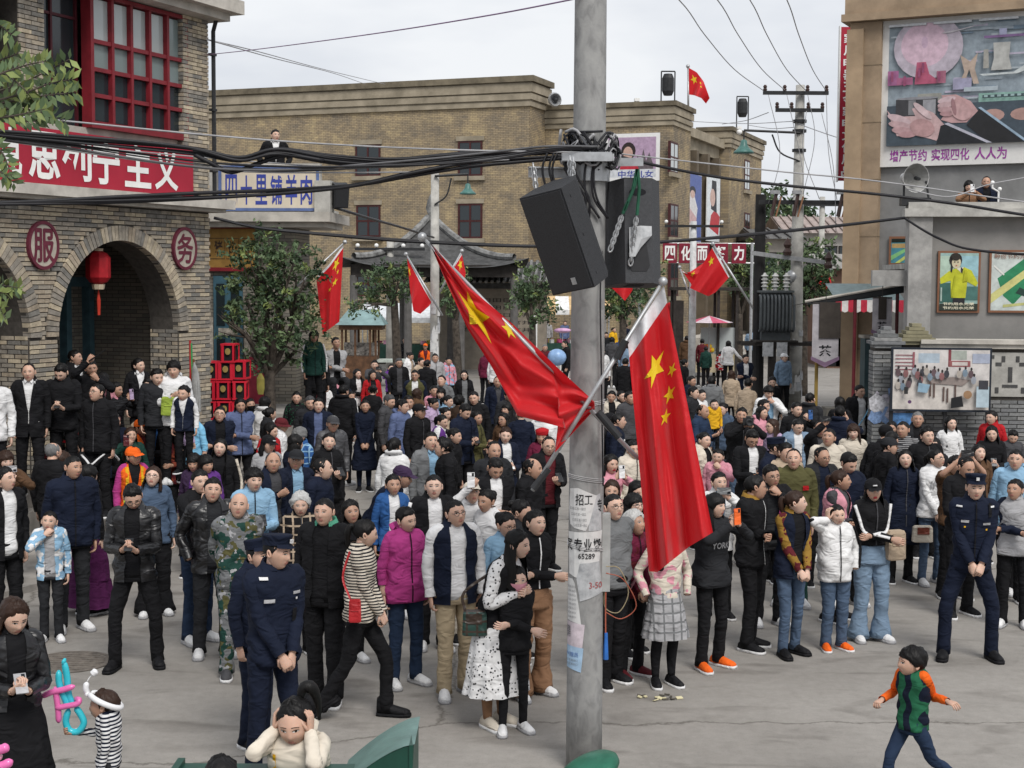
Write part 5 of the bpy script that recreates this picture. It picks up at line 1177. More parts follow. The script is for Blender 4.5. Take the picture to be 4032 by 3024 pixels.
for i in range(10):
 x=-.46+.94*i/9;q=MB();q.tube(smooth_path([(x,-.27,z1-.08),(x,-.42,z1-.16),(x,-.45,(z0+z1)/2),(x,-.42,z0+.1),(x,-.27,z0+.02)],4),.04,6);q.build('cooling_fin',M_TF,tf,smooth=True)
for x in(-.3,.0,.32):
 q=MB();q.lathe([(.06,z1+.06),(.06,z1+.12)]+sum([[(.055,z1+.13+.1*k),(.115,z1+.17+.1*k),(.055,z1+.2+.1*k)]for k in range(4)],[])+[(.03,z1+.56),(0,z1+.56)],12,c=(x,-.05,0));q.build('bushing',mat('white_porcelain',(.62,.62,.6),.25),tf)
mb=MB();mb.ball((.52,.1,z1+.45),(.2,.2,.2),12,8);mb.build('conservator',M_STEEL,tf,smooth=True)
mb=MB();zp=uz(738);mb.b2(-1.0,1.2,-.45,-.35,zp-.1,zp);mb.b2(-1.0,1.2,.3,.4,zp-.1,zp);mb.b2(-.6,.6,-.5,.45,zp,zp+.05)
for x in(-.1,.28):mb.b2(x-.1,x+.1,-.4,-.2,0,zp-.1)
mb.build('platform',M_WOOD_D,tf)
for u in(1651,1681):
 x=at_y(u,755,UY).x-tf.location.x;q=MB();q.b2(x-.15,x+.15,-.5,-.47,uz(768),uz(738));q.build('notice_plate',M_PAPER2,tf)
lp=at_y(939,780,42.0);o=empty('lamp_post',(lp.x,42,0),0,'round grey concrete lamp post plastered with white papers in the square','post')
mb=MB();mb.lathe([(.14,0),(.115,at_y(939,372,42).z),(0,at_y(939,372,42).z)],14);mb.build('shaft',M_CONC,o,smooth=True)
for i in range(12):
 a=random.uniform(-1.2,.6);zq=random.uniform(1.2,2.7);s_=random.uniform(.15,.4);r_=.142+.0015*i;q=MB()
 q.loft(np.array([[(r_*math.sin(a+t),-r_*math.cos(a+t),zq),(r_*math.sin(a+t),-r_*math.cos(a+t),zq+s_*(1+.3*math.sin(9*t)))]for t in np.linspace(0,1,5)]),0,closed=False);q.build('torn_paper',M_PAPER if i%3 else M_PAPER2,o)
bell_lamp(lp.x,0,at_y(939,372,42).z-.12,at_y(1011,385,42).x-lp.x,'green bell street lamp on a bracket of the grey lamp post',42)
q_=at_y(1495,720,48);o=empty('street_post',(q_.x,48,0),0,'slim white steel street post with insulator arm beside the slogan boards','post')
mb=MB();zt_=at_y(1495,478,48).z;mb.lathe([(.13,0),(.1,zt_),(0,zt_)],12);mb.build('shaft',mat('white_steel',(.55,.56,.56),.5),o,smooth=True)
mb=MB();mb.b2(-.95,.95,-.15,-.08,zt_-.2,zt_-.12);mb.build('crossarm',M_BLACKM,o)
for x in(-.9,.9):q=MB();q.ball((x,-.1,zt_-.02),.06);q.build('insulator',M_WHITE,o)
q_=at_y(1215,520,66)
for u,v,y,lab in((1219-376,610,55,'short white post with insulators before the yellow hall'),(1771,700,70,'far grey post with crossarm behind the utility pole')):
 zt_=at_y(u,425 if u>1500 else 515,y).z;x_=at_y(u,v,y).x;o=empty('wire_post',(x_,y,0),0,lab,'post')
 mb=MB();mb.lathe([(.17,0),(.13,zt_),(0,zt_)],10);mb.build('shaft',M_CONC,o,smooth=True)
 mb=MB();mb.b2(-1.3,1.3,-.2,-.1,zt_-.45,zt_-.35);mb.build('crossarm',M_BLACKM,o)
 for x in(-1.2,-.5,.5,1.2):q=MB();q.ball((x,-.15,zt_-.27),.08);q.build('insulator',M_WHITE,o)
# cables and wires
def cable(label,pts,r,m=None,n=6,name='cable',group=None,sub=6):
 P_=smooth_path([tuple(at_y(u,v,y))for u,v,y in pts],sub);mb=MB();mb.tube(P_,r,n);o=mb.build(name,m or M_CABLE,smooth=True);return tag(o,label,'cable',group)
def bundle(label,pts,rs,spread,m=None):
 P_=smooth_path([tuple(at_y(u,v,y))for u,v,y in pts],7);mb=MB();k=len(P_)
 for i,r in enumerate(rs):
  ph,ph2=random.uniform(0,6),random.uniform(0,6);fr_=random.uniform(4,9)
  t=np.linspace(0,1,k);env=np.sin(np.pi*np.clip(t,.02,.98))**.4
  off=np.stack([0*t,spread*np.sin(ph+t*fr_)*env,spread*np.cos(ph2+t*fr_*.8)*env],1)
  mb.tube(P_+off,r,6,i%2 if m else 0)
 o=mb.build('cable_bundle',[M_CABLE,m or M_CABLE],smooth=True);return tag(o,label,'cables')
bundle('thick upper bundle of black cables running left from the concrete pole',[(1285,322,10.7),(1180,325,10.7),(1000,335,10.6),(860,350,10.5),(720,345,10.4),(600,330,10.3),(520,350,10.25),(430,332,10.2),(330,318,10.1),(180,303,10),(0,287,9.9),(-150,275,9.8)],[.014,.013,.011,.013,.01,.009,.008],.03)
bundle('thick lower bundle of black cables sagging left from the concrete pole',[(1285,338,10.7),(1150,345,10.7),(1010,355,10.6),(880,375,10.5),(760,397,10.4),(600,412,10.3),(440,422,10.2),(250,432,10.1),(100,438,10),(-150,444,9.8)],[.014,.012,.015,.011,.009],.022)
bundle('middle bundle of black and grey cables left of the concrete pole',[(1290,318,10.6),(1190,322,10.5),(1080,335,10.5),(960,345,10.4),(800,352,10.3),(640,358,10.2),(470,355,10.2),(300,338,10.1),(120,315,10),(-150,285,9.8)],[.009,.009,.008,.006],.034,mat('dark_grey_cable',(.1,.1,.105),.55))
cable('slack loop of black cable hanging before the restaurant roof',[(700,347,10.35),(620,336,10.3),(560,352,10.3),(500,372,10.25),(455,352,10.2),(420,334,10.2)],.016)
cable('pale grey messenger wire above the left cables',[(1285,330,10.6),(990,324,10.5),(700,311,10.4),(439,291,10.3),(147,262,10.1),(-150,235,9.9)],.007,M_CABLE_G)
cable('thin pale wire crossing the slogan banner',[(1100,345,10.6),(800,362,10.5),(560,350,10.4),(380,335,10.3),(150,315,10.1),(-150,290,9.9)],.005,M_CABLE_G)
cable('second thin pale wire crossing the slogan banner',[(900,372,10.5),(560,372,10.4),(380,357,10.3),(150,325,10.1),(-150,280,9.9)],.006,M_CABLE_G)
cable('black cable sagging right from the concrete pole',[(1325,335,10.8),(1420,358,10.9),(1560,384,11),(1720,403,11),(1900,420,11.1),(2060,440,11.1),(2212,464,11.2),(2400,490,11.2)],.012)
cable('pale messenger wire above the right cable',[(1320,330,10.8),(1480,348,10.9),(1700,372,11),(1900,392,11.1),(2212,436,11.2),(2400,460,11.2)],.006,M_CABLE_G)
cable('pale wire rising to the right over the annex roof',[(1960,408,11.1),(2050,425,11.1),(2130,400,11.2),(2212,384,11.2),(2400,350,11.3)],.005,M_CABLE_G)
bundle('long black cable bundle strung from the brick house ledge past the speakers',[(462,471,23.9),(560,492,24),(700,506,24.2),(850,518,24.4),(1000,526,24.6),(1130,531,24.8),(1290,531,25),(1430,523,25.2),(1600,509,25.6),(1800,489,26.2),(1953,471,26.7)],[.028,.022,.022],.012)
bundle('black cable bundle sagging from the annex hook to the right',[(1953,471,26.7),(1990,495,26.5),(2030,515,26.3),(2090,536,26),(2212,549,25.6),(2350,545,25.4)],[.022,.02],.012)
cable('thin black cable from the restaurant speaker to the lamp post',[(722,448,27.9),(800,472,31),(870,492,36),(937,513,41.8)],.03)
cable('purple cord stretched across the sky above the cables',[(440,119,24),(560,106,20),(800,74,15),(1040,36,12),(1215,3,10.8),(1262,-8,10.7)],.006,mat('purple_cord',(.25,.16,.28),.7))
for i,pts in enumerate(([(446,85,24.1),(560,112,34),(700,150,50),(832,182,70)],[(446,85,24.1),(600,128,38),(720,158,54),(790,182,70)])):
 cable(['upper','lower'][i]+' thin wire from the brick house corner to the hall parapet',pts,.012,M_CABLE_G)
for i,(u0,u1)in enumerate(((1651,1467),(1698,1550),(1742,1620),(1785,1700))):
 cable('overhead power line from the utility pole rising over the street',[(u0,197,42),(u0+(u1-u0)*.35,150,36),(u0+(u1-u0)*.7,75,30),(u1,0,26),(u1-(u0-u1)*.9,-140,20)],.011,M_CABLE_G,name='power_line',group='power lines of the utility pole')
for i,(a,b,c_)in enumerate((((1660,205),(1685,330),(1660,440)),((1700,205),(1735,380),(1712,430)),((1742,240),(1735,330),(1770,430)),((1785,205),(1790,330),(1808,432)),((1745,205),(1760,300),(1735,420)),((1775,245),(1800,360),(1806,500)))):
 cable('thin drop wire hanging from the utility pole crossarms',[(*a,41.7),(*b,41.7),(*c_,41.7)],.01,M_CABLE_G,name='drop_wire',group='drop wires of the utility pole')
for i,(a,b)in enumerate((((1715,262),(1490,262)),((1715,275),(1615,270)),((1660,243),(1560,268)),((1725,268),(1900,318)))):
 cable('thin service wire from the utility pole to the buildings',[(*a,41.8),((a[0]+b[0])/2,(a[1]+b[1])/2+5,50 if b[0]<1700 else 38),(*b,60 if b[0]<1700 else 33)],.012,M_CABLE_G,name='service_wire',group='service wires of the utility pole')
cable('black lead running down the concrete pole',[(1303,345,10.7),(1306,420,10.85),(1297,620,10.66),(1299,800,10.66),(1302,1000,10.66),(1303,1050,10.66)],.006)
cable('second lead hanging from the bracket behind the speakers',[(1318,350,10.8),(1312,430,10.9),(1306,560,10.8),(1304,640,10.8)],.006)
# trees
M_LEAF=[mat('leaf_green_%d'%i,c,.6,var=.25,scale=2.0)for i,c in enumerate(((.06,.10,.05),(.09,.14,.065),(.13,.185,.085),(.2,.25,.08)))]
M_BARK=mat('bark',(.075,.062,.05),.9,var=.3,scale=9,bump=.5,bscale=30)
def tree(label,base,fork_z,r0,blobs,n,size,seed,lean=(0,0),leafmix=(4,5,3,1)):
 rg=np.random.default_rng(seed);root=empty('tree',base,0,label,'tree');b0=np.array(base)
 tr_=MB();top=np.array((lean[0],lean[1],fork_z))
 tr_.tube(smooth_path([(0,0,0),(lean[0]*.3,lean[1]*.3,fork_z*.45),tuple(top)],5),np.linspace(r0*1.25,r0*.85,11),12)
 for(c,rad)in blobs:
  c=np.array(c)-b0;mid=(top+c)/2+rg.normal(0,.08,3)
  tr_.tube(smooth_path([tuple(top-(0,0,.12)),tuple(mid),tuple(c+(0,0,rad[2]*.2))],4),np.linspace(r0*.55,r0*.12,9),7)
  for k in range(5):
   e=c+rg.normal(0,.5,3)*rad;tr_.tube([tuple(mid),tuple((mid+e)/2+rg.normal(0,.05,3)),tuple(e)],[r0*.25,r0*.14,r0*.05],5)
 tr_.build('trunk',M_BARK,root,smooth=True)
 vol=np.array([r[0]*r[1]*r[2]for _,r in blobs]);pick=rg.choice(len(blobs),size=int(n*.62)//14,p=vol/vol.sum())
 V,F,MI=[],[],[]
 k=0
 for bi in pick:
  c,rad=np.array(blobs[bi][0])-b0,np.array(blobs[bi][1])
  d=rg.normal(0,1,3);d/=np.linalg.norm(d);tw=c+d*rad*(rg.uniform(.2,1.0)**.5*rg.uniform(.85,1.25))
  out=d*.6+rg.normal(0,.5,3)+np.array((0,0,-.15));out/=np.linalg.norm(out)
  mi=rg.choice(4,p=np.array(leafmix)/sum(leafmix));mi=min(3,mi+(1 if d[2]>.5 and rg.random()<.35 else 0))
  for l in range(14):
   t=l/13;pos=tw+out*size*4.0*t+rg.normal(0,size*.5,3)
   a=out*.4+rg.normal(0,.8,3);a/=np.linalg.norm(a);b=np.cross(a,rg.normal(0,1,3));b/=max(1e-6,np.linalg.norm(b))
   s=size*rg.uniform(.7,1.25)
   V+=[pos-a*s,pos+b*s*.42,pos+a*s,pos-b*s*.42];F.append((k,k+1,k+2,k+3));MI.append(mi);k+=4
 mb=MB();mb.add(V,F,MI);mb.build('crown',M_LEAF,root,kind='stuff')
 return root
def blob(u,v,y,ru,rv,ry=None):
 c=at_y(u,v,y);s=y/FOC;return(tuple(c),(ru*s,ry or ru*s*.8,rv*s))
T1=at_y(583,880,26.6)
tree('dense pagoda tree with a thick trunk before the restaurant steps',(T1.x,26.6,0),at_y(583,800,26.6).z,.115,[blob(565,580,26.6,75,60),blob(640,610,26.4,60,70),blob(530,650,26.8,55,55),blob(610,690,26.5,80,60),blob(540,765,26.4,45,32),blob(645,755,26.6,30,40),blob(478,690,26.5,22,45),blob(555,520,26.7,35,30),blob(620,540,26.5,55,30)],8200,.055,1)
T2=at_y(860,790,45);tree('round pagoda tree with a bent trunk before the pavilion',(T2.x,45,0),at_y(860,650,45).z,.13,[blob(850,605,45,45,34),blob(810,615,45.3,35,28),blob(882,605,44.8,28,28),blob(790,660,45,30,18)],3000,.075,2,lean=(-.12,0))
T3=at_y(990,780,47);tree('narrow street tree just right of the lamp post',(T3.x,47,0),at_y(985,690,47).z,.13,[blob(975,640,47,20,30),blob(990,615,47.5,22,22)],1300,.08,3,lean=(-.1,0))
T4=at_y(1150,760,50);tree('bushy street tree between the pavilion and the concrete pole',(T4.x,50,0),at_y(1150,700,50).z,.13,[blob(1150,605,50,32,38),blob(1165,660,50,30,32),blob(1132,640,50.2,22,30)],2900,.08,4)
T5=at_y(1345,770,52);tree('street tree half hidden behind the rear loudspeaker',(T5.x,52,0),at_y(1345,690,52).z,.14,[blob(1345,640,52,40,40),blob(1320,655,52,28,30),blob(1395,600,55,32,40)],3400,.095,5)
T6=at_y(1735,760,47);tree('leafy tree behind the transformer and the utility pole',(T6.x,47,0),at_y(1735,680,47).z,.14,[blob(1690,590,47,45,45),blob(1750,570,47,45,50),blob(1760,625,47,35,35),blob(1665,640,47.2,25,30)],5200,.09,6)
T7=at_y(1680,600,110);tree('dark tree rising beyond the far houses',(T7.x,110,0),6.0,.3,[blob(1665,470,110,38,45),blob(1700,440,112,35,28),blob(1640,500,108,25,30),blob(1740,480,112,45,30)],3600,.26,7,leafmix=(7,4,1,0))
T8=at_y(1600,660,66);tree('small tree beside the hall steps under the slogan boards',(T8.x,66,0),2.2,.12,[blob(1605,600,66,28,30),blob(1630,560,66,24,34),blob(1640,610,66,22,30)],2600,.11,8)
def leaf_branch(label,paths,y,seed,L=.055,bright=.5):
 rg=np.random.default_rng(seed);c0=at_y(*paths[0][0],y);root=empty('tree_branch',c0,0,label,'branch');o0=np.array(c0);tw=MB();V,F,MI=[],[],[];k=0
 for pth in paths:
  P_=smooth_path([tuple(np.array(at_y(u,v,y+rg.uniform(-.15,.15)))-o0)for u,v in pth],6);tw.tube(P_,np.linspace(.007,.002,len(P_)),5)
  br_=bright if np.isscalar(bright)else bright
  for i in range(2,len(P_)):
   for sgn in(-1,1):
    t_=P_[i]-P_[i-1];t_/=np.linalg.norm(t_);sd=np.cross(t_,(0.1,1,.1))*sgn;a=t_*.55+sd*.85+rg.normal(0,.18,3);a/=np.linalg.norm(a)
    b=np.cross(a,(rg.normal(0,.4),1,rg.normal(0,.4)));b/=np.linalg.norm(b);s=L*rg.uniform(.75,1.2);q=P_[i]
    V+=[q,q+a*s*.5+b*s*.24,q+a*s*1.15,q+a*s*.5-b*s*.24];F.append((k,k+1,k+2,k+3));k+=4;MI.append(3 if rg.random()<br_ else int(rg.integers(1,3)))
 tw.build('twig',M_BARK,root);mb=MB();mb.add(V,F,MI);mb.build('leaves',M_LEAF+[],root,kind='stuff')
leaf_branch('leafy branch with yellow green leaflets in front of the brick house window',[[(-60,210),(20,190),(90,160),(150,128)],[(-60,230),(40,205),(110,180),(155,172)],[(-60,235),(50,215),(110,205),(165,200)],[(-60,150),(0,130),(40,115)],[(-60,250),(20,235),(80,240),(140,262)],[(-40,260),(30,250),(100,235)],[(-60,190),(0,160),(60,140),(100,132)],[(-60,270),(10,250),(60,262),(100,258)],[(-40,150),(10,160),(50,190),(80,230)]],7.6,21,L=.062,bright=.45)
leaf_branch('small drooping leaf spray before the slogan banner',[[(-30,300),(5,330),(25,380)],[(-30,350),(0,370),(30,395)],[(-30,40),(0,55),(25,75)]],7.6,22,L=.06,bright=.15)
leaf_branch('small leaf spray before the left brick arch',[[(-40,605),(0,615),(40,622)],[(-40,640),(-5,660),(12,690)],[(-40,620),(0,632),(38,630)]],7.6,23,L=.06,bright=.6)
# small street things
mc=at_z(150,1431,0);o=empty('manhole_cover',(mc.x,mc.y,0.004),R(8),'round iron manhole cover with cast ribs in the road','manhole')
mb=MB();mb.lathe([(.40,0),(.40,.006),(.365,.006),(.365,.002),(0,.002)],36);mb.build('plate',mat('cast_iron',(.16,.14,.12),.7,var=.2,scale=12),o)
for i in range(9):mb=MB();w=math.sqrt(max(.01,.33**2-(-.28+.07*i)**2));mb.b2(-w,w,-.28+.07*i-.012,-.28+.07*i+.012,.002,.008);mb.build('rib',MATS['cast_iron'],o)
lt=at_z(1420,1508,0);mb=MB()
for i in range(14):mb.box((random.uniform(-.16,.2),random.uniform(-.1,.1),.012),(random.uniform(.02,.06),random.uniform(.015,.04),.008),i%2,rz=random.uniform(0,3),rx=random.uniform(-.4,.4))
o=mb.build('litter',[mat('litter_paper',(.6,.55,.35),.8),mat('litter_dark',(.1,.09,.07),.8)]);o.location=(lt.x,lt.y,0);tag(o,'scraps of crumpled paper lying on the road','litter')
GZ=0.55
walk=MB();walk.b2(-9,9,-2,7.35,0,GZ);walk.build('pavement',M_STEP,kind='structure')
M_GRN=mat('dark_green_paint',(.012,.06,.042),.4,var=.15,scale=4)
M_GRNL=mat('pale_green_paint',(.13,.22,.20),.4,var=.12,scale=5,bump=.1)  # lid colour, paler than the dark green of the bin sides
BY=6.3
bx=lambda u,v,y=BY:at_y(u,v,y)
a0=bx(372,1635);a1=bx(722,1655);o=empty('street_bin',(a0.x,BY,GZ),0,'dark green metal street bin with sloping lid and yellow label plate','bin')
X=lambda u,y=BY:bx(u,1640,y).x-a0.x
Z=lambda v,y=BY:bx(600,v,y).z-GZ
ztop=Z(1640,6.5)
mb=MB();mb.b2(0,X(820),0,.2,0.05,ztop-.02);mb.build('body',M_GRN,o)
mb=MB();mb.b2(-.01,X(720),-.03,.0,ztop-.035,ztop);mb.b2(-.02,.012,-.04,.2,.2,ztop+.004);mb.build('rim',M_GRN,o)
mb=MB();mb.b2(X(393),X(470),-.016,-.002,ztop-.2,ztop-.042);q=mb.build('label_plate',mat('yellow_plate',(.55,.3,.03),.5),o)
mb=MB();letters(mb,'可',X(415),X(436),ztop-.12,ztop-.05,-.018,bold=.02);mb.build('lettering',M_INK,q)
L0,L1=X(722),X(886);zl,zh=Z(1655,6.68),Z(1560,6.68)
mb=MB();mb.add([(L0,.02,zl-.5),(L1,.02,zl-.5),(L1,.02,zh),(L0+.02,.02,zl+.01),(L0,.35,zl-.5),(L1,.35,zl-.5),(L1,.35,zh),(L0+.02,.35,zl+.01)],[(0,1,2,3),(5,4,7,6),(1,5,6,2),(4,0,3,7),(0,4,5,1)]);mb.build('lid_side',M_GRN,o)
ld=[]
for t in np.linspace(0,1,8):
 x=L0+.02+(L1-L0-.0)*t;z=zl+.01+(zh-zl-.0)*(1-(1-t)**1.5)+.012;ld.append([(x,.0,z),(x,.38,z+.01)])
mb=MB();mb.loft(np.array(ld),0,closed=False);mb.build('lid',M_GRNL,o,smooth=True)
mb=MB();mb.prism([(L0,zl-.5),(L1-.005,zl-.5)]+[(r_[0][0]-.005,r_[0][2]-.006)for r_ in ld[::-1]],.003,.017);mb.build('lid_front',M_GRN,o)
mb=MB();mb.b2(L1-.004,L1+.012,-.01,.39,.2,zh+.02);mb.build('end_rim',M_GRN,o)
c=bx(1262,1655,7.1);o=empty('round_bin',(c.x,7.1,GZ),0,'green bin with a tilted oval lid at the foot of the concrete pole','bin')
zc=c.z-GZ;mb=MB();mb.lathe([(.14,0),(.15,zc-.14),(0,zc-.14)],20);mb.build('drum',M_GRN,o,smooth=True)
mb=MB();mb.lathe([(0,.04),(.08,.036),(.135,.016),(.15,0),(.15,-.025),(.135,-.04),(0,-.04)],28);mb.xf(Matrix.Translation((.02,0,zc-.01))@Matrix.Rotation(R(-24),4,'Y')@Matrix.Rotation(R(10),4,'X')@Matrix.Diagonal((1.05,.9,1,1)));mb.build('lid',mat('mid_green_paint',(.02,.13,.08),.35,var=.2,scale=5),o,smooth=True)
M_CR=mat('red_plastic',(.6,.018,.04),.45,var=.05)
proto=None
c0=at_y(447,800,25.8)
sp_=[(455,885),(488,885),(520,885),(455,842),(488,842),(520,842),(457,800),(490,800),(521,798),(497,762)]
for i,(u,v)in enumerate(sp_):
 if proto is None:
  proto=empty('drink_crate',(0,0,0),0,'red plastic drink crate in the stack beside the brick house corner','crate','stacked red crates')
  mb=MB();w,d_,hh=.13,.17,.165
  for z in(-hh,hh-.03):mb.b2(-w,w,-d_,d_,z,z+.03)
  for sx in(-1,1):
   for sy in(-1,1):mb.b2(sx*w-.018*(sx>0),sx*w+.018*(sx<0),sy*d_-.02*(sy>0),sy*d_+.02*(sy<0),-hh+.03,hh-.03)
  mb.b2(-w,-w+.06,-d_+.0,-d_+.012,-hh+.03,hh-.03);mb.b2(w-.05,w,-d_,-d_+.012,-hh+.03,hh-.03);mb.build('frame',M_CR,proto)
  mb=MB();mb.b2(-w+.03,w-.03,-d_+.03,d_-.03,-hh+.03,hh-.05);mb.build('bottles',M_DARK,proto)
  mb=MB();mb.prism(ell(0,.03,.05,.06,10),-d_-.004,-d_-.001);mb.build('label_mark',mat('crate_gold',(.35,.25,.08),.6),proto)
  o=proto
 else:o=copy_tree(proto)
 q=at_y(u,v,25.8);o.location=(q.x,25.8+random.uniform(-.02,.02),q.z);o.rotation_euler=(0,0,R(random.uniform(-6,6)))
st_=MB();a=at_y(445,910,25.8);st_.b2(a.x-.02,at_y(533,910,25.8).x,25.55,26.05,0,at_y(480,906,25.8).z);o=st_.build('crate_plinth',M_STEP);tag(o,'low stone plinth under the stacked red crates','plinth')
mo=at_y(412,760,23.2);o=empty('mop_bundle',(mo.x,23.2,0),0,'bundle of red and green handled mops leaning on the brick house corner','mop')
zt_=at_y(412,735,23.2).z;mb=MB();mb.tube([(.0,0,PORCH*0),(-.02,.05,zt_)],.018,7,0);mb.tube([(.06,0,0),(.0,.05,zt_-.05)],.016,7,1);mb.tube([(.1,-.02,0),(.03,.05,zt_-.3)],.02,7,2);mb.build('handle',[mat('mop_red',(.4,.03,.03),.5),mat('mop_green',(.04,.3,.1),.5),mat('mop_brown',(.16,.07,.03),.6)],o)
mb=MB()
for i in range(30):a=random.uniform(0,6.28);mb.tube(smooth_path([(.05,.0,zt_-.35),(.07+.05*math.cos(a),.05*math.sin(a),zt_-.55),(.09+.06*math.cos(a),.06*math.sin(a),zt_-1.0-random.uniform(0,.2))],3),.008,4)
mb.build('strands',mat('mop_grey',(.35,.35,.34),.9),o,kind='stuff')
q=at_y(563,828,26.3);o=empty('hanging_pouch',q,0,'small olive yellow pouch hanging from the pagoda tree','pouch');mb=MB();mb.loft([[(x*s,y*s*.4,z)for x,y in ell(0,0,.07,.07,10)]for z,s in((-.2,.7),(-.1,1),(.08,1),(.14,.6),(.18,.3))]);mb.build('bag',mat('olive_yellow',(.25,.22,.05),.7),o);mb=MB();mb.tube([(0,0,.17),(.1,.1,.6)],.004,4);mb.build('cord',M_DARK,o)
q=at_z(*upx('M',620,930),.9);o=empty('scooter',(q.x,q.y,0),R(35),'dark motor scooter with a round chrome headlight among the spectators','scooter')
mb=MB();mb.b2(-.2,.2,-.5,.6,.35,.62);mb.b2(-.16,.16,.1,.7,.62,.8);mb.tube(smooth_path([(0,-.5,.4),(0,-.62,.8),(0,-.55,1.0)],4),.1,10);mb.build('body',mat('scooter_black',(.02,.02,.022),.3),o)
mb=MB();mb.tube([(-.35,-.5,1.05),(.35,-.5,1.05)],.02,6);mb.build('handlebar',M_STEEL,o);mb=MB();mb.ball((0,-.66,.9),(.12,.1,.12),12,8);mb.build('headlight',M_STEEL,o,smooth=True)
for y in(-.6,.6):mb=MB();mb.lathe([(.12,-.05),(.24,-.05),(.26,0),(.24,.05),(.12,.05)],18);mb.xf(Matrix.Translation((0,y,.26))@Matrix.Rotation(R(90),4,'Y'));mb.build('wheel',M_BLACKM,o)
# people: colours and cloth
COLR={'black':(.010,.010,.0115),'charcoal':(.022,.023,.026),'dark grey':(.06,.06,.065),'grey':(.16,.165,.17),'light grey':(.36,.36,.37),'white':(.72,.72,.72),'cream':(.62,.56,.47),'beige':(.42,.33,.24),'navy':(.009,.013,.028),'blue':(.03,.1,.28),'denim':(.07,.105,.165),'pale denim':(.19,.27,.37),'dark denim':(.02,.035,.07),'light blue':(.25,.42,.58),'sky blue':(.2,.47,.68),'slate blue':(.1,.13,.24),'teal':(.03,.14,.15),'red':(.42,.015,.02),'maroon':(.10,.015,.02),'wine':(.13,.015,.04),'rust':(.2,.045,.025),'orange':(.8,.13,.015),'yellow':(.72,.4,.02),'mustard':(.26,.15,.03),'olive':(.09,.085,.035),'green':(.02,.12,.06),'dark green':(.015,.05,.04),'mint':(.08,.3,.2),'lime':(.3,.4,.06),'pink':(.62,.28,.34),'dusty pink':(.4,.2,.19),'magenta':(.42,.05,.22),'purple':(.11,.035,.2),'dark purple':(.045,.025,.06),'plum':(.07,.012,.06),'lilac':(.45,.34,.5),'brown':(.10,.055,.03),'dark brown':(.04,.024,.016),'camel':(.27,.15,.085),'khaki':(.4,.32,.21)}
HAIRC={'black':(.005,.0045,.0045),'brown':(.028,.014,.009),'grey':(.13,.13,.13),'white':(.42,.42,.41),'pepper':(.05,.05,.052)}
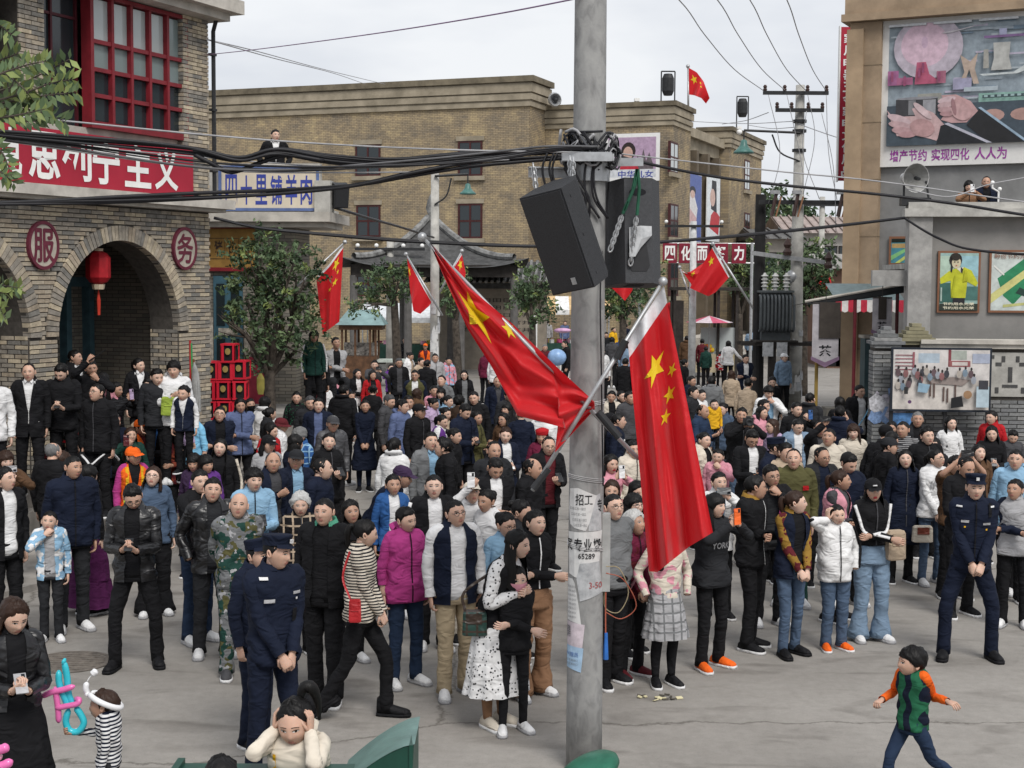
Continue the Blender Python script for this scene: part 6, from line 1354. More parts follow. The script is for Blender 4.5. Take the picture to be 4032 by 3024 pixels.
def cloth(color,pat=None,c2='black',rough=.85):
 key='cloth_%s_%s_%s_%.1f'%(color,pat,c2,rough)
 if key in MATS:return MATS[key]
 m,nt,b=nodes_of(key.replace(' ','_'));L=nt.links.new;N=nt.nodes.new
 b.inputs['Roughness'].default_value=rough;b.inputs['Specular IOR Level'].default_value=.15 if rough>.5 else .5
 tc=N('ShaderNodeTexCoord');P_=tc.outputs['Object']
 n=N('ShaderNodeTexNoise');n.inputs['Scale'].default_value=5;n.inputs['Detail'].default_value=4;L(P_,n.inputs['Vector'])
 def rgb(c):x=N('ShaderNodeRGB');x.outputs[0].default_value=col4(COLR[c]);return x.outputs[0]
 def mix(f,a,c,bl='MIX'):
  x=N('ShaderNodeMix');x.data_type='RGBA';x.blend_type=bl;x.clamp_factor=True
  if hasattr(f,'links'):L(f,x.inputs[0])
  else:x.inputs[0].default_value=f
  L(a,x.inputs[6]);L(c,x.inputs[7]);return x.outputs[2]
 def math_(op,a,c=None):
  x=N('ShaderNodeMath');x.operation=op
  for i,q in enumerate((a,c)):
   if q is None:continue
   if hasattr(q,'links'):L(q,x.inputs[i])
   else:x.inputs[i].default_value=q
  return x.outputs[0]
 base=rgb(color)
 if pat:
  s=N('ShaderNodeSeparateXYZ');L(P_,s.inputs[0])
  if pat in('stripes','fine_stripes','vstripes'):
   f={'stripes':26.0,'fine_stripes':40.0,'vstripes':9.0}[pat]
   src=s.outputs['Z']if pat!='vstripes' else math_('ADD',s.outputs['X'],math_('MULTIPLY',math_('SINE',math_('MULTIPLY',s.outputs['Z'],40.0)),.012))
   w=math_('GREATER_THAN',math_('SINE',math_('MULTIPLY',src,f*6.283)),.1);base=mix(w,base,rgb(c2))
  elif pat=='plaid':
   fx=math_('GREATER_THAN',math_('SINE',math_('MULTIPLY',s.outputs['X'],75.0)),.8);fz=math_('GREATER_THAN',math_('SINE',math_('MULTIPLY',s.outputs['Z'],75.0)),.8)
   base=mix(math_('MAXIMUM',fx,fz),base,rgb(c2))
  elif pat in('camo','blotch','floral','speckle'):
   sc={'camo':9,'blotch':13,'floral':34,'speckle':46}[pat]
   v=N('ShaderNodeTexNoise' if pat!='floral' else 'ShaderNodeTexVoronoi');v.inputs['Scale'].default_value=sc
   if pat=='floral':
    L(P_,v.inputs['Vector']);f=math_('LESS_THAN',v.outputs['Distance'],.27);base=mix(f,base,rgb(c2))
   else:
    v.inputs['Detail'].default_value=2;L(P_,v.inputs['Vector']);f=math_('GREATER_THAN',v.outputs['Fac'],.53);base=mix(f,base,rgb(c2))
    if pat=='camo':
     v2=N('ShaderNodeTexNoise');v2.inputs['Scale'].default_value=12;v2.noise_dimensions='4D';v2.inputs['W'].default_value=3;L(P_,v2.inputs['Vector']);base=mix(math_('GREATER_THAN',v2.outputs['Fac'],.56),base,rgb('olive'))
     v3=N('ShaderNodeTexNoise');v3.inputs['Scale'].default_value=16;v3.noise_dimensions='4D';v3.inputs['W'].default_value=8;L(P_,v3.inputs['Vector']);base=mix(math_('GREATER_THAN',v3.outputs['Fac'],.62),base,rgb('light grey'))
 r=N('ShaderNodeValToRGB');r.color_ramp.elements[0].position=.3;r.color_ramp.elements[1].position=.7
 r.color_ramp.elements[0].color=(.78,.78,.78,1);r.color_ramp.elements[1].color=(1.1,1.1,1.1,1);L(n.outputs['Fac'],r.inputs['Fac'])
 L(mix(1.0,base,r.outputs[0],'MULTIPLY'),b.inputs['Base Color'])
 n2=N('ShaderNodeTexNoise');n2.inputs['Scale'].default_value=6;n2.inputs['Detail'].default_value=1.5;n2.inputs['Distortion'].default_value=1.2;mp_=N('ShaderNodeMapping');mp_.inputs['Rotation'].default_value=(.5,.6,.4);mp_.inputs['Scale'].default_value=(1,1,1.8);L(P_,mp_.inputs['Vector']);L(mp_.outputs[0],n2.inputs['Vector'])
 bp=N('ShaderNodeBump');bp.inputs['Strength'].default_value=.6;bp.inputs['Distance'].default_value=.05;L(n2.outputs['Fac'],bp.inputs['Height'])
 L(bp.outputs[0],b.inputs['Normal'])
 MATS[key]=m
 return m
def skin(k):
 c=[(.55,.345,.255),(.60,.395,.30),(.45,.265,.185),(.64,.43,.335)][k]
 if 'skin_%d'%k in MATS:return MATS['skin_%d'%k]
 m=mat('skin_%d'%k,c,.5,var=.07,scale=9,spec=.35);b=m.node_tree.nodes['Principled BSDF']
 b.inputs['Subsurface Weight'].default_value=.12;b.inputs['Subsurface Radius'].default_value=(.9,.3,.15);b.inputs['Subsurface Scale'].default_value=.01
 return m
M_LIP=mat('lip',(.42,.185,.15),.5,var=.05);M_LIPR=mat('red_lip',(.4,.03,.04),.45,var=.05)
M_EYED=mat('dark_iris',(.012,.008,.006),.3);M_EYEW=mat('eye_white',(.55,.53,.5),.35)
def hair_mat(c):
 if 'hair_'+c in MATS:return MATS['hair_'+c]
 m,nt,b=nodes_of('hair_'+c);tc=nt.nodes.new('ShaderNodeTexCoord');mp=nt.nodes.new('ShaderNodeMapping');mp.inputs['Scale'].default_value=(55,55,9);n=nt.nodes.new('ShaderNodeTexNoise');n.inputs['Scale'].default_value=2.0;n.inputs['Detail'].default_value=3
 nt.links.new(tc.outputs['Object'],mp.inputs['Vector']);nt.links.new(mp.outputs[0],n.inputs['Vector']);r=nt.nodes.new('ShaderNodeValToRGB');k=HAIRC[c]
 r.color_ramp.elements[0].color=col4([x*.6 for x in k]);r.color_ramp.elements[1].color=col4([x*1.6 for x in k]);nt.links.new(n.outputs['Fac'],r.inputs['Fac']);nt.links.new(r.outputs[0],b.inputs['Base Color'])
 b.inputs['Roughness'].default_value=.5;b.inputs['Specular IOR Level'].default_value=.22
 bp=nt.nodes.new('ShaderNodeBump');bp.inputs['Strength'].default_value=.5;bp.inputs['Distance'].default_value=.006;nt.links.new(n.outputs['Fac'],bp.inputs['Height']);nt.links.new(bp.outputs[0],b.inputs['Normal'])
 MATS['hair_'+c]=m
 return m
# head: a star-shaped surface with face relief
def head_r(az,el,kind):
 """radius along direction (az from the front, el up) for arrays"""
 d=np.stack([np.cos(el)*np.sin(az),-np.cos(el)*np.cos(az),np.sin(el)],-1)
 def ellips(c,r):
  c,r=np.array(c),np.array(r);q=d/r;k=c/r
  A=(q*q).sum(-1);B=-(q*k).sum(-1)*2;C=(k*k).sum()-1
  return(-B+np.sqrt(np.maximum(B*B-4*A*C,0)))/(2*A)
 jw={'m':.060,'f':.054,'c':.058}[kind];jd={'m':-.036,'f':-.034,'c':-.026}[kind];jr={'m':.083,'f':.078,'c':.07}[kind]
 r1=ellips((0,.016,.033),(.0775,.097,.088));r2=ellips((0,-.022,jd),(jw,.068,jr));r3=ellips((0,-.03,.0),(.066,.066,.07))
 k=60.0
 return np.log(np.exp(k*r1)+np.exp(k*r2)+np.exp(k*r3))/k-.004
def face_relief(p,kind):
 x,y,z=p[...,0],p[...,1],p[...,2];ax=np.abs(x);g_=lambda v,s:np.exp(-(v/s)**2)
 front=np.clip((-y-.02)/.03,0,1)
 nl={'m':.021,'f':.017,'c':.013}[kind]
 ramp_=np.clip((.014-z)/.044,0,1)*(1/(1+np.exp((-.034-z)/.0022)))
 dy=-nl*g_(x,.0085+.006*np.clip((.01-z)/.04,0,1))*ramp_
 dy=dy+.0075*g_(ax-.031,.015)*g_(z-.008,.010)-.0035*g_(ax-.030,.02)*g_(z-.025,.007)
 dy=dy-.0055*g_(x,.019)*(g_(z+.053,.0048)+.9*g_(z+.0635,.005))+.003*g_(x,.02)*g_(z+.0582,.0018)
 dy=dy+.003*g_(x,.03)*g_(z+.076,.006)-.006*g_(x,.02)*g_(z+.094,.013)-.0035*g_(ax-.042,.016)*g_(z+.022,.016)
 q=p.copy();q[...,1]=y+dy*front;return q
HEADS={}
def head_base(kind):
 if kind in HEADS:return HEADS[kind]
 n_az,n_el=48,36
 u=np.linspace(-1,1,n_az,endpoint=False);az=np.pi*(u*.62+.38*u**3)
 e=np.linspace(-1,1,n_el);el=(np.pi/2)*np.sign(e)*(np.abs(e)**.92)*.985
 AZ,EL=np.meshgrid(az,el);r=head_r(AZ,EL,kind)
 p=np.stack([r*np.cos(EL)*np.sin(AZ),-r*np.cos(EL)*np.cos(AZ),r*np.sin(EL)],-1);p=face_relief(p,kind)
 V=p.reshape(-1,3);F,MI=[],[]
 for i in range(n_el-1):
  for j in range(n_az):
   a,b=i*n_az+j,i*n_az+(j+1)%n_az;f=(a,b,b+n_az,a+n_az);F.append(f)
   c=V[list(f)].mean(0);lip=c[1]<-.05 and abs(c[0])<.024-abs(c[2]+.0585)*.8 and-.069<c[2]<-.0485
   MI.append(1 if lip else 0)
 F.append(tuple(range(n_az-1,-1,-1)));MI.append(0);F.append(tuple((n_el-1)*n_az+j for j in range(n_az)));MI.append(0)
 V=list(map(tuple,V))
 def surf(x,z):
  y=-.09
  for _ in range(6):
   az_=math.atan2(x,-y);el_=math.atan2(z,math.hypot(x,y));r_=float(head_r(np.array(az_),np.array(el_),kind));sc=math.sqrt(max(1e-6,r_*r_-x*x-z*z));y=-sc
  return float(face_relief(np.array((x,y,z)),kind)[1])
 def patch(pts,mi,off):
  o=len(V);cx=sum(p_[0]for p_ in pts)/len(pts);cz=sum(p_[1]for p_ in pts)/len(pts)
  for x,z in pts+[(cx,cz)]:V.append((x,surf(x,z)-off,z))
  k=len(pts)
  for i in range(k):F.append((o+i,o+(i+1)%k,o+k));MI.append(mi)
 ey=.0085;eh={'m':.0042,'f':.005,'c':.0055}[kind]
 for sx in(-1,1):
  al=[(sx*.031+.0155*math.cos(t),ey+eh*math.sin(t)*(1 if math.sin(t)>0 else .8)+sx*.0016*math.cos(t))for t in np.linspace(0,2*np.pi,12,endpoint=False)]
  patch(al,3,.0012);patch([(sx*.031+.0062*math.cos(t),ey+min(eh,.0062)*math.sin(t))for t in np.linspace(0,2*np.pi,8,endpoint=False)],2,.0022)
  lid=[(sx*(.031+.0175*math.cos(t)),ey+.002+(eh+.001)*math.sin(t))for t in np.linspace(0,np.pi,7)];patch(lid+[(x,z-.0028)for x,z in lid[::-1][1:-1]],2,.0026)
  bt=.0022 if kind=='f' else(.0016 if kind=='c' else .0032)
  br_=[(sx*(.012+.036*t),.029+.0035*math.sin(t*3.1)-.005*t)for t in np.linspace(0,1,6)];patch([(x,z+bt)for x,z in br_]+[(x,z-bt)for x,z in br_[::-1]],2,.0012)
  o=len(V);ring=[]
  for k,(sc,dx)in enumerate(((1.0,.0),(1.0,.014),(.62,.018),(.35,.011))):
   for t in np.linspace(0,2*np.pi,10,endpoint=False):V.append((sx*(.072+dx),.012+.017*sc*math.cos(t)+.006*math.sin(t),-.002+.031*sc*math.sin(t)))
  for k in range(3):
   for j in range(10):
    a,b=o+k*10+j,o+k*10+(j+1)%10;F.append((a,b,b+10,a+10)if sx>0 else(a+10,b+10,b,a));MI.append(0)
  F.append(tuple(o+30+j for j in range(10)));MI.append(0)
 HEADS[kind]=(np.array(V),F,MI)
 return HEADS[kind]
HAIRS={}
def hair_base(style,kind,seed=0):
 key=(style,kind,seed)
 if key in HAIRS:return HAIRS[key]
 rg=np.random.default_rng(seed+31);n_az,n_r=40,12
 az=np.linspace(-np.pi,np.pi,n_az,endpoint=False);a=np.abs(az)
 pts_m=[(0,40),(.45,42),(.75,38),(1.0,27),(1.25,16),(1.42,-6),(1.7,-12),(2.1,-24),(2.6,-34),(3.15,-36)]
 pts_f=[(0,44),(.4,40),(.8,26),(1.1,4),(1.3,-18),(1.6,-32),(2.1,-38),(3.15,-42)]
 pts_bang=[(0,19),(.5,19),(.8,10),(1.0,-8),(1.3,-24),(1.6,-34),(2.1,-38),(3.15,-42)]
 pts_bun=[(0,42),(.5,40),(.8,32),(1.1,22),(1.35,6),(1.6,-6),(2.1,-22),(3.15,-32)]
 pts={'short':pts_m,'crew':pts_m,'spiky':pts_m,'mop':[(0,26),(.5,26),(.8,20),(1.1,10),(1.35,-2),(1.6,-14),(2.1,-28),(3.15,-38)],'long':pts_f,'bangs':pts_bang,'bob':pts_bang,'bobf':pts_f,'pony':pts_bun,'hipony':[(0,50),(.3,48),(.6,42),(.9,28),(1.15,14),(1.4,0),(1.7,-12),(2.1,-24),(3.15,-34)],'bun':pts_bun,'perm':[(0,42),(.5,38),(.8,22),(1.1,4),(1.35,-14),(1.6,-24),(2.1,-34),(3.15,-40)],'bald':[(0,89),(.9,85),(1.2,40),(1.45,12),(1.6,0),(2.1,-20),(3.15,-34)],'receding':[(0,66),(.4,60),(.7,66),(1.0,50),(1.25,22),(1.45,-2),(1.7,-12),(2.1,-24),(3.15,-36)]}[style]
 hl=np.radians(np.interp(a,[q[0]for q in pts],[q[1]for q in pts]))+rg.normal(0,.02,n_az)
 th={'short':.016,'crew':.008,'spiky':.022,'mop':.022,'long':.016,'bangs':.018,'bob':.02,'bobf':.018,'pony':.012,'bun':.012,'hipony':.011,'perm':.026,'bald':.005,'receding':.008}[style]
 ns={'perm':.006,'spiky':.006,'mop':.004,'crew':.001}.get(style,.0025)
 rings=[]
 for i in range(n_r):
  t=i/(n_r-1);el=hl+(np.pi/2*.99-hl)*t
  off=(th*min(1,.04+t*2.6)*np.where(a>1.2,.55 if style in('short','crew','spiky','receding')else .8,1.0)if style not in('bob','perm','mop','bangs')else th*min(1,.3+t*2.5))*(1+.35*np.sin(az*7+i*1.7)*np.sin(az*3+1))
  if style=='bald':off=th*np.where(el>np.radians(60),.0,1.0)-np.where(el>np.radians(70),.006,0)
  r=head_r(az,el,kind)+off+rg.normal(0,ns,n_az)+.003*np.sin(az*9+i)
  rings.append(np.stack([r*np.cos(el)*np.sin(az),-r*np.cos(el)*np.cos(az),r*np.sin(el)],-1))
 mb=MB();mb.loft(np.array(rings),0,True,False,True)
 if style in('long','bangs','bob','bobf'):
  Ln={'long':.36,'bangs':.30,'bob':.12,'bobf':.15}[style];A0={'long':1.05,'bangs':1.0,'bob':.95,'bobf':1.0}[style]
  aa=np.concatenate([np.linspace(A0,2*np.pi-A0,26)]);rr=[]
  for i in range(9):
   t=i/8;z=.02-(Ln+.02)*t;wx_=.087+.012*math.sin(t*2.5)+(.02*t if style!='bob' else-.012*t);wy=.088+.02*t
   fw=.03*t*(1 if style in('long','bangs')else 0)
   row=np.stack([wx_*np.sin(aa),-(wy*np.cos(aa))+.02-fw*(np.cos(aa)>.2),np.full(26,z)+.012*np.sin(aa*11)*t],-1)+rg.normal(0,.0025,(26,3));rr.append(row)
  rr=np.array(rr);mb.loft(rr,0,closed=False);inner=rr.copy();inner[...,0]*=.86;inner[...,1]=(inner[...,1]-.02)*.86+.02;mb.loft(inner[::-1],0,closed=False)
 if style=='pony':
  mb.tube(smooth_path([(0,.10,.05),(0,.135,.055),(.0,.15,.0),(.01,.14,-.09),(.01,.125,-.2)],4),np.r_[np.linspace(.018,.03,9),np.linspace(.03,.006,8)],10)
 if style=='hipony':mb.tube(smooth_path([(.02,.07,.10),(.04,.09,.145),(.075,.105,.13),(.09,.115,.05),(.085,.115,-.05)],4),np.r_[np.linspace(.018,.034,7),np.linspace(.034,.008,10)],10)
 if style=='bun':mb.ball((0,.115,.06),(.042,.036,.042),12,8,noise=.06)
 v=np.concatenate(mb.v)
 HAIRS[key]=(v,mb.f);return HAIRS[key]
# hands
def hand_geo(curl=.5,spread=.12,thumb=.6,sx=1):
 """wrist at the origin, fingers along +x, palm facing -z, thumb on the +y side (mirrored with sx)"""
 mb=MB();n=10;a=np.linspace(0,2*np.pi,n,endpoint=False)
 prof=[(-.02,.025,.019),(.0,.027,.018),(.03,.037,.017),(.065,.042,.015),(.09,.040,.012),(.098,.034,.008)]
 mb.loft([np.stack([np.full(n,x),w*np.cos(a),h*np.sin(a)],-1)for x,w,h in prof])
 for i,(y,ln)in enumerate(((.029,.072),(.010,.08),(-.009,.075),(-.027,.058))):
  p=np.array((.088,y,.0));th=spread*(1.2-i*.8)*.4;pts=[p-(.012,0,0)];ang=0;pts.append(p)
  for k,fr_ in enumerate((.42,.32,.26)):
   ang+=curl*(1.0,1.15,.8)[k];p=p+ln*fr_*np.array((math.cos(ang)*math.cos(th),math.sin(th),-math.sin(ang)));pts.append(p)
  mb.tube(pts,[.0095,.0095,.009,.0082,.006],6)
 p=np.array((.018,.03,-.006));d=np.array((math.cos(thumb),math.sin(thumb)*.75,-.35-.3*curl));d/=np.linalg.norm(d);d2_=d+np.array((.5,-.5*curl,-.3*curl));d2_/=np.linalg.norm(d2_)
 mb.tube([p-d*.01,p+d*.02,p+d*.042,p+d*.042+d2_*.03],[.013,.012,.0105,.007],6)
 v=np.concatenate(mb.v);v[:,1]*=sx
 f=mb.f if sx>0 else[q[::-1]for q in mb.f]
 return v,f
HANDG={(c,s):hand_geo(c,sx=s)for c in(.25,.55,.95)for s in(1,-1)}
# body tables (for a person 1.72 m tall)
TZ=np.array([.40,.60,.80,.90,1.0,1.1,1.2,1.3,1.37,1.42,1.455,1.49])
TW={'m':np.array([.185,.18,.172,.17,.160,.160,.172,.188,.188,.158,.098,.062]),'f':np.array([.19,.19,.182,.18,.156,.140,.148,.162,.160,.132,.08,.054])}
TD={'m':np.array([.125,.125,.122,.12,.110,.108,.117,.122,.112,.09,.07,.058]),'f':np.array([.13,.13,.128,.125,.105,.098,.116,.126,.106,.086,.065,.052])}
for q_ in 'mf':TW[q_]=TW[q_]*np.interp(TZ,[.8,1.3,1.37,1.45],[.92,.94,.93,1]);TD[q_]=TD[q_]*np.interp(TZ,[.8,1.3,1.45],[.9,.92,1])
TW['c']=TW['m']*np.array([.9,.9,.92,.92,.95,.97,.94,.9,.9,.9,.95,1]);TD['c']=TD['m']*1.02
def torso_rings(sex,z0,z1,grow,n=24,open0=None,fat=1.0,flare=0.0,rg=None,fold=.004,nz=14,pleat=0):
 rings=[];fp=rg.uniform(0,6,3)if rg is not None else(0,1,2)
 for z in np.linspace(z0,z1,nz):
  w,d=np.interp(z,TZ,TW[sex]),np.interp(z,TZ,TD[sex])
  g_=grow*(1 if z<1.4 else max(0.25,(1.5-z)/.1));belly=math.exp(-((z-1.03)/.16)**2)*(fat-1)
  fl=flare*max(0,(1.0-z))
  w,d=w*(1+.6*belly)+g_+fl,d*(1+1.3*belly)+g_+fl*.8
  th=np.linspace(0,2*np.pi,n,endpoint=False)if open0 is None else None
  if open0 is not None:
   o=open0(z)/max(w,.03);o=min(1.2,o);th=np.linspace(o,2*np.pi-o,n)
  k=1+(fold/.15)*(np.sin(th*3+z*24+fp[0])*.6+np.sin(th*5-z*38+fp[1])*.5+np.sin(th*2+z*55+fp[2])*.5*math.exp(-((z-.95)/.14)**2))*(1 if z<1.34 else .2)
  if pleat:k=k+pleat*np.sin(th*11)*min(1,max(0,(1.0-z)*3))
  e=.82
  sx_,sy_=np.sin(th),-np.cos(th)
  x=w*np.sign(sx_)*np.abs(sx_)**e*k;y=d*np.sign(sy_)*np.abs(sy_)**e*k
  yo=.012*math.sin((z-.9)*4)+(.018 if z>1.36 else 0)*(z-1.36)/.1
  rings.append(np.stack([x,y+yo,np.full(len(th),z)],-1))
 return np.array(rings)
def y_front(sex,x,z,grow,fat=1.0):
 w,d=np.interp(z,TZ,TW[sex]),np.interp(z,TZ,TD[sex]);belly=math.exp(-((z-1.03)/.16)**2)*(fat-1)
 w,d=w*(1+.6*belly)+grow,d*(1+1.3*belly)+grow;s=min(.99,abs(x)/w)
 c=(1-s**(2/.82))**(.82/2);return-d*c+.012*math.sin((z-.9)*4)
def wrinkle(P_,rings,rg,amp):
 k,n=rings.shape[:2];t=np.linspace(0,1,k)[:,None];th=np.linspace(0,2*np.pi,n,endpoint=False)[None,:];a,b,c=rg.uniform(0,6,3)
 w=(np.exp(-((t-.55)/.16)**2)+.9*np.exp(-((t-.97)/.14)**2)+.5*np.exp(-((t-.12)/.12)**2)+.25)
 d=np.sin(2*th+t*34+a)*.5+np.sin(3*th-t*52+b)*.35+np.sin(th+t*75+c)*.3
 return P_[:,None,:]+(rings-P_[:,None,:])*(1+amp*w*d)[...,None]
def ik(S,T,a,b,hint):
 d=T-S;L_=np.linalg.norm(d);L2=min(L_,(a+b)*.985);T=S+d/max(L_,1e-6)*L2;d=(T-S)/L2
 x=(a*a-b*b+L2*L2)/(2*L2);h_=math.sqrt(max(0,a*a-x*x));hv=hint-d*np.dot(hint,d);hv/=max(1e-6,np.linalg.norm(hv))
 return S+d*x+hv*h_,T
POSES={'down':((.222,-.03,.80),(-1,0,0),.55),'front':((.035,-.20,.86),(-.2,1,0),.95),'cross':((-.13,-.20,1.13),(-.1,1,.2),.55),'crossB':((-.10,-.235,1.10),(0,1,-.1),.55),'phone':((.05,-.27,1.12),(-.3,.2,1),.95),'up':((.055,-.30,1.43),(-.3,.8,.2),.95),'high':((.08,-.30,1.66),(-.3,.8,.2),.95),'pocket':((.215,-.06,.93),(-1,0,0),.55),'back':((.06,.19,.93),(0,-1,0),.95),'mouth':((.05,-.16,1.45),(-.4,.9,0),.95),'ear':((.115,-.045,1.56),(-1,.15,0),.55),'chest':((.02,-.2,1.22),(-.2,1,0),.95),'hip':((.2,-.12,1.0),(-.6,.8,0),.55),'out':((.48,-.05,1.02),(0,.3,-1),.55),'hold':((.12,-.25,1.2),(-.4,.6,.6),.55),'shoulder':((.52,.0,1.36),(0,0,-1),.55)}
def rotm(yaw=0.0,pitch=0.0,roll=0.0):return np.array(Matrix.Rotation(yaw,3,'Z')@Matrix.Rotation(pitch,3,'X')@Matrix.Rotation(roll,3,'Y'))
POSEW={'down':'','front':'hands clasped in front','cross':'arms crossed','phone':'looking down at a phone','up':'holding a phone up to film','high':'raising a phone overhead','pocket':'hands in pockets','back':'hands behind the back','mouth':'one hand at the mouth','ear':'hand at the ear','chest':'one hand on the chest','hip':'hand on hip'}
TOPW={'tee':'top','sweater':'sweater','hoodie':'hoodie','jacket':'jacket','open':'open jacket','suit':'suit jacket','coat':'long coat','shirt':'shirt','vest':'vest','dress':'dress','opencoat':'open coat'}
ROWS=[]
def p(zone,x,y,top,bot='tr:black',**k):ROWS.append((zone,x,y,top,bot,k))
USED={};INFO=[]
def make_person(zone,x,y,top,bot,k):
 sex=k.get('sex','m');h=k.get('h',{'m':1.73,'f':1.62,'c':1.2}[sex]);hs=k.get('hs',1.0 if sex!='c' else 1.0)
 z0=k.get('z0',0.0);seed=len(USED)*7+3;rg=np.random.default_rng(seed)
 s=h/1.665;wsc=float(rg.uniform(.94,1.06))
 headscale=(1.0 if sex=='m' else .96)*hs if sex!='c' else(.235*.90/.235)*hs*max(.9,min(1.0,.8+.17*h))
 u,v=upx(zone,x,y)
 hz_=z0+h-.118*headscale-k.get('lower',0.0)
 if 'Y' in k:loc=at_y(u,v,k['Y']);
 else:loc=at_z(u,v,hz_)
 yaw=R(k.get('yaw',0))+rg.uniform(-.06,.06)
 lean=R(k.get('lean',2.0));HB_=.93
 tt,_,tr_=top.partition(':');cols_=tr_.split('/');tcol=cols_[0];inner=cols_[1]if len(cols_)>1 else 'black'
 bt,_,bcol=bot.partition(':');bcol,_,bpat=bcol.partition('/')
 pat,c2=k.get('pat',None),k.get('c2','black')
 fat=k.get('fat',rg.uniform(.98,1.1)if sex=='m' else rg.uniform(.96,1.04))
 nm='child' if sex=='c' else 'person'
 if 'label' in k:lab=k['label']
 else:
  pw_={'stripes':'striped ','fine_stripes':'striped ','vstripes':'wavy striped ','plaid':'checked ','camo':'camouflage ','blotch':'patterned ','floral':'flowered ','speckle':'speckled '}.get(pat,'')
  lab='%s in %s %s%s'%(nm,tcol+(' and '+c2 if pat in('stripes','fine_stripes')else ''),pw_,TOPW[tt])
  if tt in('open','suit','opencoat','vest')and inner:lab+=' over '+inner
  if k.get('cap'):lab+=' and '+k['cap'].replace(':',' ').replace('police navy','police cap').replace('peak','cap')
  if POSEW.get(k.get('pose','down')):lab+=', '+POSEW[k.get('pose','down')]
  if k.get('ex'):lab+=', '+k['ex']
 root=empty('person',(loc.x,loc.y,z0 if 'Y' not in k else loc.z-(h-.118*headscale)),yaw,lab,'person')
 if 'group' in k:root['group']=k['group']
 USED.setdefault(lab,[]).append(root);INFO.append((root,lab,tcol+' '+TOPW[tt],'label' not in k))
 cl,sl=math.cos(lean),math.sin(lean)
 sit=k.get('legs')=='sit';swy=float(rg.uniform(-.02,.02))
 drop=.40 if sit else 0.0
 def LN(P_):
  P_=np.array(P_,float);y_,z_=P_[...,1].copy(),P_[...,2]-HB_;w_=np.clip((z_+.05)/.25,0,1)
  a_=lean*w_;P_[...,1]=y_*np.cos(a_)-z_*np.sin(a_);P_[...,2]=HB_+z_*np.cos(a_)+y_*np.sin(a_)*.6-drop
  P_[...,0]=P_[...,0]*wsc+swy*np.clip((P_[...,2]-.1)/1.2,0,1)
  return P_*s
 def mesh(mb,name,mats,smooth=True):return mb.build(name,mats,root,smooth=smooth)
 sk=skin(k.get('skin',int(rg.integers(0,4))if sex!='m' else int(rg.choice([0,2,0,1]))))
 HC=LN(np.array((0,-.022,1.605)));hy,hp,hr=R(k.get('hy',rg.uniform(-20,20))),R(k.get('hp',rg.uniform(-9,7))),R(k.get('hr',rg.uniform(-7,7)))
 HC=HC+np.array((0,0,(k.get('h',h)-(HC[2]+.118*headscale))*(0 if(lean>.2 or sit)else 1)))
 HM=rotm(hy,hp,hr)@np.diag((1.04,1.04,1.03))*headscale*.965
 kind=sex
 hv,hf,hm=head_base(kind);body=MB();body.add(hv@HM.T+HC,hf,hm)
 nb=LN(np.array((0,.012,1.43)));nr={'m':.056,'f':.046,'c':.045}[sex]*s
 body.tube([nb,(nb+HC)/2+np.array((0,.012*s,-.02*s)),HC+np.array((0,.018,-.04))*headscale],[nr*1.25,nr,nr],14)
 pl=k.get('pose','down');pL,pR=k.get('pl',pl),k.get('pr',pl)
 if pl=='cross' and 'pr' not in k:pR='crossB'
 arms={}
 shw=np.interp(1.37,TZ,TW[sex])-.014
 for sd,pn in((1,pL),(-1,pR)):
  S_=LN(np.array((sd*shw,.012,1.385)))
  if isinstance(pn,tuple):tg_,nn,cu=pn
  else:tg_,nn,cu=POSES[pn]
  T_=np.array((sd*tg_[0],tg_[1],tg_[2]));T_=LN(T_)if not sit else LN(T_)+0
  if pn in('ear','mouth'):T_=T_+(HC-LN(np.array((0,-.022,1.605))))
  T_=T_+rg.normal(0,.008,3)
  E_,T_=ik(S_,T_,.285*s,.25*s,np.array((sd*.55,.45,-.75))if pn not in('up','high','ear','mouth')else np.array((sd*.8,.0,-.6))if not k.get('elb')else np.array((sd*.35,-.7,-.6)))
  arms[sd]=(S_,E_,T_);d=(T_-E_)/np.linalg.norm(T_-E_)
  if pn in('phone','up','high'):d=d*.6+np.array((-sd*.25,0,.55));d/=np.linalg.norm(d)
  if pn=='ear':d=np.array((0,.1,1.0))
  nv=np.array((sd*nn[0],nn[1],nn[2]),float);nv=nv-d*np.dot(nv,d);nv/=max(1e-6,np.linalg.norm(nv));zax=-nv;yax=np.cross(zax,d)
  hvv,hff=HANDG[(cu,sd)];Mh=np.stack([d,yax,zax],1)*(.95*s if sex!='c' else 1.05*s)
  if pn!='pocket':body.add(hvv@Mh.T+T_+d*.005,hff,0)
  if True:body.tube(smooth_path([S_,(S_+E_)/2,E_,(E_+T_)/2,T_],3),np.linspace(.045,.026,13)*s,8)
 body.tube([arms[1][0],nb,arms[-1][0]],[.04*s,.05*s,.04*s],8)
 body.build('body',[sk,M_LIPR if k.get('redlip')else M_LIP,M_EYED if k.get('hc','black')!='white' else mat('grey_brow',(.2,.19,.18),.6),M_EYEW],root,smooth=True)
 hs_=k.get('hair','short' if sex!='f' else 'pony')
 if hs_!='none':
  v_,f_=hair_base(hs_,kind,int(rg.integers(0,4)));hb=MB();hb.add(v_@HM.T+HC,f_);mesh(hb,'hair',hair_mat(k.get('hc','black')))
 tm,sm_=cloth(tcol,pat,c2,k.get('rough',.85)),cloth(k.get('slv',tcol),k.get('spat',pat),k.get('sc2',c2),k.get('rough',.85))
 hem=k.get('hem',{'tee':.86,'sweater':.84,'hoodie':.80,'jacket':.82,'open':.80,'suit':.76,'coat':.50,'opencoat':.5,'shirt':.82,'vest':.82,'dress':.40}[tt])
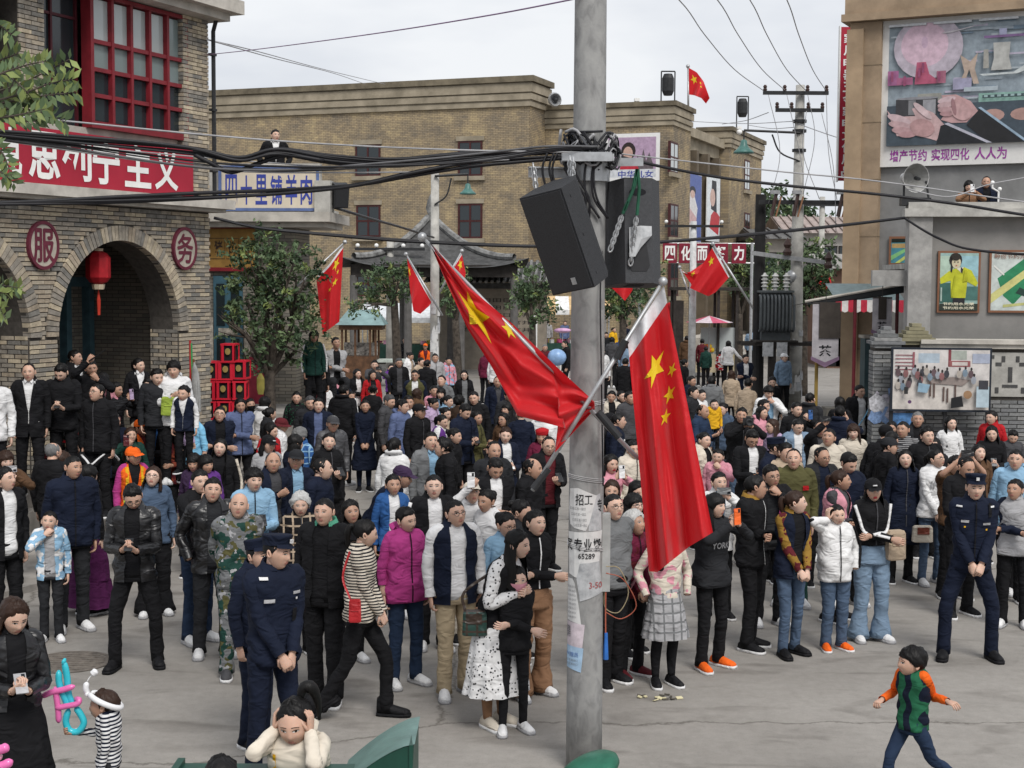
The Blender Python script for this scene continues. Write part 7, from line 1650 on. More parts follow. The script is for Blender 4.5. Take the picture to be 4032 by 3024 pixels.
 grow={'tee':.012,'sweater':.02,'hoodie':.026,'jacket':.022,'open':.024,'suit':.022,'coat':.026,'opencoat':.036,'shirt':.018,'vest':.03,'dress':.012}[tt]+k.get('grow',0)
 if tt in('open','opencoat'):opn=lambda z:.05+.03*max(0,(z-1.25))+.035*max(0,1.1-z)
 elif tt=='suit':opn=lambda z:max(.001,.078*(z-1.08)/.35)if z>1.08 else .002+.03*max(0,.95-z)
 elif tt=='vest':opn=lambda z:max(.001,.07*(z-1.1)/.33)
 else:opn=None
 flare=.10 if tt=='dress' else(.05 if tt in('coat','opencoat')else 0)
 tb=MB()
 tb.loft(LN(torso_rings(sex,hem,1.485 if opn is None else 1.475,grow,26,opn,fat,flare,rg,.011,24,.05 if tt=='dress' else 0)),0,opn is None,opn is None,False)
 slm=1
 slen=k.get('slen',1.0)
 if not k.get('sleeveless'):
  for sd in(1,-1):
   S_,E_,T_=arms[sd];inn=S_+np.array((-sd*.06,0,.01))*s
   W_=E_+(T_-E_)*(1.0 if slen>=1 else max(0,slen*2-1));pth=[inn,S_,S_+(E_-S_)*.5+np.array((sd*.006,0,0)),E_,E_+(W_-E_)*.5,W_]
   if slen<.5:pth=[inn,S_,S_+(E_-S_)*.5,S_+(E_-S_)*.8]
   P_=smooth_path(pth,4);kk=len(P_);g2=grow*.42
   rr=np.interp(np.linspace(0,1,kk),[0,.18,.4,.62,.85,1],[.056,.06,.049,.044,.038,.034])*(1 if sex=='m' else .88)+g2
   rr=rr*s*(1+.05*np.sin(np.linspace(0,26,kk)+rg.uniform(0,6)))
   tb.loft(wrinkle(P_,tube_rings(P_,rr,14),rg,.09),slm,True,True,False)
   pass
 tob=tb.build({'suit':'jacket','open':'jacket','opencoat':'coat','tee':'top'}.get(tt,tt),[tm,sm_],root,smooth=True)
 ex=MB();has=False
 if tt in('jacket','open','coat','opencoat','shirt','suit'):
  rr=[]
  o=.55 if tt in('open','opencoat','suit')else .22
  th=np.linspace(o,2*np.pi-o,20)
  for(r_,z,yo)in((.072,1.455,.006),(.066,1.495,.006),(.078,1.50,.01),(.098,1.458,.006)):rr.append(np.stack([r_*np.sin(th)*(1 if sex=='m' else .9),-r_*.95*np.cos(th)+.012+yo,np.full(20,z)-.018*np.cos(th)*(1 if z>1.48 else .6)],-1))
  ex.loft(LN(np.array(rr)),0,closed=False);has=True
 if tt=='suit':
  for sd in(1,-1):
   pts=[(sd*.07,y_front(sex,.07,1.43,grow)-.006,1.45),(sd*.115,y_front(sex,.1,1.36,grow)-.008,1.36),(sd*.05,y_front(sex,.05,1.18,grow)-.008,1.18),(sd*.012,y_front(sex,.01,1.10,grow)-.006,1.09),(sd*.035,y_front(sex,.035,1.25,grow)-.004,1.26)]
   ex.add(LN(np.array(pts)),[(0,1,2,3,4)if sd<0 else(4,3,2,1,0)])
 if tt=='hoodie':
  rr=[]
  th=np.linspace(-2.0,2.0,16)+np.pi
  for(r_,z,yo)in((.075,1.44,.0),(.115,1.46,.03),(.12,1.50,.05),(.085,1.52,.05),(.07,1.47,.01)):rr.append(np.stack([r_*np.sin(th),-r_*.9*np.cos(th)+yo,np.full(16,z)-.03*(np.cos(th)>0)],-1))
  ex.loft(LN(np.array(rr)),0,closed=False);has=True
 if has:ex.build('collar' if tt!='hoodie' else 'hood',cloth(k.get('ccol',tcol),pat if tt!='hoodie' else None,c2,k.get('rough',.85)),tob,smooth=True)
 if tt in('jacket','coat','shirt','sweater','hoodie')and k.get('zip',tt in('jacket','coat')):
  zb=MB();zs=np.linspace(hem+.01,1.44,14)
  zb.loft(LN(np.array([[(dx,y_front(sex,0,z,grow,fat)-.013,z)for dx in(-.006,.006)]for z in zs])),0,closed=False)
  zb.build('zip',cloth(k.get('zipc','dark grey' if tcol in('black','navy','charcoal')else 'black')),tob)
 if tt in('open','suit','vest','opencoat'):
  ib=MB();ib.loft(LN(torso_rings(sex,.84,1.488,grow-.016,22,None,fat,0,rg,.003,12)),0,True,True,False)
  ib.build('shirt',cloth(inner,k.get('ipat'),k.get('ic2','black')),root,smooth=True)
  if tt=='suit' or k.get('icollar'):
   cb=MB()
   for sd in(1,-1):cb.add(LN(np.array([(sd*.012,-.075,1.455),(sd*.05,-.066,1.492),(sd*.062,-.07,1.455),(sd*.04,-.095,1.425)])),[(0,1,2,3)if sd>0 else(3,2,1,0)])
   cb.build('shirt_collar',cloth(inner),root)
 for(px_,pz_,pw2,ph2,pc)in k.get('patch',()):
  pb=MB();grd=[]
  for fx in np.linspace(-.5,.5,4):grd.append([(px_+fx*pw2,y_front(sex,px_+fx*pw2,pz_+fz*ph2,grow,fat)-.013,pz_+fz*ph2)for fz in(-.5,0,.5)])
  pb.loft(LN(np.array(grd)),0,closed=False);pb.build('badge',cloth(pc),tob)
 if 'print' in k:
  tx,px_,pz_,pw2,ph2,pc=k['print'];v_,f_=text_mesh(tx,.02);pts=[(px_+(a-.5)*pw2,y_front(sex,px_+(a-.5)*pw2,pz_+(b-.5)*ph2,grow,fat)-.014,pz_+(b-.5)*ph2)for a,b,_ in v_]
  pb=MB();pb.add(LN(np.array(pts)),f_);pb.build('lettering',cloth(pc),tob)
 if k.get('armstripe'):
  for sd in(1,-1):
   S_,E_,T_=arms[sd];ab=MB();o_=np.array((sd*.045,-.03,.02))*s
   ab.tube(smooth_path([S_+o_*1.3,(S_+E_)/2+o_*1.35,E_+o_*1.25,(E_+T_)/2+o_*1.1,T_+o_*.8],3),.018*s,6,flat=.7);ab.build('sleeve_stripe',cloth(k['armstripe']),tob,smooth=True)
 if bt in('tr','wide','slim','jeans','short'):
  wk={'tr':1.0,'wide':1.28,'slim':.82,'jeans':.95,'short':1.05}[bt]*(1 if sex!='f' else .95)
  bm=MB();bm.loft(LN(torso_rings(sex,.80,1.0,.006,20,None,fat,0,rg,.005,8)),0,True,True,True)
  lg=k.get('legs','stand');st=rg.uniform(-.03,.03);sp=k.get('spread',rg.uniform(.08,.12));feet={}
  for sd in(1,-1):
   Hp=np.array((sd*.088,0,.88));Kn=np.array((sd*sp,-.025+sd*st,.48));An=np.array((sd*(sp+.01),.015+sd*st*2,.08));fy=sd*R(14)
   if lg=='walk':f_=sd*.26;Kn=np.array((sd*.09,-.06-f_*.55,.49));An=np.array((sd*.09,.05-f_,.08 if f_>0 else .12));fy=0
   if lg=='run':
    if sd>0:Kn=np.array((.14,.16,.52));An=np.array((.17,.5,.30))
    else:Kn=np.array((-.10,-.20,.52));An=np.array((-.12,-.22,.10))
    fy=0
   if lg=='sit':Hp=np.array((sd*.09,0,.47));Kn=np.array((sd*.13,-.40,.47));An=np.array((sd*.12,-.36,.08))
   pth=[Hp+np.array((0,0,.06)),Hp-np.array((0,0,.03)),(Hp+Kn)/2,Kn,(Kn+An)/2,An+np.array((0,0,-.035))]
   if bt=='short':pth=pth[:4]
   P_=smooth_path(pth,4);kk=len(P_);t=np.linspace(0,1,kk)
   an_r={'tr':.066,'wide':.105,'slim':.05,'jeans':.062,'short':.085}[bt]
   rr=np.interp(t,[0,.2,.4,.6,.8,1],[.08,.09,.077,.062,.058,an_r*.93])*wk*(1+.035*np.sin(t*40+rg.uniform(0,6))*(.4+t))*s*(1+.25*(fat-1)*2)
   bm.loft(wrinkle(P_*s,tube_rings(P_*s,rr,16),rg,.085),0)
   feet[sd]=(An,fy,Kn)
   if bt=='short':
    lb=MB();lb.tube(smooth_path([Kn*s,(Kn+An)/2*s,An*s],3),np.linspace(.055,.035,7)*s,10);lb.build('leg',sk,root,smooth=True)
  bm.build('trousers',cloth(bcol,bpat or None,k.get('bc2','olive'),.85),root,smooth=True)
 else:
  feet={}
  for sd in(1,-1):
   An=np.array((sd*.085,.015,.08));feet[sd]=(An,sd*R(12),None)
   lb=MB();lb.tube(smooth_path([np.array((sd*.08,0,.75))*s,np.array((sd*.085,-.02,.48))*s,np.array((sd*.085,.02,.30))*s,An*s],4),np.interp(np.linspace(0,1,13),[0,.4,.65,1],[.075,.055,.054,.036])*s,12)
   lb.build('leg',cloth(k['tights'])if k.get('tights')else sk,root,smooth=True)
  if bt=='skirt':
   sb_=MB();sb_.loft(LN(torso_rings(sex,k.get('shem',.50),1.0,.012,44,None,1,.16,rg,.003,10,.06)),0,True,False,False);sb_.build('skirt',cloth(bcol,bpat or None,k.get('bc2','grey')),root,smooth=True)
  elif bt=='longskirt':
   sb_=MB();sb_.loft(LN(torso_rings(sex,.401,1.0,.012,40,None,1,.10,rg,.006,10,.05)),0,True,False,False)
   r0=torso_rings(sex,.40,.42,.012,40,None,1,.10,rg,.006,2,.05)[0];lo_=r0.copy();lo_[:,:2]*=1.22;lo_[:,2]=.10;sb_.loft(np.array([lo_,(lo_+r0)/2,r0])*s,0,True,False,False);sb_.build('skirt',cloth(bcol,bpat or None,k.get('sc2','charcoal')),root,smooth=True)
 sc_=k.get('shoe','black' if rg.random()<.6 else 'white');sole=k.get('sole','white' if sc_!='white' else 'light grey');up_=.065 if k.get('boot')else 0
 for sd,(An,fy,Kn)in feet.items():
  fb=MB();n=12;a=np.linspace(0,2*np.pi,n,endpoint=False)
  prof=[(.075,.026,.05+up_),(.05,.036,.075+up_),(0.,.042,.082+up_),(-.05,.044,.07),(-.11,.047,.052),(-.16,.04,.04),(-.185,.022,.03)]
  rings=[]
  for(yy,w,hh)in prof:rings.append(np.stack([w*np.cos(a),np.full(n,yy),np.maximum(.022,.022+hh*np.maximum(0,np.sin(a)))],-1))
  fb.loft(np.array(rings),0)
  pl_=[(w*sx_*1.06,yy)for sx_ in(1,)for yy,w,_ in prof]+[(-w*1.06,yy)for yy,w,_ in prof[::-1]]
  fb.loft(np.array([[(x_,y_*1.04,zz)for x_,y_ in pl_]for zz in(0,.026)]),1)
  M_=rotm(fy);base=np.array((An[0],An[1],0));pit=0.0
  if An[2]>.1:pit=R(-35)if An[2]<.2 else R(55);base=np.array((An[0],An[1],An[2]-.07))
  M_=M_@rotm(0,pit)
  fb.v=[(q*(1.12,1.08,1.1)@M_.T+base)*s for q in fb.v]
  fb.build('shoe',[cloth(sc_,None,'black',.6),cloth(sole,None,'black',.6)],root,smooth=True)
 cp=k.get('cap')
 if cp:
  ck,_,cc=cp.partition(':');m=cloth(cc or 'black');cb=MB();naz=32;az=np.linspace(-np.pi,np.pi,naz,endpoint=False)
  def ringc(el,off,flat=None):
   r=head_r(az,np.full(naz,R(el)),kind)+off;q=np.stack([r*math.cos(R(el))*np.sin(az),-r*math.cos(R(el))*np.cos(az),r*math.sin(R(el))+0*az],-1)
   if flat is not None:q[:,2]=flat
   return q
  if ck=='police':
   w_=lambda kx,z:np.stack([.089*kx*np.sin(az),-.105*kx*np.cos(az)+.012,np.full(naz,z)+.012*np.cos(az)],-1)
   cb.loft(np.array([w_(1,.06),w_(1.02,.092),w_(1.1,.125),w_(1.06,.136),w_(.5,.14)]),0,True,False,True)
   bz=[[(.088*math.sin(t)*q,-.105*math.cos(t)*q+.012-(q-1)*.06*math.cos(t),.076-(q-1)*.11+.006*math.cos(t))for t in np.linspace(-1.05,1.05,12)]for q in(1.0,1.12,1.24)];cb.loft(np.array(bz),0,closed=False)
   cb.b2(-.014,.014,-.119,-.106,.092,.12,1)
  else:
   hl=30 if ck!='beret' else 34
   cb.loft(np.array([ringc(hl-12,.012),ringc(hl,.018),ringc(50,.022),ringc(68,.02),ringc(88,.016)]),0,True,False,True)
   if ck in('cap','peak'):
    bz=[[(.078*math.sin(t)*(1 if q==1 else 1.0),-.098-(q-1)*.30*math.cos(t*.75)+.01*(1-math.cos(t)),.038-(q-1)*.08+.012*math.cos(t))for t in np.linspace(-1.1,1.1,10)]for q in(1.0,1.12,1.25)];cb.loft(np.array(bz),0,closed=False)
    if k.get('caplogo'):cb.b2(-.022,.022,-.122,-.114,.068,.082,1)
   if ck=='bucket':
    r1,r2=ringc(16,.02),ringc(16,.02);r2[:,:2]*=1.42;r2[:,2]-=.03;cb.loft(np.array([r2,r1]),0,True,False,False)
   if ck=='beret':
    q=ringc(52,.03);q[:,:2]*=1.25;q[:,1]-=.0;cb.loft(np.array([ringc(30,.02),q,ringc(75,.026)]),0,True,False,True)
  cb.v=[q@HM.T+HC for q in cb.v];cb.build('cap',[m,cloth(k.get('badgec','white'))],root,smooth=ck!='police')
 if k.get('glasses'):
  gb=MB()
  for sd in(-1,1):
   gb.tube([(sd*.033+.021*math.cos(t),-.103+.012*abs(math.cos(t))*(1 if math.cos(t)*sd>0 else 0),.004+.017*math.sin(t))for t in np.linspace(0,2*np.pi,15)],.0018,4);gb.tube([(sd*.054,-.092,.008),(sd*.077,-.02,.012),(sd*.078,.01,.008)],.0018,4)
  gb.tube([(-.012,-.104,.006),(.012,-.104,.006)],.0018,4);gb.v=[q@HM.T+HC for q in gb.v];gb.build('glasses',M_BLACKM,root)
 if k.get('mask'):
  gb=MB();gr_=[]
  for el in np.radians(np.linspace(-54,-6,7)):r=head_r(np.linspace(-.95,.95,9),np.full(9,el),kind)+.012+.012*np.exp(-(np.linspace(-1,1,9)/.35)**2)*(1 if abs(el+.5)<.35 else .3);aa=np.linspace(-.95,.95,9);gr_.append(np.stack([r*math.cos(el)*np.sin(aa),-r*math.cos(el)*np.cos(aa),r*math.sin(el)+0*aa],-1))
  gb.loft(np.array(gr_),0,closed=False);gb.v=[q@HM.T+HC for q in gb.v];gb.build('face_mask',cloth(k['mask']),root,smooth=True)
 RM=np.array(Matrix.Rotation(yaw,3,'Z'));W0=np.array(root.location)
 if k.get('phone',pl in('phone','up','high')or pR in('phone','up','high')or pL in('phone','up','high')):
  pcol=k.get('phonec','black');side=[sd for sd,q in((1,pL),(-1,pR))if q in('phone','up','high')]or[1];c=np.mean([arms[sd][2]for sd in side],0)+np.array((0,-.035,.08 if pl!='phone' else .06))*s
  land=k.get('land',False);ang=R(-50)if(pL=='phone' or pR=='phone')and pl not in('up','high')else R(-5)
  hb=MB();hb.b2(-.037,.037,-.0045,.0045,-.075,.075);hb.b2(-.034,.034,.0046,.0052,-.07,.07,1);hb.b2(.008,.03,-.0062,-.0046,.035,.068,1)
  M_=Matrix.Rotation(ang,3,'X')@Matrix.Rotation(R(90)if land else 0.0,3,'Y');hb.v=[q@np.array(M_).T for q in hb.v]
  ph=hb.build('phone',[cloth(pcol,None,'black',.4),mat('phone_screen',(.01,.012,.015),.15)]);ph.location=W0+RM@c;ph.rotation_euler=(0,0,yaw)
  PHONES.append((ph,pcol,root,land))
 return root,arms,HC,RM,W0,HM
PHONES=[]
# the crowd, by head position
F_,C_=dict(sex='f'),dict(sex='c')
PO=.8
p('A',238,345,'suit:black/white',z0=PO,yaw=12,h=1.74,hair='receding',shoe='black',ex='on the porch')
p('A',515,345,'shirt:black',z0=PO,yaw=8,pose='phone',hp=32,h=1.72,ex='on the porch')
p('A',592,225,'open:black/white',z0=PO,yaw=75,h=1.76,hair='crew',hy=10,ex='turned sideways in the arch')
p('A',740,312,'sweater:black',z0=PO,yaw=25,pr='high',phone=False,pl='up',h=1.7,label='person in black jumper raising a thin black baton in the arch')
p('A',840,412,'tee:pink',z0=PO,yaw=10,h=1.5,sex='f',hair='bangs',ex='half hidden in the arch')
p('A',802,510,'jacket:black',z0=.54,yaw=-12,glasses=1,hair='crew',h=1.74,hp=-12,ex='wearing glasses on the steps')
p('A',922,490,'sweater:black',z0=.54,yaw=62,pose='up',phonec='lilac',hair='pony',sex='f',pat='stripes',c2='charcoal',label='person in dark striped sweater filming with a lilac phone on the steps')
p('A',1135,290,'suit:black/white',z0=PO,yaw=35,sex='f',hair='pony',ex='standing at the arch jamb')
p('A',1215,450,'suit:black/light grey',z0=.6,yaw=10,sex='f',hair='bobf',pose='phone',hp=12)
p('A',1275,385,'sweater:charcoal',z0=PO,yaw=20,h=1.6,hp=10,ex='behind others at the arch')
p('A',1405,325,'hoodie:white',z0=PO,yaw=20,pr='chest',hair='mop',h=1.7,ex='with a lime shoulder bag')
p('A',1505,520,'vest:navy/white',z0=1.18,yaw=0,sex='c',h=1.12,slv='white',ex='lifted above the crowd')
p('A',1510,695,'sweater:lilac',z0=1.0,yaw=60,sex='c',h=.98,hair='bangs',ex='being held up')
p('A',1590,705,'tee:sky blue',z0=.27,yaw=-35,sex='f',hair='short',h=1.6,slen=.6,bare=1,ex='holding a small child')
p('A',510,590,'open:lilac/black',z0=.27,yaw=22,sex='f',hair='bun',h=1.6,hy=15,patch=[(-.03,1.2,.12,.16,'white')],ex='with a picture print')
p('A',-75,400,'shirt:white',z0=PO,yaw=10,h=1.72)
p('A',428,1005,'sweater:black',yaw=165,h=1.7,hair='bald',hc='grey',ex='seen from behind')
p('A',565,925,'jacket:dark grey',yaw=35,sex='f',hair='bobf',h=1.55,ex='wearing a red balloon hat')
p('A',468,880,'sweater:maroon',yaw=20,sex='f',hair='bangs',h=1.6)
p('A',630,955,'tee:dusty pink',yaw=30,sex='f',hair='bobf',h=1.5,glasses=1,ex='wearing glasses')
p('A',715,925,'jacket:black',yaw=65,sex='f',hair='pony',h=1.6,glasses=1,pose='up',phonec='white',armstripe='white',ex='white sleeve stripes')
p('A',925,745,'open:navy/black',yaw=30,hc='pepper',h=1.74,hy=25)
p('A',1075,862,'sweater:dark green',yaw=10,sex='f',hair='long',hc='brown',pr='up',phonec='maroon',h=1.6)
p('A',1095,1030,'vest:orange/black',yaw=25,sex='f',hair='short',slv='magenta',cap='cap:orange',h=1.6,hy=25,patch=[(0,.98,.3,.05,'lime'),(-.1,1.28,.04,.3,'yellow'),(.1,1.28,.04,.3,'yellow')],skin=2,label='street cleaner in orange vest and orange cap over magenta jacket')
p('A',1140,800,'vest:orange/maroon',yaw=60,slv='maroon',cap='cap:orange',h=1.66,skin=2,label='street cleaner in orange vest and cap over maroon sleeves behind the crowd')
p('A',860,795,'vest:orange/wine',yaw=20,slv='wine',cap='cap:orange',h=1.6,skin=2,label='street cleaner with orange cap half hidden behind a navy jacket')
p('A',1180,685,'sweater:beige',yaw=50,hair='crew',h=1.75,hy=20,skin=2)
p('A',1298,735,'suit:black/blue',yaw=-15,hy=55,h=1.73,pose='phone')
p('A',1465,850,'jacket:rust',pat='blotch',c2='maroon',yaw=25,sex='f',hair='bobf',pose='cross',h=1.58,skin=2)
p('A',1250,1200,'shirt:denim','wide:black',yaw=22,sex='f',hair='bobf',hc='brown',glasses=1,hp=-18,pr='phone',h=1.62,fat=1.12,ex='glancing up')
p('A',1095,1355,'open:black/black','tr:black',yaw=5,pose='phone',hp=32,rough=.35,glasses=1,h=1.74,shoe='black',sole='black',boot=1,spread=.17,label='person in black leather jacket and glasses typing on a phone')
p('A',572,1120,'jacket:navy','jeans:charcoal',yaw=30,hy=25,h=1.82,fat=1.22,hair='crew',shoe='white',skin=2,zipc='black',ccol='navy',label='big person in navy buttoned jacket holding a small boy by the hand',pr='down')
p('F',318,85,'open:light blue/light grey','tr:charcoal',pat='blotch',c2='white',sex='c',h=1.32,slv='light blue',yaw=15,pr='mouth',shoe='white',hair='crew',label='small boy in blue and white jacket eating beside the navy jacket')
p('A',52,1065,'open:brown/white','tr:black',yaw=25,sex='f',hair='bangs',hc='brown',pose='up',land=1,phonec='light grey',hem=.62,h=1.64,ex='phone held sideways')
p('A',25,1215,'open:black/white','tr:black',yaw=50,h=1.76,hy=20,ex='at the kerb')
p('A',705,1195,'sweater:black','longskirt:plum',yaw=150,sex='f',hair='bangs',h=1.62,ex='long plum skirt')
p('A',492,1075,'sweater:dark brown',yaw=140,sex='f',hair='bob',hc='brown',h=1.58)
p('A',1600,1240,'tee:black','jeans:dark denim',yaw=50,pr='mouth',slen=.5,bare=1,h=1.74)
p('B',405,405,'hoodie:dusty pink',yaw=15,glasses=1,h=1.74,ex='beside the red crates')
p('B',330,690,'open:navy/black',yaw=22,glasses=1,pose='cross',hp=-14,h=1.74)
p('B',515,615,'jacket:slate blue',yaw=25,hair='long',pose='cross',h=1.76,skin=2)
p('B',592,612,'sweater:black',yaw=30,sex='f',hair='pony',mask='black',h=1.62,ex='wearing a black mask')
p('B',700,605,'hoodie:white',yaw=165,sex='f',hair='bob',h=1.66,ex='seen from behind')
p('B',735,690,'open:charcoal/white',yaw=110,sex='f',hair='bun',h=1.56)
p('B',740,825,'jacket:red',yaw=50,sex='f',hair='long',h=1.62,hy=20)
p('B',825,780,'hoodie:white',yaw=100,sex='f',hair='none',cap='bucket:maroon',h=1.5)
p('B',962,555,'shirt:black',pat='floral',c2='green',yaw=25,sex='f',hair='bun',h=1.66)
p('B',1072,595,'jacket:charcoal',yaw=20,h=1.72,hc='pepper')
p('B',1140,615,'open:navy/slate blue',yaw=5,h=1.74)
p('B',1265,768,'jacket:dark grey',yaw=25,cap='peak:dark grey',hc='grey',h=1.68,skin=2,rough=.5)
p('B',1215,915,'jacket:black',yaw=35,sex='f',hair='bun',hp=-10,pl='phone',h=1.68)
p('B',1010,870,'shirt:blue',pat='plaid',c2='light blue',yaw=-40,hair='perm',hc='grey',hp=25,sex='f',h=1.58)
p('B',940,930,'sweater:navy',yaw=120,sex='f',hair='bob',h=1.58)
p('B',718,935,'hoodie:light grey',yaw=30,sex='f',hair='bobf',cap='cap:black',caplogo=1,h=1.66)
p('B',340,962,'open:black/black','tr:black',yaw=12,sex='f',hair='long',h=1.66,hp=-8,armstripe='cream',ex='cream trimmed sleeves')
p('B',232,1095,'sweater:purple',yaw=20,sex='f',hair='bangs',h=1.52,skin=2)
p('B',145,1085,'sweater:dark purple',yaw=-10,sex='f',hair='bob',h=1.52)
p('B',765,1080,'open:navy/dark grey',yaw=35,hair='bald',hc='pepper',pr='chest',h=1.72,skin=2,ex='holding a cigarette')
p('B',945,1062,'open:navy/light blue',yaw=28,hair='crew',hc='grey',cap='peak:charcoal',icollar=1,h=1.68,skin=2)
p('B',1150,1135,'sweater:navy',yaw=70,hair='receding',hy=25,h=1.72,fat=1.2)
p('B',612,1225,'jacket:light blue','tr:navy',yaw=18,pl='phone',pr='down',h=1.7,hair='mop',skin=1)
p('B',275,1305,'open:black/charcoal','tr:charcoal',yaw=22,rough=.35,hp=-8,h=1.74,shoe='white',pose='pocket',ex='shiny leather')
p('B',480,1430,'jacket:grey','tr:grey/camo',pat='camo',c2='dark green',bc2='dark green',yaw=22,hair='none',pose='back',hp=-10,h=1.7,fat=1.25,shoe='dark grey',zip=False,label='bald person in grey green camouflage suit, hands behind the back')
p('B',985,1425,'jacket:black',pat='plaid',c2='beige',yaw=12,sex='f',hair='perm',hc='white',h=1.58,fat=1.1)
p('B',1200,1480,'open:black/black','tr:black',yaw=-12,hair='crew',ccol='mint',h=1.78,fat=1.2,shoe='black',hp=-4,patch=[],label='heavy person in black open jacket with mint green collar')
p('B',1395,1485,'sweater:black',yaw=22,sex='f',hair='bobf',hp=-8,h=1.56)
p('B',1590,1295,'jacket:navy',yaw=70,cap='peak:dark purple',hc='grey',hair='crew',lean=32,h=1.66,lower=.2,hp=10,skin=2,label='stooping person in navy jacket and dark purple cap')
p('B',1345,505,'hoodie:black',yaw=165,h=1.78,hair='short',hy=-10,ex='seen from behind carrying a toddler')
p('B',1415,545,'sweater:white',yaw=30,sex='c',h=.9,z0=.62,hair='short',ex='carried on a shoulder')
p('B',1520,625,'dress:navy','none',yaw=10,sex='f',hair='bun',pose='front',h=1.58,tights='navy',skin=2)
p('B',1592,500,'sweater:black',yaw=160,sex='f',hair='bun',h=1.62,ex='back turned')
p('B',1457,360,'open:black/white',yaw=25,sex='f',hair='long',pose='cross',h=1.64)
p('B',1585,372,'open:red/black',yaw=20,sex='f',hair='long',h=1.62,skin=2)
p('B',1188,455,'tee:white',yaw=5,sex='f',hair='bun',glasses=1,pose='phone',h=1.6,patch=[(-.06,1.32,.03,.2,'maroon'),(.06,1.32,.03,.2,'maroon')])
p('B',1095,490,'sweater:maroon',yaw=18,sex='f',hair='bobf',h=1.56)
p('B',1065,380,'tee:light grey',yaw=30,h=1.7,slen=.5,bare=1,skin=2)
p('B',1195,362,'sweater:charcoal',yaw=20,sex='f',hair='pony',h=1.62)
p('B',1325,412,'sweater:pink',yaw=40,sex='f',hair='pony',h=1.55)
p('B',1352,445,'sweater:navy',yaw=170,sex='f',hair='bob',h=1.55)
p('B',942,475,'hoodie:cream',yaw=45,sex='f',hair='bun',h=1.62)
p('B',1140,165,'suit:black/beige',z0=.72,yaw=5,sex='f',hair='bun',h=1.66,label='person in black suit standing on the restaurant steps')
p('B',1108,55,'jacket:dark green',z0=1.07,yaw=25,sex='f',hair='bob',h=1.62,armstripe='white',label='person in dark green track jacket high on the restaurant steps')
p('B',1295,128,'open:light grey/black','tr:charcoal',z0=1.07,lower=.42,yaw=20,pose='cross',legs='sit',h=1.74,skin=2,label='person in grey washed jacket sitting on the steps, arms crossed')
p('B',1600,285,'sweater:dark grey',yaw=20,pose='up',h=1.7,land=1)
p('C',292,312,'hoodie:purple',yaw=15,sex='c',h=1.4,pose='up',patch=[(0,1.2,.18,.14,'orange'),(0,1.08,.2,.08,'blue')],ex='bright chest print')
p('C',358,268,'open:black/dark grey',yaw=20,h=1.72,glasses=1,hc='pepper')
p('C',436,215,'open:white/beige',yaw=60,sex='f',hair='bun',hp=15,h=1.6)
p('C',520,262,'sweater:beige',yaw=60,h=1.68,hair='crew')
p('C',585,285,'jacket:black',yaw=165,h=1.72,ex='back turned by the lamp post')
p('C',652,230,'shirt:light grey',yaw=15,h=1.72,skin=2,zip=True)
p('C',760,258,'jacket:pink',pat='blotch',c2='light blue',yaw=10,sex='f',hair='pony',h=1.5)
p('C',490,372,'open:olive/white',yaw=5,glasses=1,slv='navy',h=1.74)
p('C',888,370,'opencoat:black/grey',yaw=10,sex='f',hair='long',glasses=1,h=1.64)
p('C',705,418,'sweater:grey',yaw=-25,hp=-22,h=1.72)
p('C',1158,422,'suit:navy/dark grey',yaw=12,h=1.74,hair='receding')
p('C',642,500,'tee:pink',yaw=15,sex='f',hair='bun',h=1.56,ex='smiling')
p('C',712,520,'shirt:pale denim',yaw=-20,sex='f',hair='bangs',h=1.56)
p('C',495,530,'sweater:brown',yaw=150,sex='f',hair='bob',hc='brown',h=1.56)
p('C',970,555,'coat:black',yaw=-22,hair='crew',h=1.78,fat=1.15,patch=[(.1,z,.025,.025,'light grey')for z in(1.0,1.12,1.24,1.36)],label='tall person in black coat with pale buttons')
p('C',1252,535,'sweater:charcoal',yaw=30,h=1.7,skin=2)
p('C',440,590,'open:black/white',yaw=10,h=1.72,hair='short')
p('C',365,625,'hoodie:slate blue',yaw=55,h=1.72)
p('C',252,585,'jacket:dark grey',yaw=70,h=1.7,hc='pepper',hp=12)
p('C',515,665,'jacket:black',yaw=40,cap='cap:black',caplogo=1,h=1.72,skin=2)
p('C',625,605,'jacket:lilac',yaw=60,sex='f',hair='bun',h=1.54,skin=2,hp=14)
p('C',742,585,'shirt:light blue',yaw=45,sex='f',hair='pony',h=1.54)
p('C',720,685,'sweater:beige',yaw=70,sex='f',hair='bun',h=1.5)
p('C',690,750,'vest:purple/white',yaw=75,sex='f',hair='pony',slv='white',h=1.5)
p('C',872,665,'open:navy/navy',yaw=40,pose='phone',hp=30,h=1.76)
p('C',970,720,'jacket:olive',yaw=55,sex='f',hair='bun',h=1.6,pose='phone',phone=False)
p('C',845,590,'sweater:dark brown',yaw=170,sex='f',hair='perm',h=1.6)
p('C',1245,650,'open:black/white',yaw=-30,sex='f',hair='bangs',h=1.58)
p('C',1215,735,'jacket:brown',yaw=-25,sex='f',hair='bobf',glasses=1,h=1.52,skin=2)
p('C',1205,860,'open:navy/white',yaw=20,sex='f',hair='bun',hc='brown',pose='phone',phonec='white',h=1.64,ex='smiling')
p('C',1350,690,'sweater:navy',yaw=175,sex='f',hair='bun',h=1.7,ex='silver chain round the neck')
p('C',1530,690,'hoodie:white',yaw=160,h=1.7,hair='mop',ex='under the flag corner')
p('C',1515,870,'jacket:wine',yaw=10,sex='f',hair='bobf',cap='beret:red',h=1.55)
p('C',1552,945,'open:black/maroon',yaw=20,glasses=1,hair='receding',h=1.7,pl='phone',pr='down',ex='smiling')
p('C',600,912,'open:grey/light blue',yaw=28,hp=-12,icollar=1,h=1.76,fat=1.2)
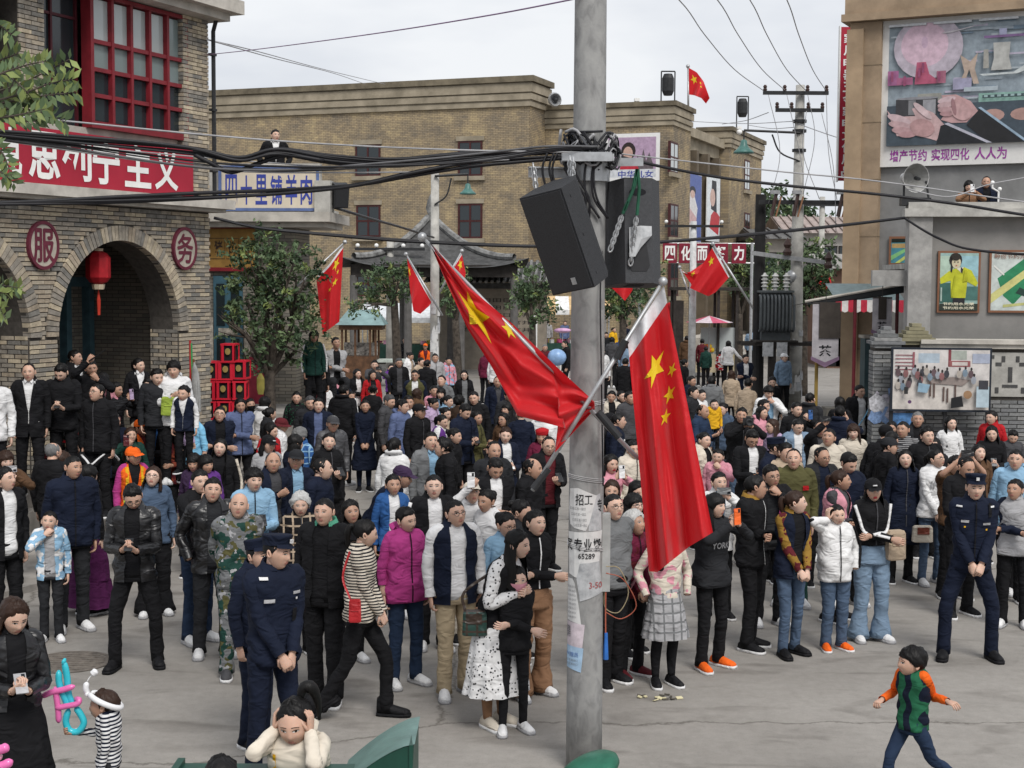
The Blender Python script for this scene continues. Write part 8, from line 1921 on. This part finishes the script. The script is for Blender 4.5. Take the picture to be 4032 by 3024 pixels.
p('C',745,960,'shirt:black',yaw=-80,glasses=1,h=1.74,hair='spiky',ex='seen in profile')
p('C',785,868,'sweater:black',yaw=60,sex='f',hair='bun',h=1.56)
p('C',1112,985,'jacket:charcoal',yaw=15,hair='receding',h=1.74,skin=2,fat=1.15)
p('C',1122,1125,'open:black/white',yaw=15,hp=32,pose='cross',slen=.6,bare=1,h=1.74,skin=2,hair='crew')
p('C',1412,1135,'shirt:black',yaw=65,hair='bald',h=1.7,skin=2)
p('C',325,955,'hoodie:white','tr:black',yaw=170,sex='f',hair='pony',h=1.62,ex='seen from behind with a ponytail')
p('C',300,1265,'open:blue/white','tr:black',yaw=20,sex='f',hair='short',h=1.56,skin=2,hp=-6)
p('C',637,1275,'open:black/white','tr:black',yaw=15,hair='crew',h=1.74,skin=3,fat=1.2,armstripe='white',ex='smiling')
p('C',930,1330,'shirt:white','tr:cream',yaw=10,sex='f',cap='cap:cream',hp=-15,pr='high',phonec='white',h=1.62)
p('C',1090,1395,'tee:white',yaw=-40,sex='f',hair='bun',h=1.58)
p('C',1330,1480,'sweater:charcoal',yaw=60,sex='f',hair='bun',h=1.56)
p('H',285,175,'open:navy/white','tr:khaki',yaw=22,glasses=1,h=1.74,hair='crew',slv='white',shoe='white',hp=-6,fat=1.15,label='student in navy and white jacket over white shirt and khaki trousers')
p('H',570,245,'tee:light blue','tr:black',yaw=18,sex='f',hair='bun',glasses=1,h=1.6)
p('C',405,1545,'hoodie:magenta','jeans:dark denim',yaw=35,sex='f',hair='short',h=1.62,fat=1.25,shoe='white',hy=15,zip=True,slen=.8,bare=1)
p('H',735,235,'jacket:black','wide:camel',yaw=30,sex='f',hair='pony',h=1.65,pose='cross',zipc='white',shoe='white',hp=-6,hem=.98)
p('H',525,430,'vest:black/white','skirt:white/floral',shem=.3,bc2='charcoal',yaw=45,sex='f',hair='long',h=1.64,lean=20,lower=.12,slv='white',spat='floral',sc2='charcoal',pose='chest',shoe='cream',tights='camel',skin=3,label='person in black vest and flowered white dress hugging a masked girl',hy=15,hp=4)
p('H',625,560,'sweater:black','slim:black',yaw=15,sex='c',h=1.36,hair='pony',mask='pink',pose='cross',shoe='white',skin=3,label='girl in black cardigan and pink face mask being hugged')
p('G',1055,300,'sweater:cream','tr:black',pat='fine_stripes',c2='charcoal',yaw=80,sex='f',hair='pony',h=1.66,legs='walk',shoe='black',sole='black',boot=1,pose='front',hy=20,hp=8,label='person in cream and black striped sweater striding past')
p('G',545,405,'jacket:navy','tr:navy',yaw=38,h=1.80,cap='police:navy',pose='front',shoe='black',hair='crew',hy=28,zip=False,patch=[(-.1,1.26,.07,.025,'light grey'),(.1,1.3,.06,.02,'light grey'),(.1,1.26,.015,.015,'white'),(.09,1.15,.035,.09,'black'),(-.13,1.41,.05,.02,'white')],label='police officer in navy uniform beside the camouflage suit, hands clasped')
p('G',446,425,'jacket:navy','tr:navy',yaw=60,h=1.62,cap='police:navy',hair='crew',label='police officer half hidden behind another officer, back turned')
p('F',95,685,'open:black/black','longskirt:black',yaw=25,sex='f',hair='bobf',hc='brown',rough=.35,pose='phone',phonec='light grey',hp=22,h=1.62,hem=.95,label='person in grey black leather jacket and long black skirt photographing with a phone')
p('F',690,1265,'sweater:white','tr:charcoal',pat='fine_stripes',c2='navy',yaw=-85,sex='c',h=.98,hair='short',hc='brown',pr=((.05,-.36,1.22),(-.3,.6,.6),.95),hy=-5,label='toddler in navy striped jumper wearing a white balloon hat')
p('G',685,1385,'hoodie:cream','tr:pink',yaw=-5,sex='c',h=1.22,z0=GZ,hair='hipony',pose='ear',elb=1,hp=14,hy=0,hs=1.02,patch=[(-.02,1.0,.1,.05,'blue'),(-.1,1.15,.02,.4,'yellow'),(.13,1.2,.02,.4,'yellow')],label='girl in cream hoodie with both hands over her ears at the bin')
p('U',478,1694,'hoodie:charcoal','tr:black',sex='c',h=1.0,Y=6.0,hair='short',yaw=175,label='dark haired child in charcoal hoodie at the front of the green bin')
p('J',672,1095,'sweater:green','jeans:dark denim',pat='vstripes',c2='navy',yaw=-55,sex='c',h=1.14,hair='mop',legs='run',slv='orange',spat='none',pl=((.36,.12,1.18),(0,.3,-1),.55),pr=((.22,-.20,1.1),(0,.3,-1),.95),hy=-20,label='boy in green wavy striped jumper with orange sleeves running across the road')
p('D',225,545,'open:cream/black',yaw=10,sex='f',hair='bun',h=1.6)
p('D',300,545,'sweater:black',yaw=20,sex='f',hair='pony',h=1.56)
p('D',362,555,'sweater:dark grey',yaw=25,h=1.7,skin=2)
p('D',190,745,'jacket:black',yaw=60,cap='cap:black',h=1.7)
p('D',255,745,'jacket:navy',yaw=80,hair='crew',h=1.72,patch=[(-.1,1.3,.05,.03,'white')])
p('D',205,1095,'sweater:pink',yaw=25,sex='f',hair='bobf',pose='up',phonec='white',h=1.6,redlip=1)
p('D',385,975,'jacket:cream',yaw=30,h=1.6,hair='short',ex='puffy')
p('D',238,1310,'tee:dusty pink',yaw=-20,sex='f',hair='long',hc='brown',h=1.54)
p('D',410,1320,'sweater:black',yaw=40,sex='f',hair='bobf',h=1.54,ex='white hair band')
p('D',388,1430,'sweater:charcoal',yaw=35,sex='f',hair='bangs',glasses=1,h=1.58)
p('I',160,445,'tee:grey','tr:black',yaw=30,glasses=1,hair='crew',h=1.74,fat=1.3,slen=.7,bare=1,pose='back',hp=-10,shoe='black',label='person in grey tee and glasses just right of the concrete pole')
p('I',285,545,'jacket:wine','tr:black',pat='blotch',c2='maroon',yaw=35,sex='f',hair='perm',hc='white',pose='front',h=1.54,hp=-14,shoe='maroon',skin=2,label='person in wine patterned jacket with pink bag strap, hands clasped')
p('I',485,600,'sweater:cream','skirt:light grey/plaid',pat='blotch',c2='pink',yaw=15,sex='c',h=1.5,hair='long',tights='black',shoe='black',bc2='grey',pose='pocket',label='girl in cream and pink sweater and pleated grey skirt behind the flag')
p('I',765,440,'hoodie:charcoal','tr:black',yaw=30,sex='f',hair='bangs',pose='up',phonec='orange',h=1.66,shoe='orange',print=('YORK',.0,1.2,.2,.06,'light grey'),label='person in charcoal hoodie filming with an orange phone')
p('M',545,1185,'open:white/light blue',yaw=5,sex='f',hair='pony',pose='up',land=1,phonec='grey',h=1.6)
p('M',855,1230,'jacket:black','tr:black',yaw=60,glasses=1,pose='cross',h=1.74,hy=30,ccol='mustard',zipc='white',shoe='black',label='person in black jacket with gold collar, arms crossed, looking aside')
p('I',1235,420,'open:navy/black','jeans:denim',yaw=25,sex='f',hair='pony',hc='brown',slv='mustard',spat='blotch',sc2='maroon',ccol='mustard',pose='front',h=1.62,hy=55,shoe='black',sole='black',label='person in navy jacket with mustard and maroon sleeves, hands clasped')
p('M',1030,1120,'open:black/charcoal',yaw=10,glasses=1,pl='mouth',h=1.72,skin=2,patch=[],ex='with a pink lanyard')
p('M',1235,965,'sweater:olive','tr:dark green',yaw=-5,hair='receding',h=1.78,patch=[(.12,1.27,.06,.05,'red')],hy=-8,fat=1.1)
p('M',1148,905,'sweater:beige',yaw=10,h=1.7)
p('M',1045,865,'jacket:navy',yaw=55,cap='police:navy',h=1.74,hair='crew',label='police officer in navy cap among the spectators right of the flag',hy=25)
p('M',840,775,'open:black/white',yaw=12,glasses=1,pose='phone',hp=30,h=1.74)
p('M',548,945,'sweater:pink',yaw=-10,sex='c',h=1.42,hair='bun',pl='mouth')
p('M',385,795,'open:cream/black',yaw=55,sex='f',hair='bun',h=1.6)
p('M',750,560,'jacket:black','jeans:denim',yaw=12,pose='up',phone=False,h=1.76,ex='aiming a black camera')
p('M',372,525,'shirt:dark denim',yaw=55,hair='bald',h=1.7,fat=1.2,pose='hold',ex='carrying a toddler in yellow')
p('M',495,465,'hoodie:yellow',yaw=10,sex='c',h=.95,z0=.72,hair='crew',label='toddler in bright yellow hoodie held in arms')
p('M',598,505,'shirt:denim',yaw=-35,sex='f',hair='bun',h=1.58)
p('M',930,540,'hoodie:pink',yaw=55,sex='f',hair='bobf',h=1.6)
p('M',945,475,'sweater:navy',yaw=60,h=1.68)
p('M',1015,345,'open:white/light blue',yaw=10,hair='mop',pl='mouth',hp=20,h=1.74)
p('M',1042,255,'sweater:black',yaw=10,sex='f',hair='bun',h=1.62)
p('M',1065,665,'tee:lilac',yaw=-50,sex='f',hair='long',hc='brown',glasses=1,h=1.58)
p('M',1250,505,'jacket:black',yaw=25,pl='up',phonec='blue',h=1.72)
p('M',1395,415,'hoodie:charcoal',yaw=150,h=1.74,hair='crew',ex='seen from behind')
p('M',1262,665,'open:pale denim/white',yaw=5,glasses=1,hair='crew',hp=15,h=1.6)
p('M',1480,685,'open:black/dark grey',yaw=15,hair='receding',pr='high',land=1,h=1.7,skin=2)
p('M',1572,765,'sweater:cream',yaw=-8,hair='crew',hp=-14,h=1.74,skin=2)
p('M',1490,945,'open:charcoal/navy',yaw=15,glasses=1,hair='receding',h=1.68,skin=2,ex='grinning')
p('M',1672,545,'hoodie:navy',yaw=150,pose='up',h=1.72,ex='back turned')
p('M',1682,455,'open:black/white',yaw=170,sex='f',hair='bob',h=1.62)
p('M',1842,335,'open:black/white','tr:black',yaw=20,h=1.8,hair='crew',patch=[],label='tall person in black open jacket with pale blue shoulder strap by the tea stall')
p('M',1802,715,'jacket:cream',yaw=-5,sex='f',hair='bangs',hc='brown',h=1.64,zip=False)
p('M',1750,1000,'sweater:navy',yaw=15,pl='phone',hp=28,h=1.74)
p('M',1655,1165,'vest:pink/dark grey','tr:black',yaw=55,sex='f',hair='pony',hc='brown',slv='dark grey',pose='cross',h=1.64,hy=20)
p('M',1645,1485,'hoodie:white','jeans:denim',yaw=12,sex='c',h=1.46,hair='crew',pr='ear',fat=1.3,armstripe='black',shoe='orange',pl='pocket',zip=True,label='boy in white track jacket with black sleeve stripes, hand behind his head')
p('M',1985,1255,'jacket:black','wide:pale denim',yaw=15,sex='f',hair='long',cap='cap:black',caplogo=1,pose='cross',armstripe='white',h=1.66,redlip=1,shoe='white',hem=1.0,label='person in black cap, cropped black jacket and pale wide jeans')
p('M',2020,815,'jacket:black',yaw=140,cap='cap:black',h=1.66,lean=22,lower=.1,label='person in black jacket and cap bending forward by the notice board')
p('M',2105,850,'sweater:black',yaw=100,cap='cap:charcoal',h=1.6)
p('E',945,350,'sweater:grey',yaw=-5,sex='f',hair='bobf',h=1.56,skin=2)
p('E',1037,355,'tee:black',yaw=-25,pat='fine_stripes',c2='light grey',h=1.74,hair='crew')
p('E',1130,280,'open:charcoal/black',yaw=0,hc='grey',hair='crew',h=1.74,skin=2)
p('E',1200,400,'jacket:black',yaw=5,h=1.74,hair='spiky',print=('KS',.0,1.05,.1,.06,'mint'))
p('E',1370,310,'shirt:white',yaw=5,sex='f',hair='long',h=1.64)
p('E',1268,475,'tee:charcoal',yaw=-30,sex='f',hair='pony',h=1.58)
p('E',1680,268,'jacket:red',yaw=-40,sex='f',hair='pony',h=1.64)
p('E',1672,385,'sweater:black',yaw=-10,sex='f',hair='bobf',pose='phone',phonec='grey',h=1.62)
p('E',1808,405,'tee:dark grey',yaw=0,sex='c',h=1.4,hp=25)
p('E',1570,525,'jacket:brown',yaw=5,sex='f',hair='bobf',h=1.54,hp=-14)
p('E',1400,615,'tee:brown',yaw=10,h=1.66,pose='high',slen=.5,bare=1,skin=2,land=1)
p('E',1832,570,'hoodie:light blue',yaw=-15,hair='crew',h=1.76,fat=1.2)
p('E',1458,625,'open:black/black','tr:black',yaw=10,hair='receding',hp=20,h=1.76,pr='phone',phone=False,shoe='black',ex='behind the officer')
p('E',1525,770,'jacket:navy','tr:navy',yaw=-6,h=1.80,cap='police:navy',pose='front',shoe='black',sole='black',hair='crew',boot=1,spread=.2,hp=3,hy=0,zip=True,zipc='black',patch=[(-.1,1.27,.07,.022,'light grey'),(.1,1.25,.07,.02,'light grey'),(-.1,1.22,.015,.015,'yellow'),(.1,1.2,.015,.015,'yellow'),(.13,1.37,.03,.12,'black'),(-.15,1.40,.05,.015,'white'),(.16,1.40,.05,.015,'white')],label='police officer in navy uniform and black boots standing apart, hands clasped')
p('E',1850,790,'jacket:light grey','tr:black',yaw=-20,sex='f',hair='pony',slv='navy',pose='cross',h=1.58,shoe='white',zip=False)
p('E',1020,570,'coat:navy','tr:black',yaw=5,sex='f',hair='bobf',h=1.62,hp=-12,shoe='black',patch=[(.05,z,.02,.02,'black')for z in(1.0,1.12)],skin=3,ex='smiling')
p('E',1240,565,'sweater:white','jeans:denim',yaw=15,sex='f',hair='pony',glasses=1,h=1.64,hp=-14,hy=25,shoe='white',print=('INFF',0,1.25,.22,.09,'light grey'),pose='front')
p('E',900,462,'sweater:black',yaw=130,h=1.62,hair='short',lean=12)
p('E',1895,665,'sweater:maroon',yaw=-10,sex='f',hair='bun',h=1.56)
p('L',985,930,'hoodie:brown','tr:navy',yaw=165,h=1.74,ex='walking away')
p('L',1142,960,'sweater:maroon','tr:black',yaw=175,sex='f',hair='bun',h=1.64,ex='walking away')
p('L',1188,1045,'jacket:dark green','tr:black',yaw=170,sex='c',h=1.42,patch=[],shoe='white',ex='walking away with a round white print')
p('L',1350,1095,'hoodie:red','tr:black',pat='blotch',c2='white',yaw=170,sex='c',h=1.25,shoe='white',ex='walking away')
p('L',1432,985,'sweater:white','tr:black',yaw=165,sex='f',hair='bangs',h=1.64,pr='out',ex='walking away')
p('L',1612,1145,'open:navy/white',yaw=10,h=1.74,hair='short',pose='cross',ex='by the wooden post')
p('M',665,190,'sweater:beige',yaw=165,sex='f',hair='long',hc='brown',h=1.62,ex='back turned')
p('M',485,250,'jacket:grey',yaw=165,h=1.68,ex='with a black shoulder strap, seen from behind')
p('M',375,375,'hoodie:white',yaw=35,sex='f',hair='bun',h=1.6)
p('M',290,350,'jacket:charcoal',yaw=60,h=1.7)
p('M',790,290,'jacket:beige',yaw=150,h=1.55,lean=15,hair='short')
p('L',945,1195,'sweater:black',yaw=120,sex='f',hair='bun',h=1.58)
p('L',1010,1390,'sweater:navy',yaw=60,h=1.6,hair='short')
p('L',880,790,'jacket:charcoal','jeans:pale denim',yaw=170,h=1.7,ex='far up the street')
p('L',830,505,'jacket:red','tr:black',yaw=165,z0=.9,Y=62,h=1.7,ex='climbing the hall steps')
p('L',1680,845,'shirt:pale denim','tr:black',yaw=160,h=1.74)
p('L',2035,1130,'shirt:pale denim',yaw=20,h=1.7,cap='cap:white',ex='beside the utility pole')
p('L',1900,1390,'sweater:black',yaw=20,sex='f',hair='bun',h=1.6)
for i,(x,y,c,yw)in enumerate(((100,885,'charcoal',10),(182,830,'yellow',30),(310,790,'navy',150),(165,945,'dark grey',170),(262,935,'slate blue',20),(318,1015,'pale denim',160),(305,1185,'black',150),(60,1060,'white',10))):
 p('L',x,y,('jacket:' if i%2 else 'sweater:')+c,yaw=yw,h=1.64+.03*(i%4),sex='mf'[i%2],hair=['short','bun','crew','bob'][i%4],ex='between pole and flag')
p('K',1030,930,'sweater:pink',yaw=0,sex='c',h=1.2,Y=44)
p('K',655,765,'shirt:black',pat='floral',c2='grey',yaw=-5,h=1.66,legs='sit',lower=.4,ex='sitting by the pavilion posts')
p('K',832,785,'vest:orange/maroon',slv='maroon',yaw=5,h=1.66,cap='cap:orange',lower=.25,legs='sit',label='street cleaner in orange vest sitting by the lamp post',skin=2)
p('K',1203,745,'jacket:maroon','tr:black',yaw=8,sex='f',hair='perm',hc='white',h=1.58,legs='sit',lower=.4,pose='front',label='person in maroon jacket sitting on a stone stool by the pavilion')
p('K',1350,870,'jacket:wine','tr:black',yaw=150,sex='f',hair='short',h=1.6,ex='standing by the pavilion')
p('K',1440,895,'open:white/light blue','tr:black',yaw=160,sex='f',hair='bob',h=1.6)
p('K',1895,600,'shirt:light grey',yaw=165,h=1.7)
p('K',2040,605,'shirt:slate blue',yaw=20,h=1.7,ex='behind the fence')
p('K',2058,790,'suit:black/black',yaw=-80,h=1.74,ex='beside the blue balloon')
p('K',1865,820,'sweater:maroon',yaw=20,h=1.64,hair='crew',hc='grey')
p('N',262,555,'hoodie:white',yaw=20,h=1.7,ex='behind the tea stall posts')
p('U',594,294,'suit:black/white',yaw=20,Y=29.4,h=1.74,hy=15,pose='hip',label='person in black suit and white shirt standing on the restaurant roof')
p('U',2090,404,'coat:camel',yaw=-5,Y=28.4,sex='f',hair='bangs',h=1.6,pose='up',phonec='white',label='person in camel coat filming from the annex roof')
p('U',2128,395,'open:navy/black',yaw=-8,Y=28.6,h=1.74,hair='receding',skin=2,label='person in navy jacket leaning on the annex roof parapet')
RES={}
for zone,x,y,top,bot,k in ROWS:
 if k.get('spat')=='none':k['spat']=None
 RES[(zone,x,y)]=make_person(zone,x,y,top,bot,k)
for r,lab,tw_,auto in INFO:
 if not auto or(len(lab.split())>9 and len(USED[lab])<2):continue
 near=sorted((((q.location-r.location).length,t2)for q,l2,t2,_ in INFO if q is not r and t2!=tw_))
 lab2=' '.join((lab+', beside the %s'%near[0][1]).split()[:16])
 if r['label']in USED and sum(1 for q in INFO if q[0]['label']==lab2):lab2=' '.join((lab+', between the %s and the %s'%(near[0][1],near[1][1])).split()[:16])
 r['label']=lab2
for r,*_ in INFO:
 if sum(1 for q in INFO if q[0]['label']==r['label'])>1:r['group']='spectators in like dress: '+r['label'][:40]
EXTRA={}
for ph,c,root,land in PHONES:
 lb=root['label'];lb=lb.split(',')[0].replace('person','someone')if len(lb.split())>9 else lb.replace('person','someone');lb='%s phone held by %s'%(c,lb);lb=' '.join(lb.split()[:15]).rstrip(',');tag(ph,lb,'phone');EXTRA.setdefault(lb,[]).append(ph)
for lb,v in EXTRA.items():
 if len(v)>1:
  for q in v:q['group']='phones in the crowd: '+lb[:40]
# things carried
def wpt(key,local):r,arms,HC,RM,W0,HM=RES[key];return Vector(W0+RM@np.array(local))
def hand(key,sd):r,arms,HC,RM,W0,HM=RES[key];return Vector(W0+RM@arms[sd][2])
def headpt(key,local):r,arms,HC,RM,W0,HM=RES[key];return Vector(W0+RM@(HC+HM@np.array(local)))
def headM(key):r,arms,HC,RM,W0,HM=RES[key];M=Matrix.Translation(Vector(W0+RM@HC))@Matrix(RM@HM).to_4x4();return M
M_BAL={c:mat('balloon_'+c,v,.22,var=.03,spec=.5)for c,v in(('white',(.75,.75,.76)),('turq',(.04,.5,.6)),('hotpink',(.75,.16,.42)),('palepink',(.72,.42,.5)),('periwinkle',(.3,.34,.62)),('redd',(.5,.02,.03)))}
def balloon_tube(pts,r,c,parent,sub=5):
 mb=MB();P_=smooth_path(pts,sub);n=len(P_);rr=np.full(n,r);rr[0]=rr[-1]=r*.3
 if n>4:rr[1]=rr[-2]=r*.85
 mb.tube(P_,rr,12);return mb.build('balloon_segment',M_BAL[c],parent,smooth=True)
kt=('F',690,1265);M=headM(kt)
o=empty('balloon_hat',M.translation,0,'white twisted balloon hat with antenna on the toddler','balloon');o.matrix_world=M
balloon_tube([(.11*math.cos(t),.115*math.sin(t)+.01,.045-.05*math.sin(t))for t in np.linspace(-1.4,4.6,16)],.022,'white',o,2)
balloon_tube([(.0,-.12,.08),(.02,-.135,.13),(.02,-.13,.18)],.022,'white',o);balloon_tube([(-.05,-.14,.09),(0,-.13,.085),(.04,-.11,.09)],.02,'white',o);balloon_tube([(.02,-.13,.18),(.02,-.11,.215),(.02,-.09,.235)],.004,'white',o);balloon_tube([(.02,-.095,.235),(.02,-.08,.25),(.02,-.06,.27)],.026,'white',o)
hp_=hand(kt,-1);by=hp_.y-.02
o=empty('balloon_toy',hp_,0,'turquoise and pink twisted balloon toy held up by the toddler','balloon')
def bt(c,px,r=.022):balloon_tube([tuple(np.array(at_y(*upx('F',a,b),by+d))-np.array(hp_))for a,b,d in px],r,c,o)
bt('turq',[(375,1035,0),(378,1120,0),(420,1230,0),(440,1280,0)]);bt('turq',[(407,975,0),(428,1080,.01),(440,1200,.01),(480,1270,.01)]);bt('turq',[(440,1280,0),(420,1360,0),(445,1420,0),(500,1425,0),(535,1370,0),(510,1310,0),(480,1270,0)]);bt('turq',[(395,975,0),(420,985,0)],.024)
bt('hotpink',[(262,1205,-.03),(330,1175,-.03),(400,1160,-.03),(478,1135,-.03)],.02);bt('hotpink',[(350,1140,-.02),(362,1220,-.02),(372,1300,-.02),(374,1372,-.02)],.02);bt('hotpink',[(350,1278,-.03),(420,1265,-.03),(490,1250,-.03),(505,1225,-.02),(480,1218,.02)],.019)
q=at_y(2,1635,7.5);o=empty('balloon_toy',q,0,'pink and yellow balloon toy at the kerb beside the long black skirt','balloon')
balloon_tube([(-.12,0,.03),(0,0,.04),(.04,0,.06)],.025,'hotpink',o);balloon_tube([(-.1,0,-.06),(0,0,-.05),(.06,0,-.02)],.025,'hotpink',o);balloon_tube([(-.14,0,.0),(-.05,.02,-.01),(0,.02,0)],.022,'palepink',o)
q=at_z(*upx('A',330,860),1.25);o=empty('balloon_sword',q,0,'lilac blue balloon sword with a pink balloon flower in the crowd','balloon')
bs=lambda c,px,r:balloon_tube([tuple(np.array(at_y(*upx('A',a,b),q.y))-np.array(q))for a,b in px],r,c,o)
bs('periwinkle',[(610,1000),(500,945),(380,900),(300,885)],.02);bs('periwinkle',[(240,860),(205,820),(190,800),(230,830),(290,885)],.022)
for a in range(5):t=a*1.256;bs('palepink',[(325,850),(325+45*math.cos(t),850+45*math.sin(t)),(325+60*math.cos(t+.6),850+60*math.sin(t+.6)),(325,850)],.02)
M=headM(('A',565,925));o=empty('balloon_hat',M.translation,0,'dark red balloon hat on a spectator near the porch','balloon');o.matrix_world=M
balloon_tube([(.11*math.cos(t),.115*math.sin(t),.06)for t in np.linspace(0,6.2,16)],.022,'redd',o,2);balloon_tube([(.1,0,.07),(.12,0,.12),(.12,0,.17)],.02,'redd',o)
def bag(label,c,size,m,strap=None,m2=None,rz=0.0):
 o=empty('shoulder_bag',c,rz,label,'bag');w,d,h_=size;mb=MB()
 mb.loft([[(x*w/2*s,y*d/2*s,z*h_)for x,y in((-1,-.8),(-.8,-1),(.8,-1),(1,-.8),(1,.8),(.8,1),(-.8,1),(-1,.8))]for z,s in((-.5,.85),(-.45,1),(.4,.95),(.5,.8))]);mb.build('pouch',m,o,smooth=False)
 mb=MB();mb.b2(-w*.3,w*.3,-d/2-.006,-d/2-.001,h_*.0,h_*.42);mb.build('flap',m2 or m,o)
 if strap:
  mb=MB();mb.tube(smooth_path([tuple(np.array(s_)-np.array(c))for s_ in strap],6),.012,6,flat=.4);mb.build('strap',m2 or m,o)
kf=('H',525,430)
c=at_y(*upx('H',398,815),RES[kf][4][1]-.16);bag('small green and brown leather box bag on the flowered dress',c,(.2,.1,.2),cloth('dark green','plaid','dark brown',.4),[tuple(c+Vector((-.08,0,.1))),tuple(at_y(*upx('H',335,640),c.y+.02)),tuple(wpt(kf,(-.12,-.05,1.3)))],cloth('dark brown',None,'black',.4))
kg=('G',1055,300);c=at_y(*upx('G',1030,745),RES[kg][4][1]-.26);bag('red leather phone pouch hanging from the striped sweater',c,(.1,.03,.19),cloth('red',None,'black',.5),[tuple(c+Vector((-.04,0,.1))),tuple(at_y(*upx('G',960,550),c.y+.06)),tuple(at_y(*upx('G',1000,400),c.y+.1))])
ke=('E',1240,565);c=at_y(*upx('E',1165,1110),RES[ke][4][1]-.18);bag('cream handbag with tan flap in the crowd',c,(.24,.08,.2),cloth('cream',None,'black',.6),None,cloth('rust',None,'black',.5))
km=('M',1985,1255);c=at_y(*upx('E',965,1190),RES[km][4][1]-.05);bag('large beige paper bag under the arm in pale jeans',c,(.2,.12,.3),cloth('beige',None,'black',.8),rz=.3)
ka=('A',1405,325);c=at_y(*upx('A',1390,620),RES[ka][4][1]-.2);bag('lime green sling bag on the white hoodie',c,(.24,.1,.26),cloth('lime',None,'black',.8),[tuple(c+Vector((.05,0,.12))),tuple(wpt(ka,(.1,-.15,1.35)))])
def strap(label,pts,m,r=.014):
 mb=MB();mb.tube(smooth_path([tuple(q)for q in pts],6),r,6,flat=.35);o=mb.build('shoulder_strap',m,smooth=True);tag(o,label,'strap')
kk=('M',1842,335);strap('pale blue shoulder strap across the black jacket by the tea stall',[wpt(kk,(.16,-.13,1.40)),wpt(kk,(.05,-.175,1.25)),wpt(kk,(-.10,-.17,1.05))],cloth('sky blue'))
kk=('I',285,545);strap('pink bag strap across the wine patterned jacket',[wpt(kk,(.10,-.12,1.28)),wpt(kk,(.02,-.17,1.1)),wpt(kk,(-.14,-.14,.86))],cloth('pink'))
kk=('M',1030,1120);strap('bright pink lanyard round the neck of someone in glasses',[wpt(kk,(.06,-.1,1.42)),wpt(kk,(.05,-.17,1.25)),wpt(kk,(.04,-.17,1.08))],cloth('magenta'),.012)
kc=('M',750,560);c=(hand(kc,1)+hand(kc,-1))/2+Vector((0,-.04,.07));o=empty('camera_rig',c,0,'black camera with a big lens held up by the photographer','camera')
mb=MB();mb.b2(-.075,.075,-.03,.04,-.05,.06);mb.b2(-.03,.03,-.02,.03,.06,.085);mb.build('camera_body',M_BLACKM,o);mb=MB();mb.lathe([(.04,0),(.042,.05),(.05,.06),(.05,.13),(.042,.135),(0,.11)],14);mb.xf(Matrix.Rotation(R(90),4,'X'));mb.build('lens',M_SPK,o)
kb=('A',740,312);a=hand(kb,-1);mb=MB();mb.tube([tuple(a),tuple(at_y(*upx('A',868,155),a.y-.1))],[.012,.005],7);o=mb.build('baton',M_BLACKM);tag(o,'thin black baton raised in the brick arch','baton')
for i,(x,y,lab)in enumerate(((1190,960,'square stone stool under the maroon jacket by the pavilion'),(655,900,'low stone bench between the pavilion posts'))):
 r=RES[('K',1203,745)if i==0 else('K',655,765)][4];o=empty('stone_stool',(r[0],r[1]+.05,0),0,lab,'stool');mb=MB();mb.b2(-.32,.32,-.2,.25,.3,.40);mb.build('seat',M_STEP,o)
 for sx in(-.24,.24):mb=MB();mb.b2(sx-.06,sx+.06,-.15,.2,0,.3);mb.build('leg',M_STEP,o)
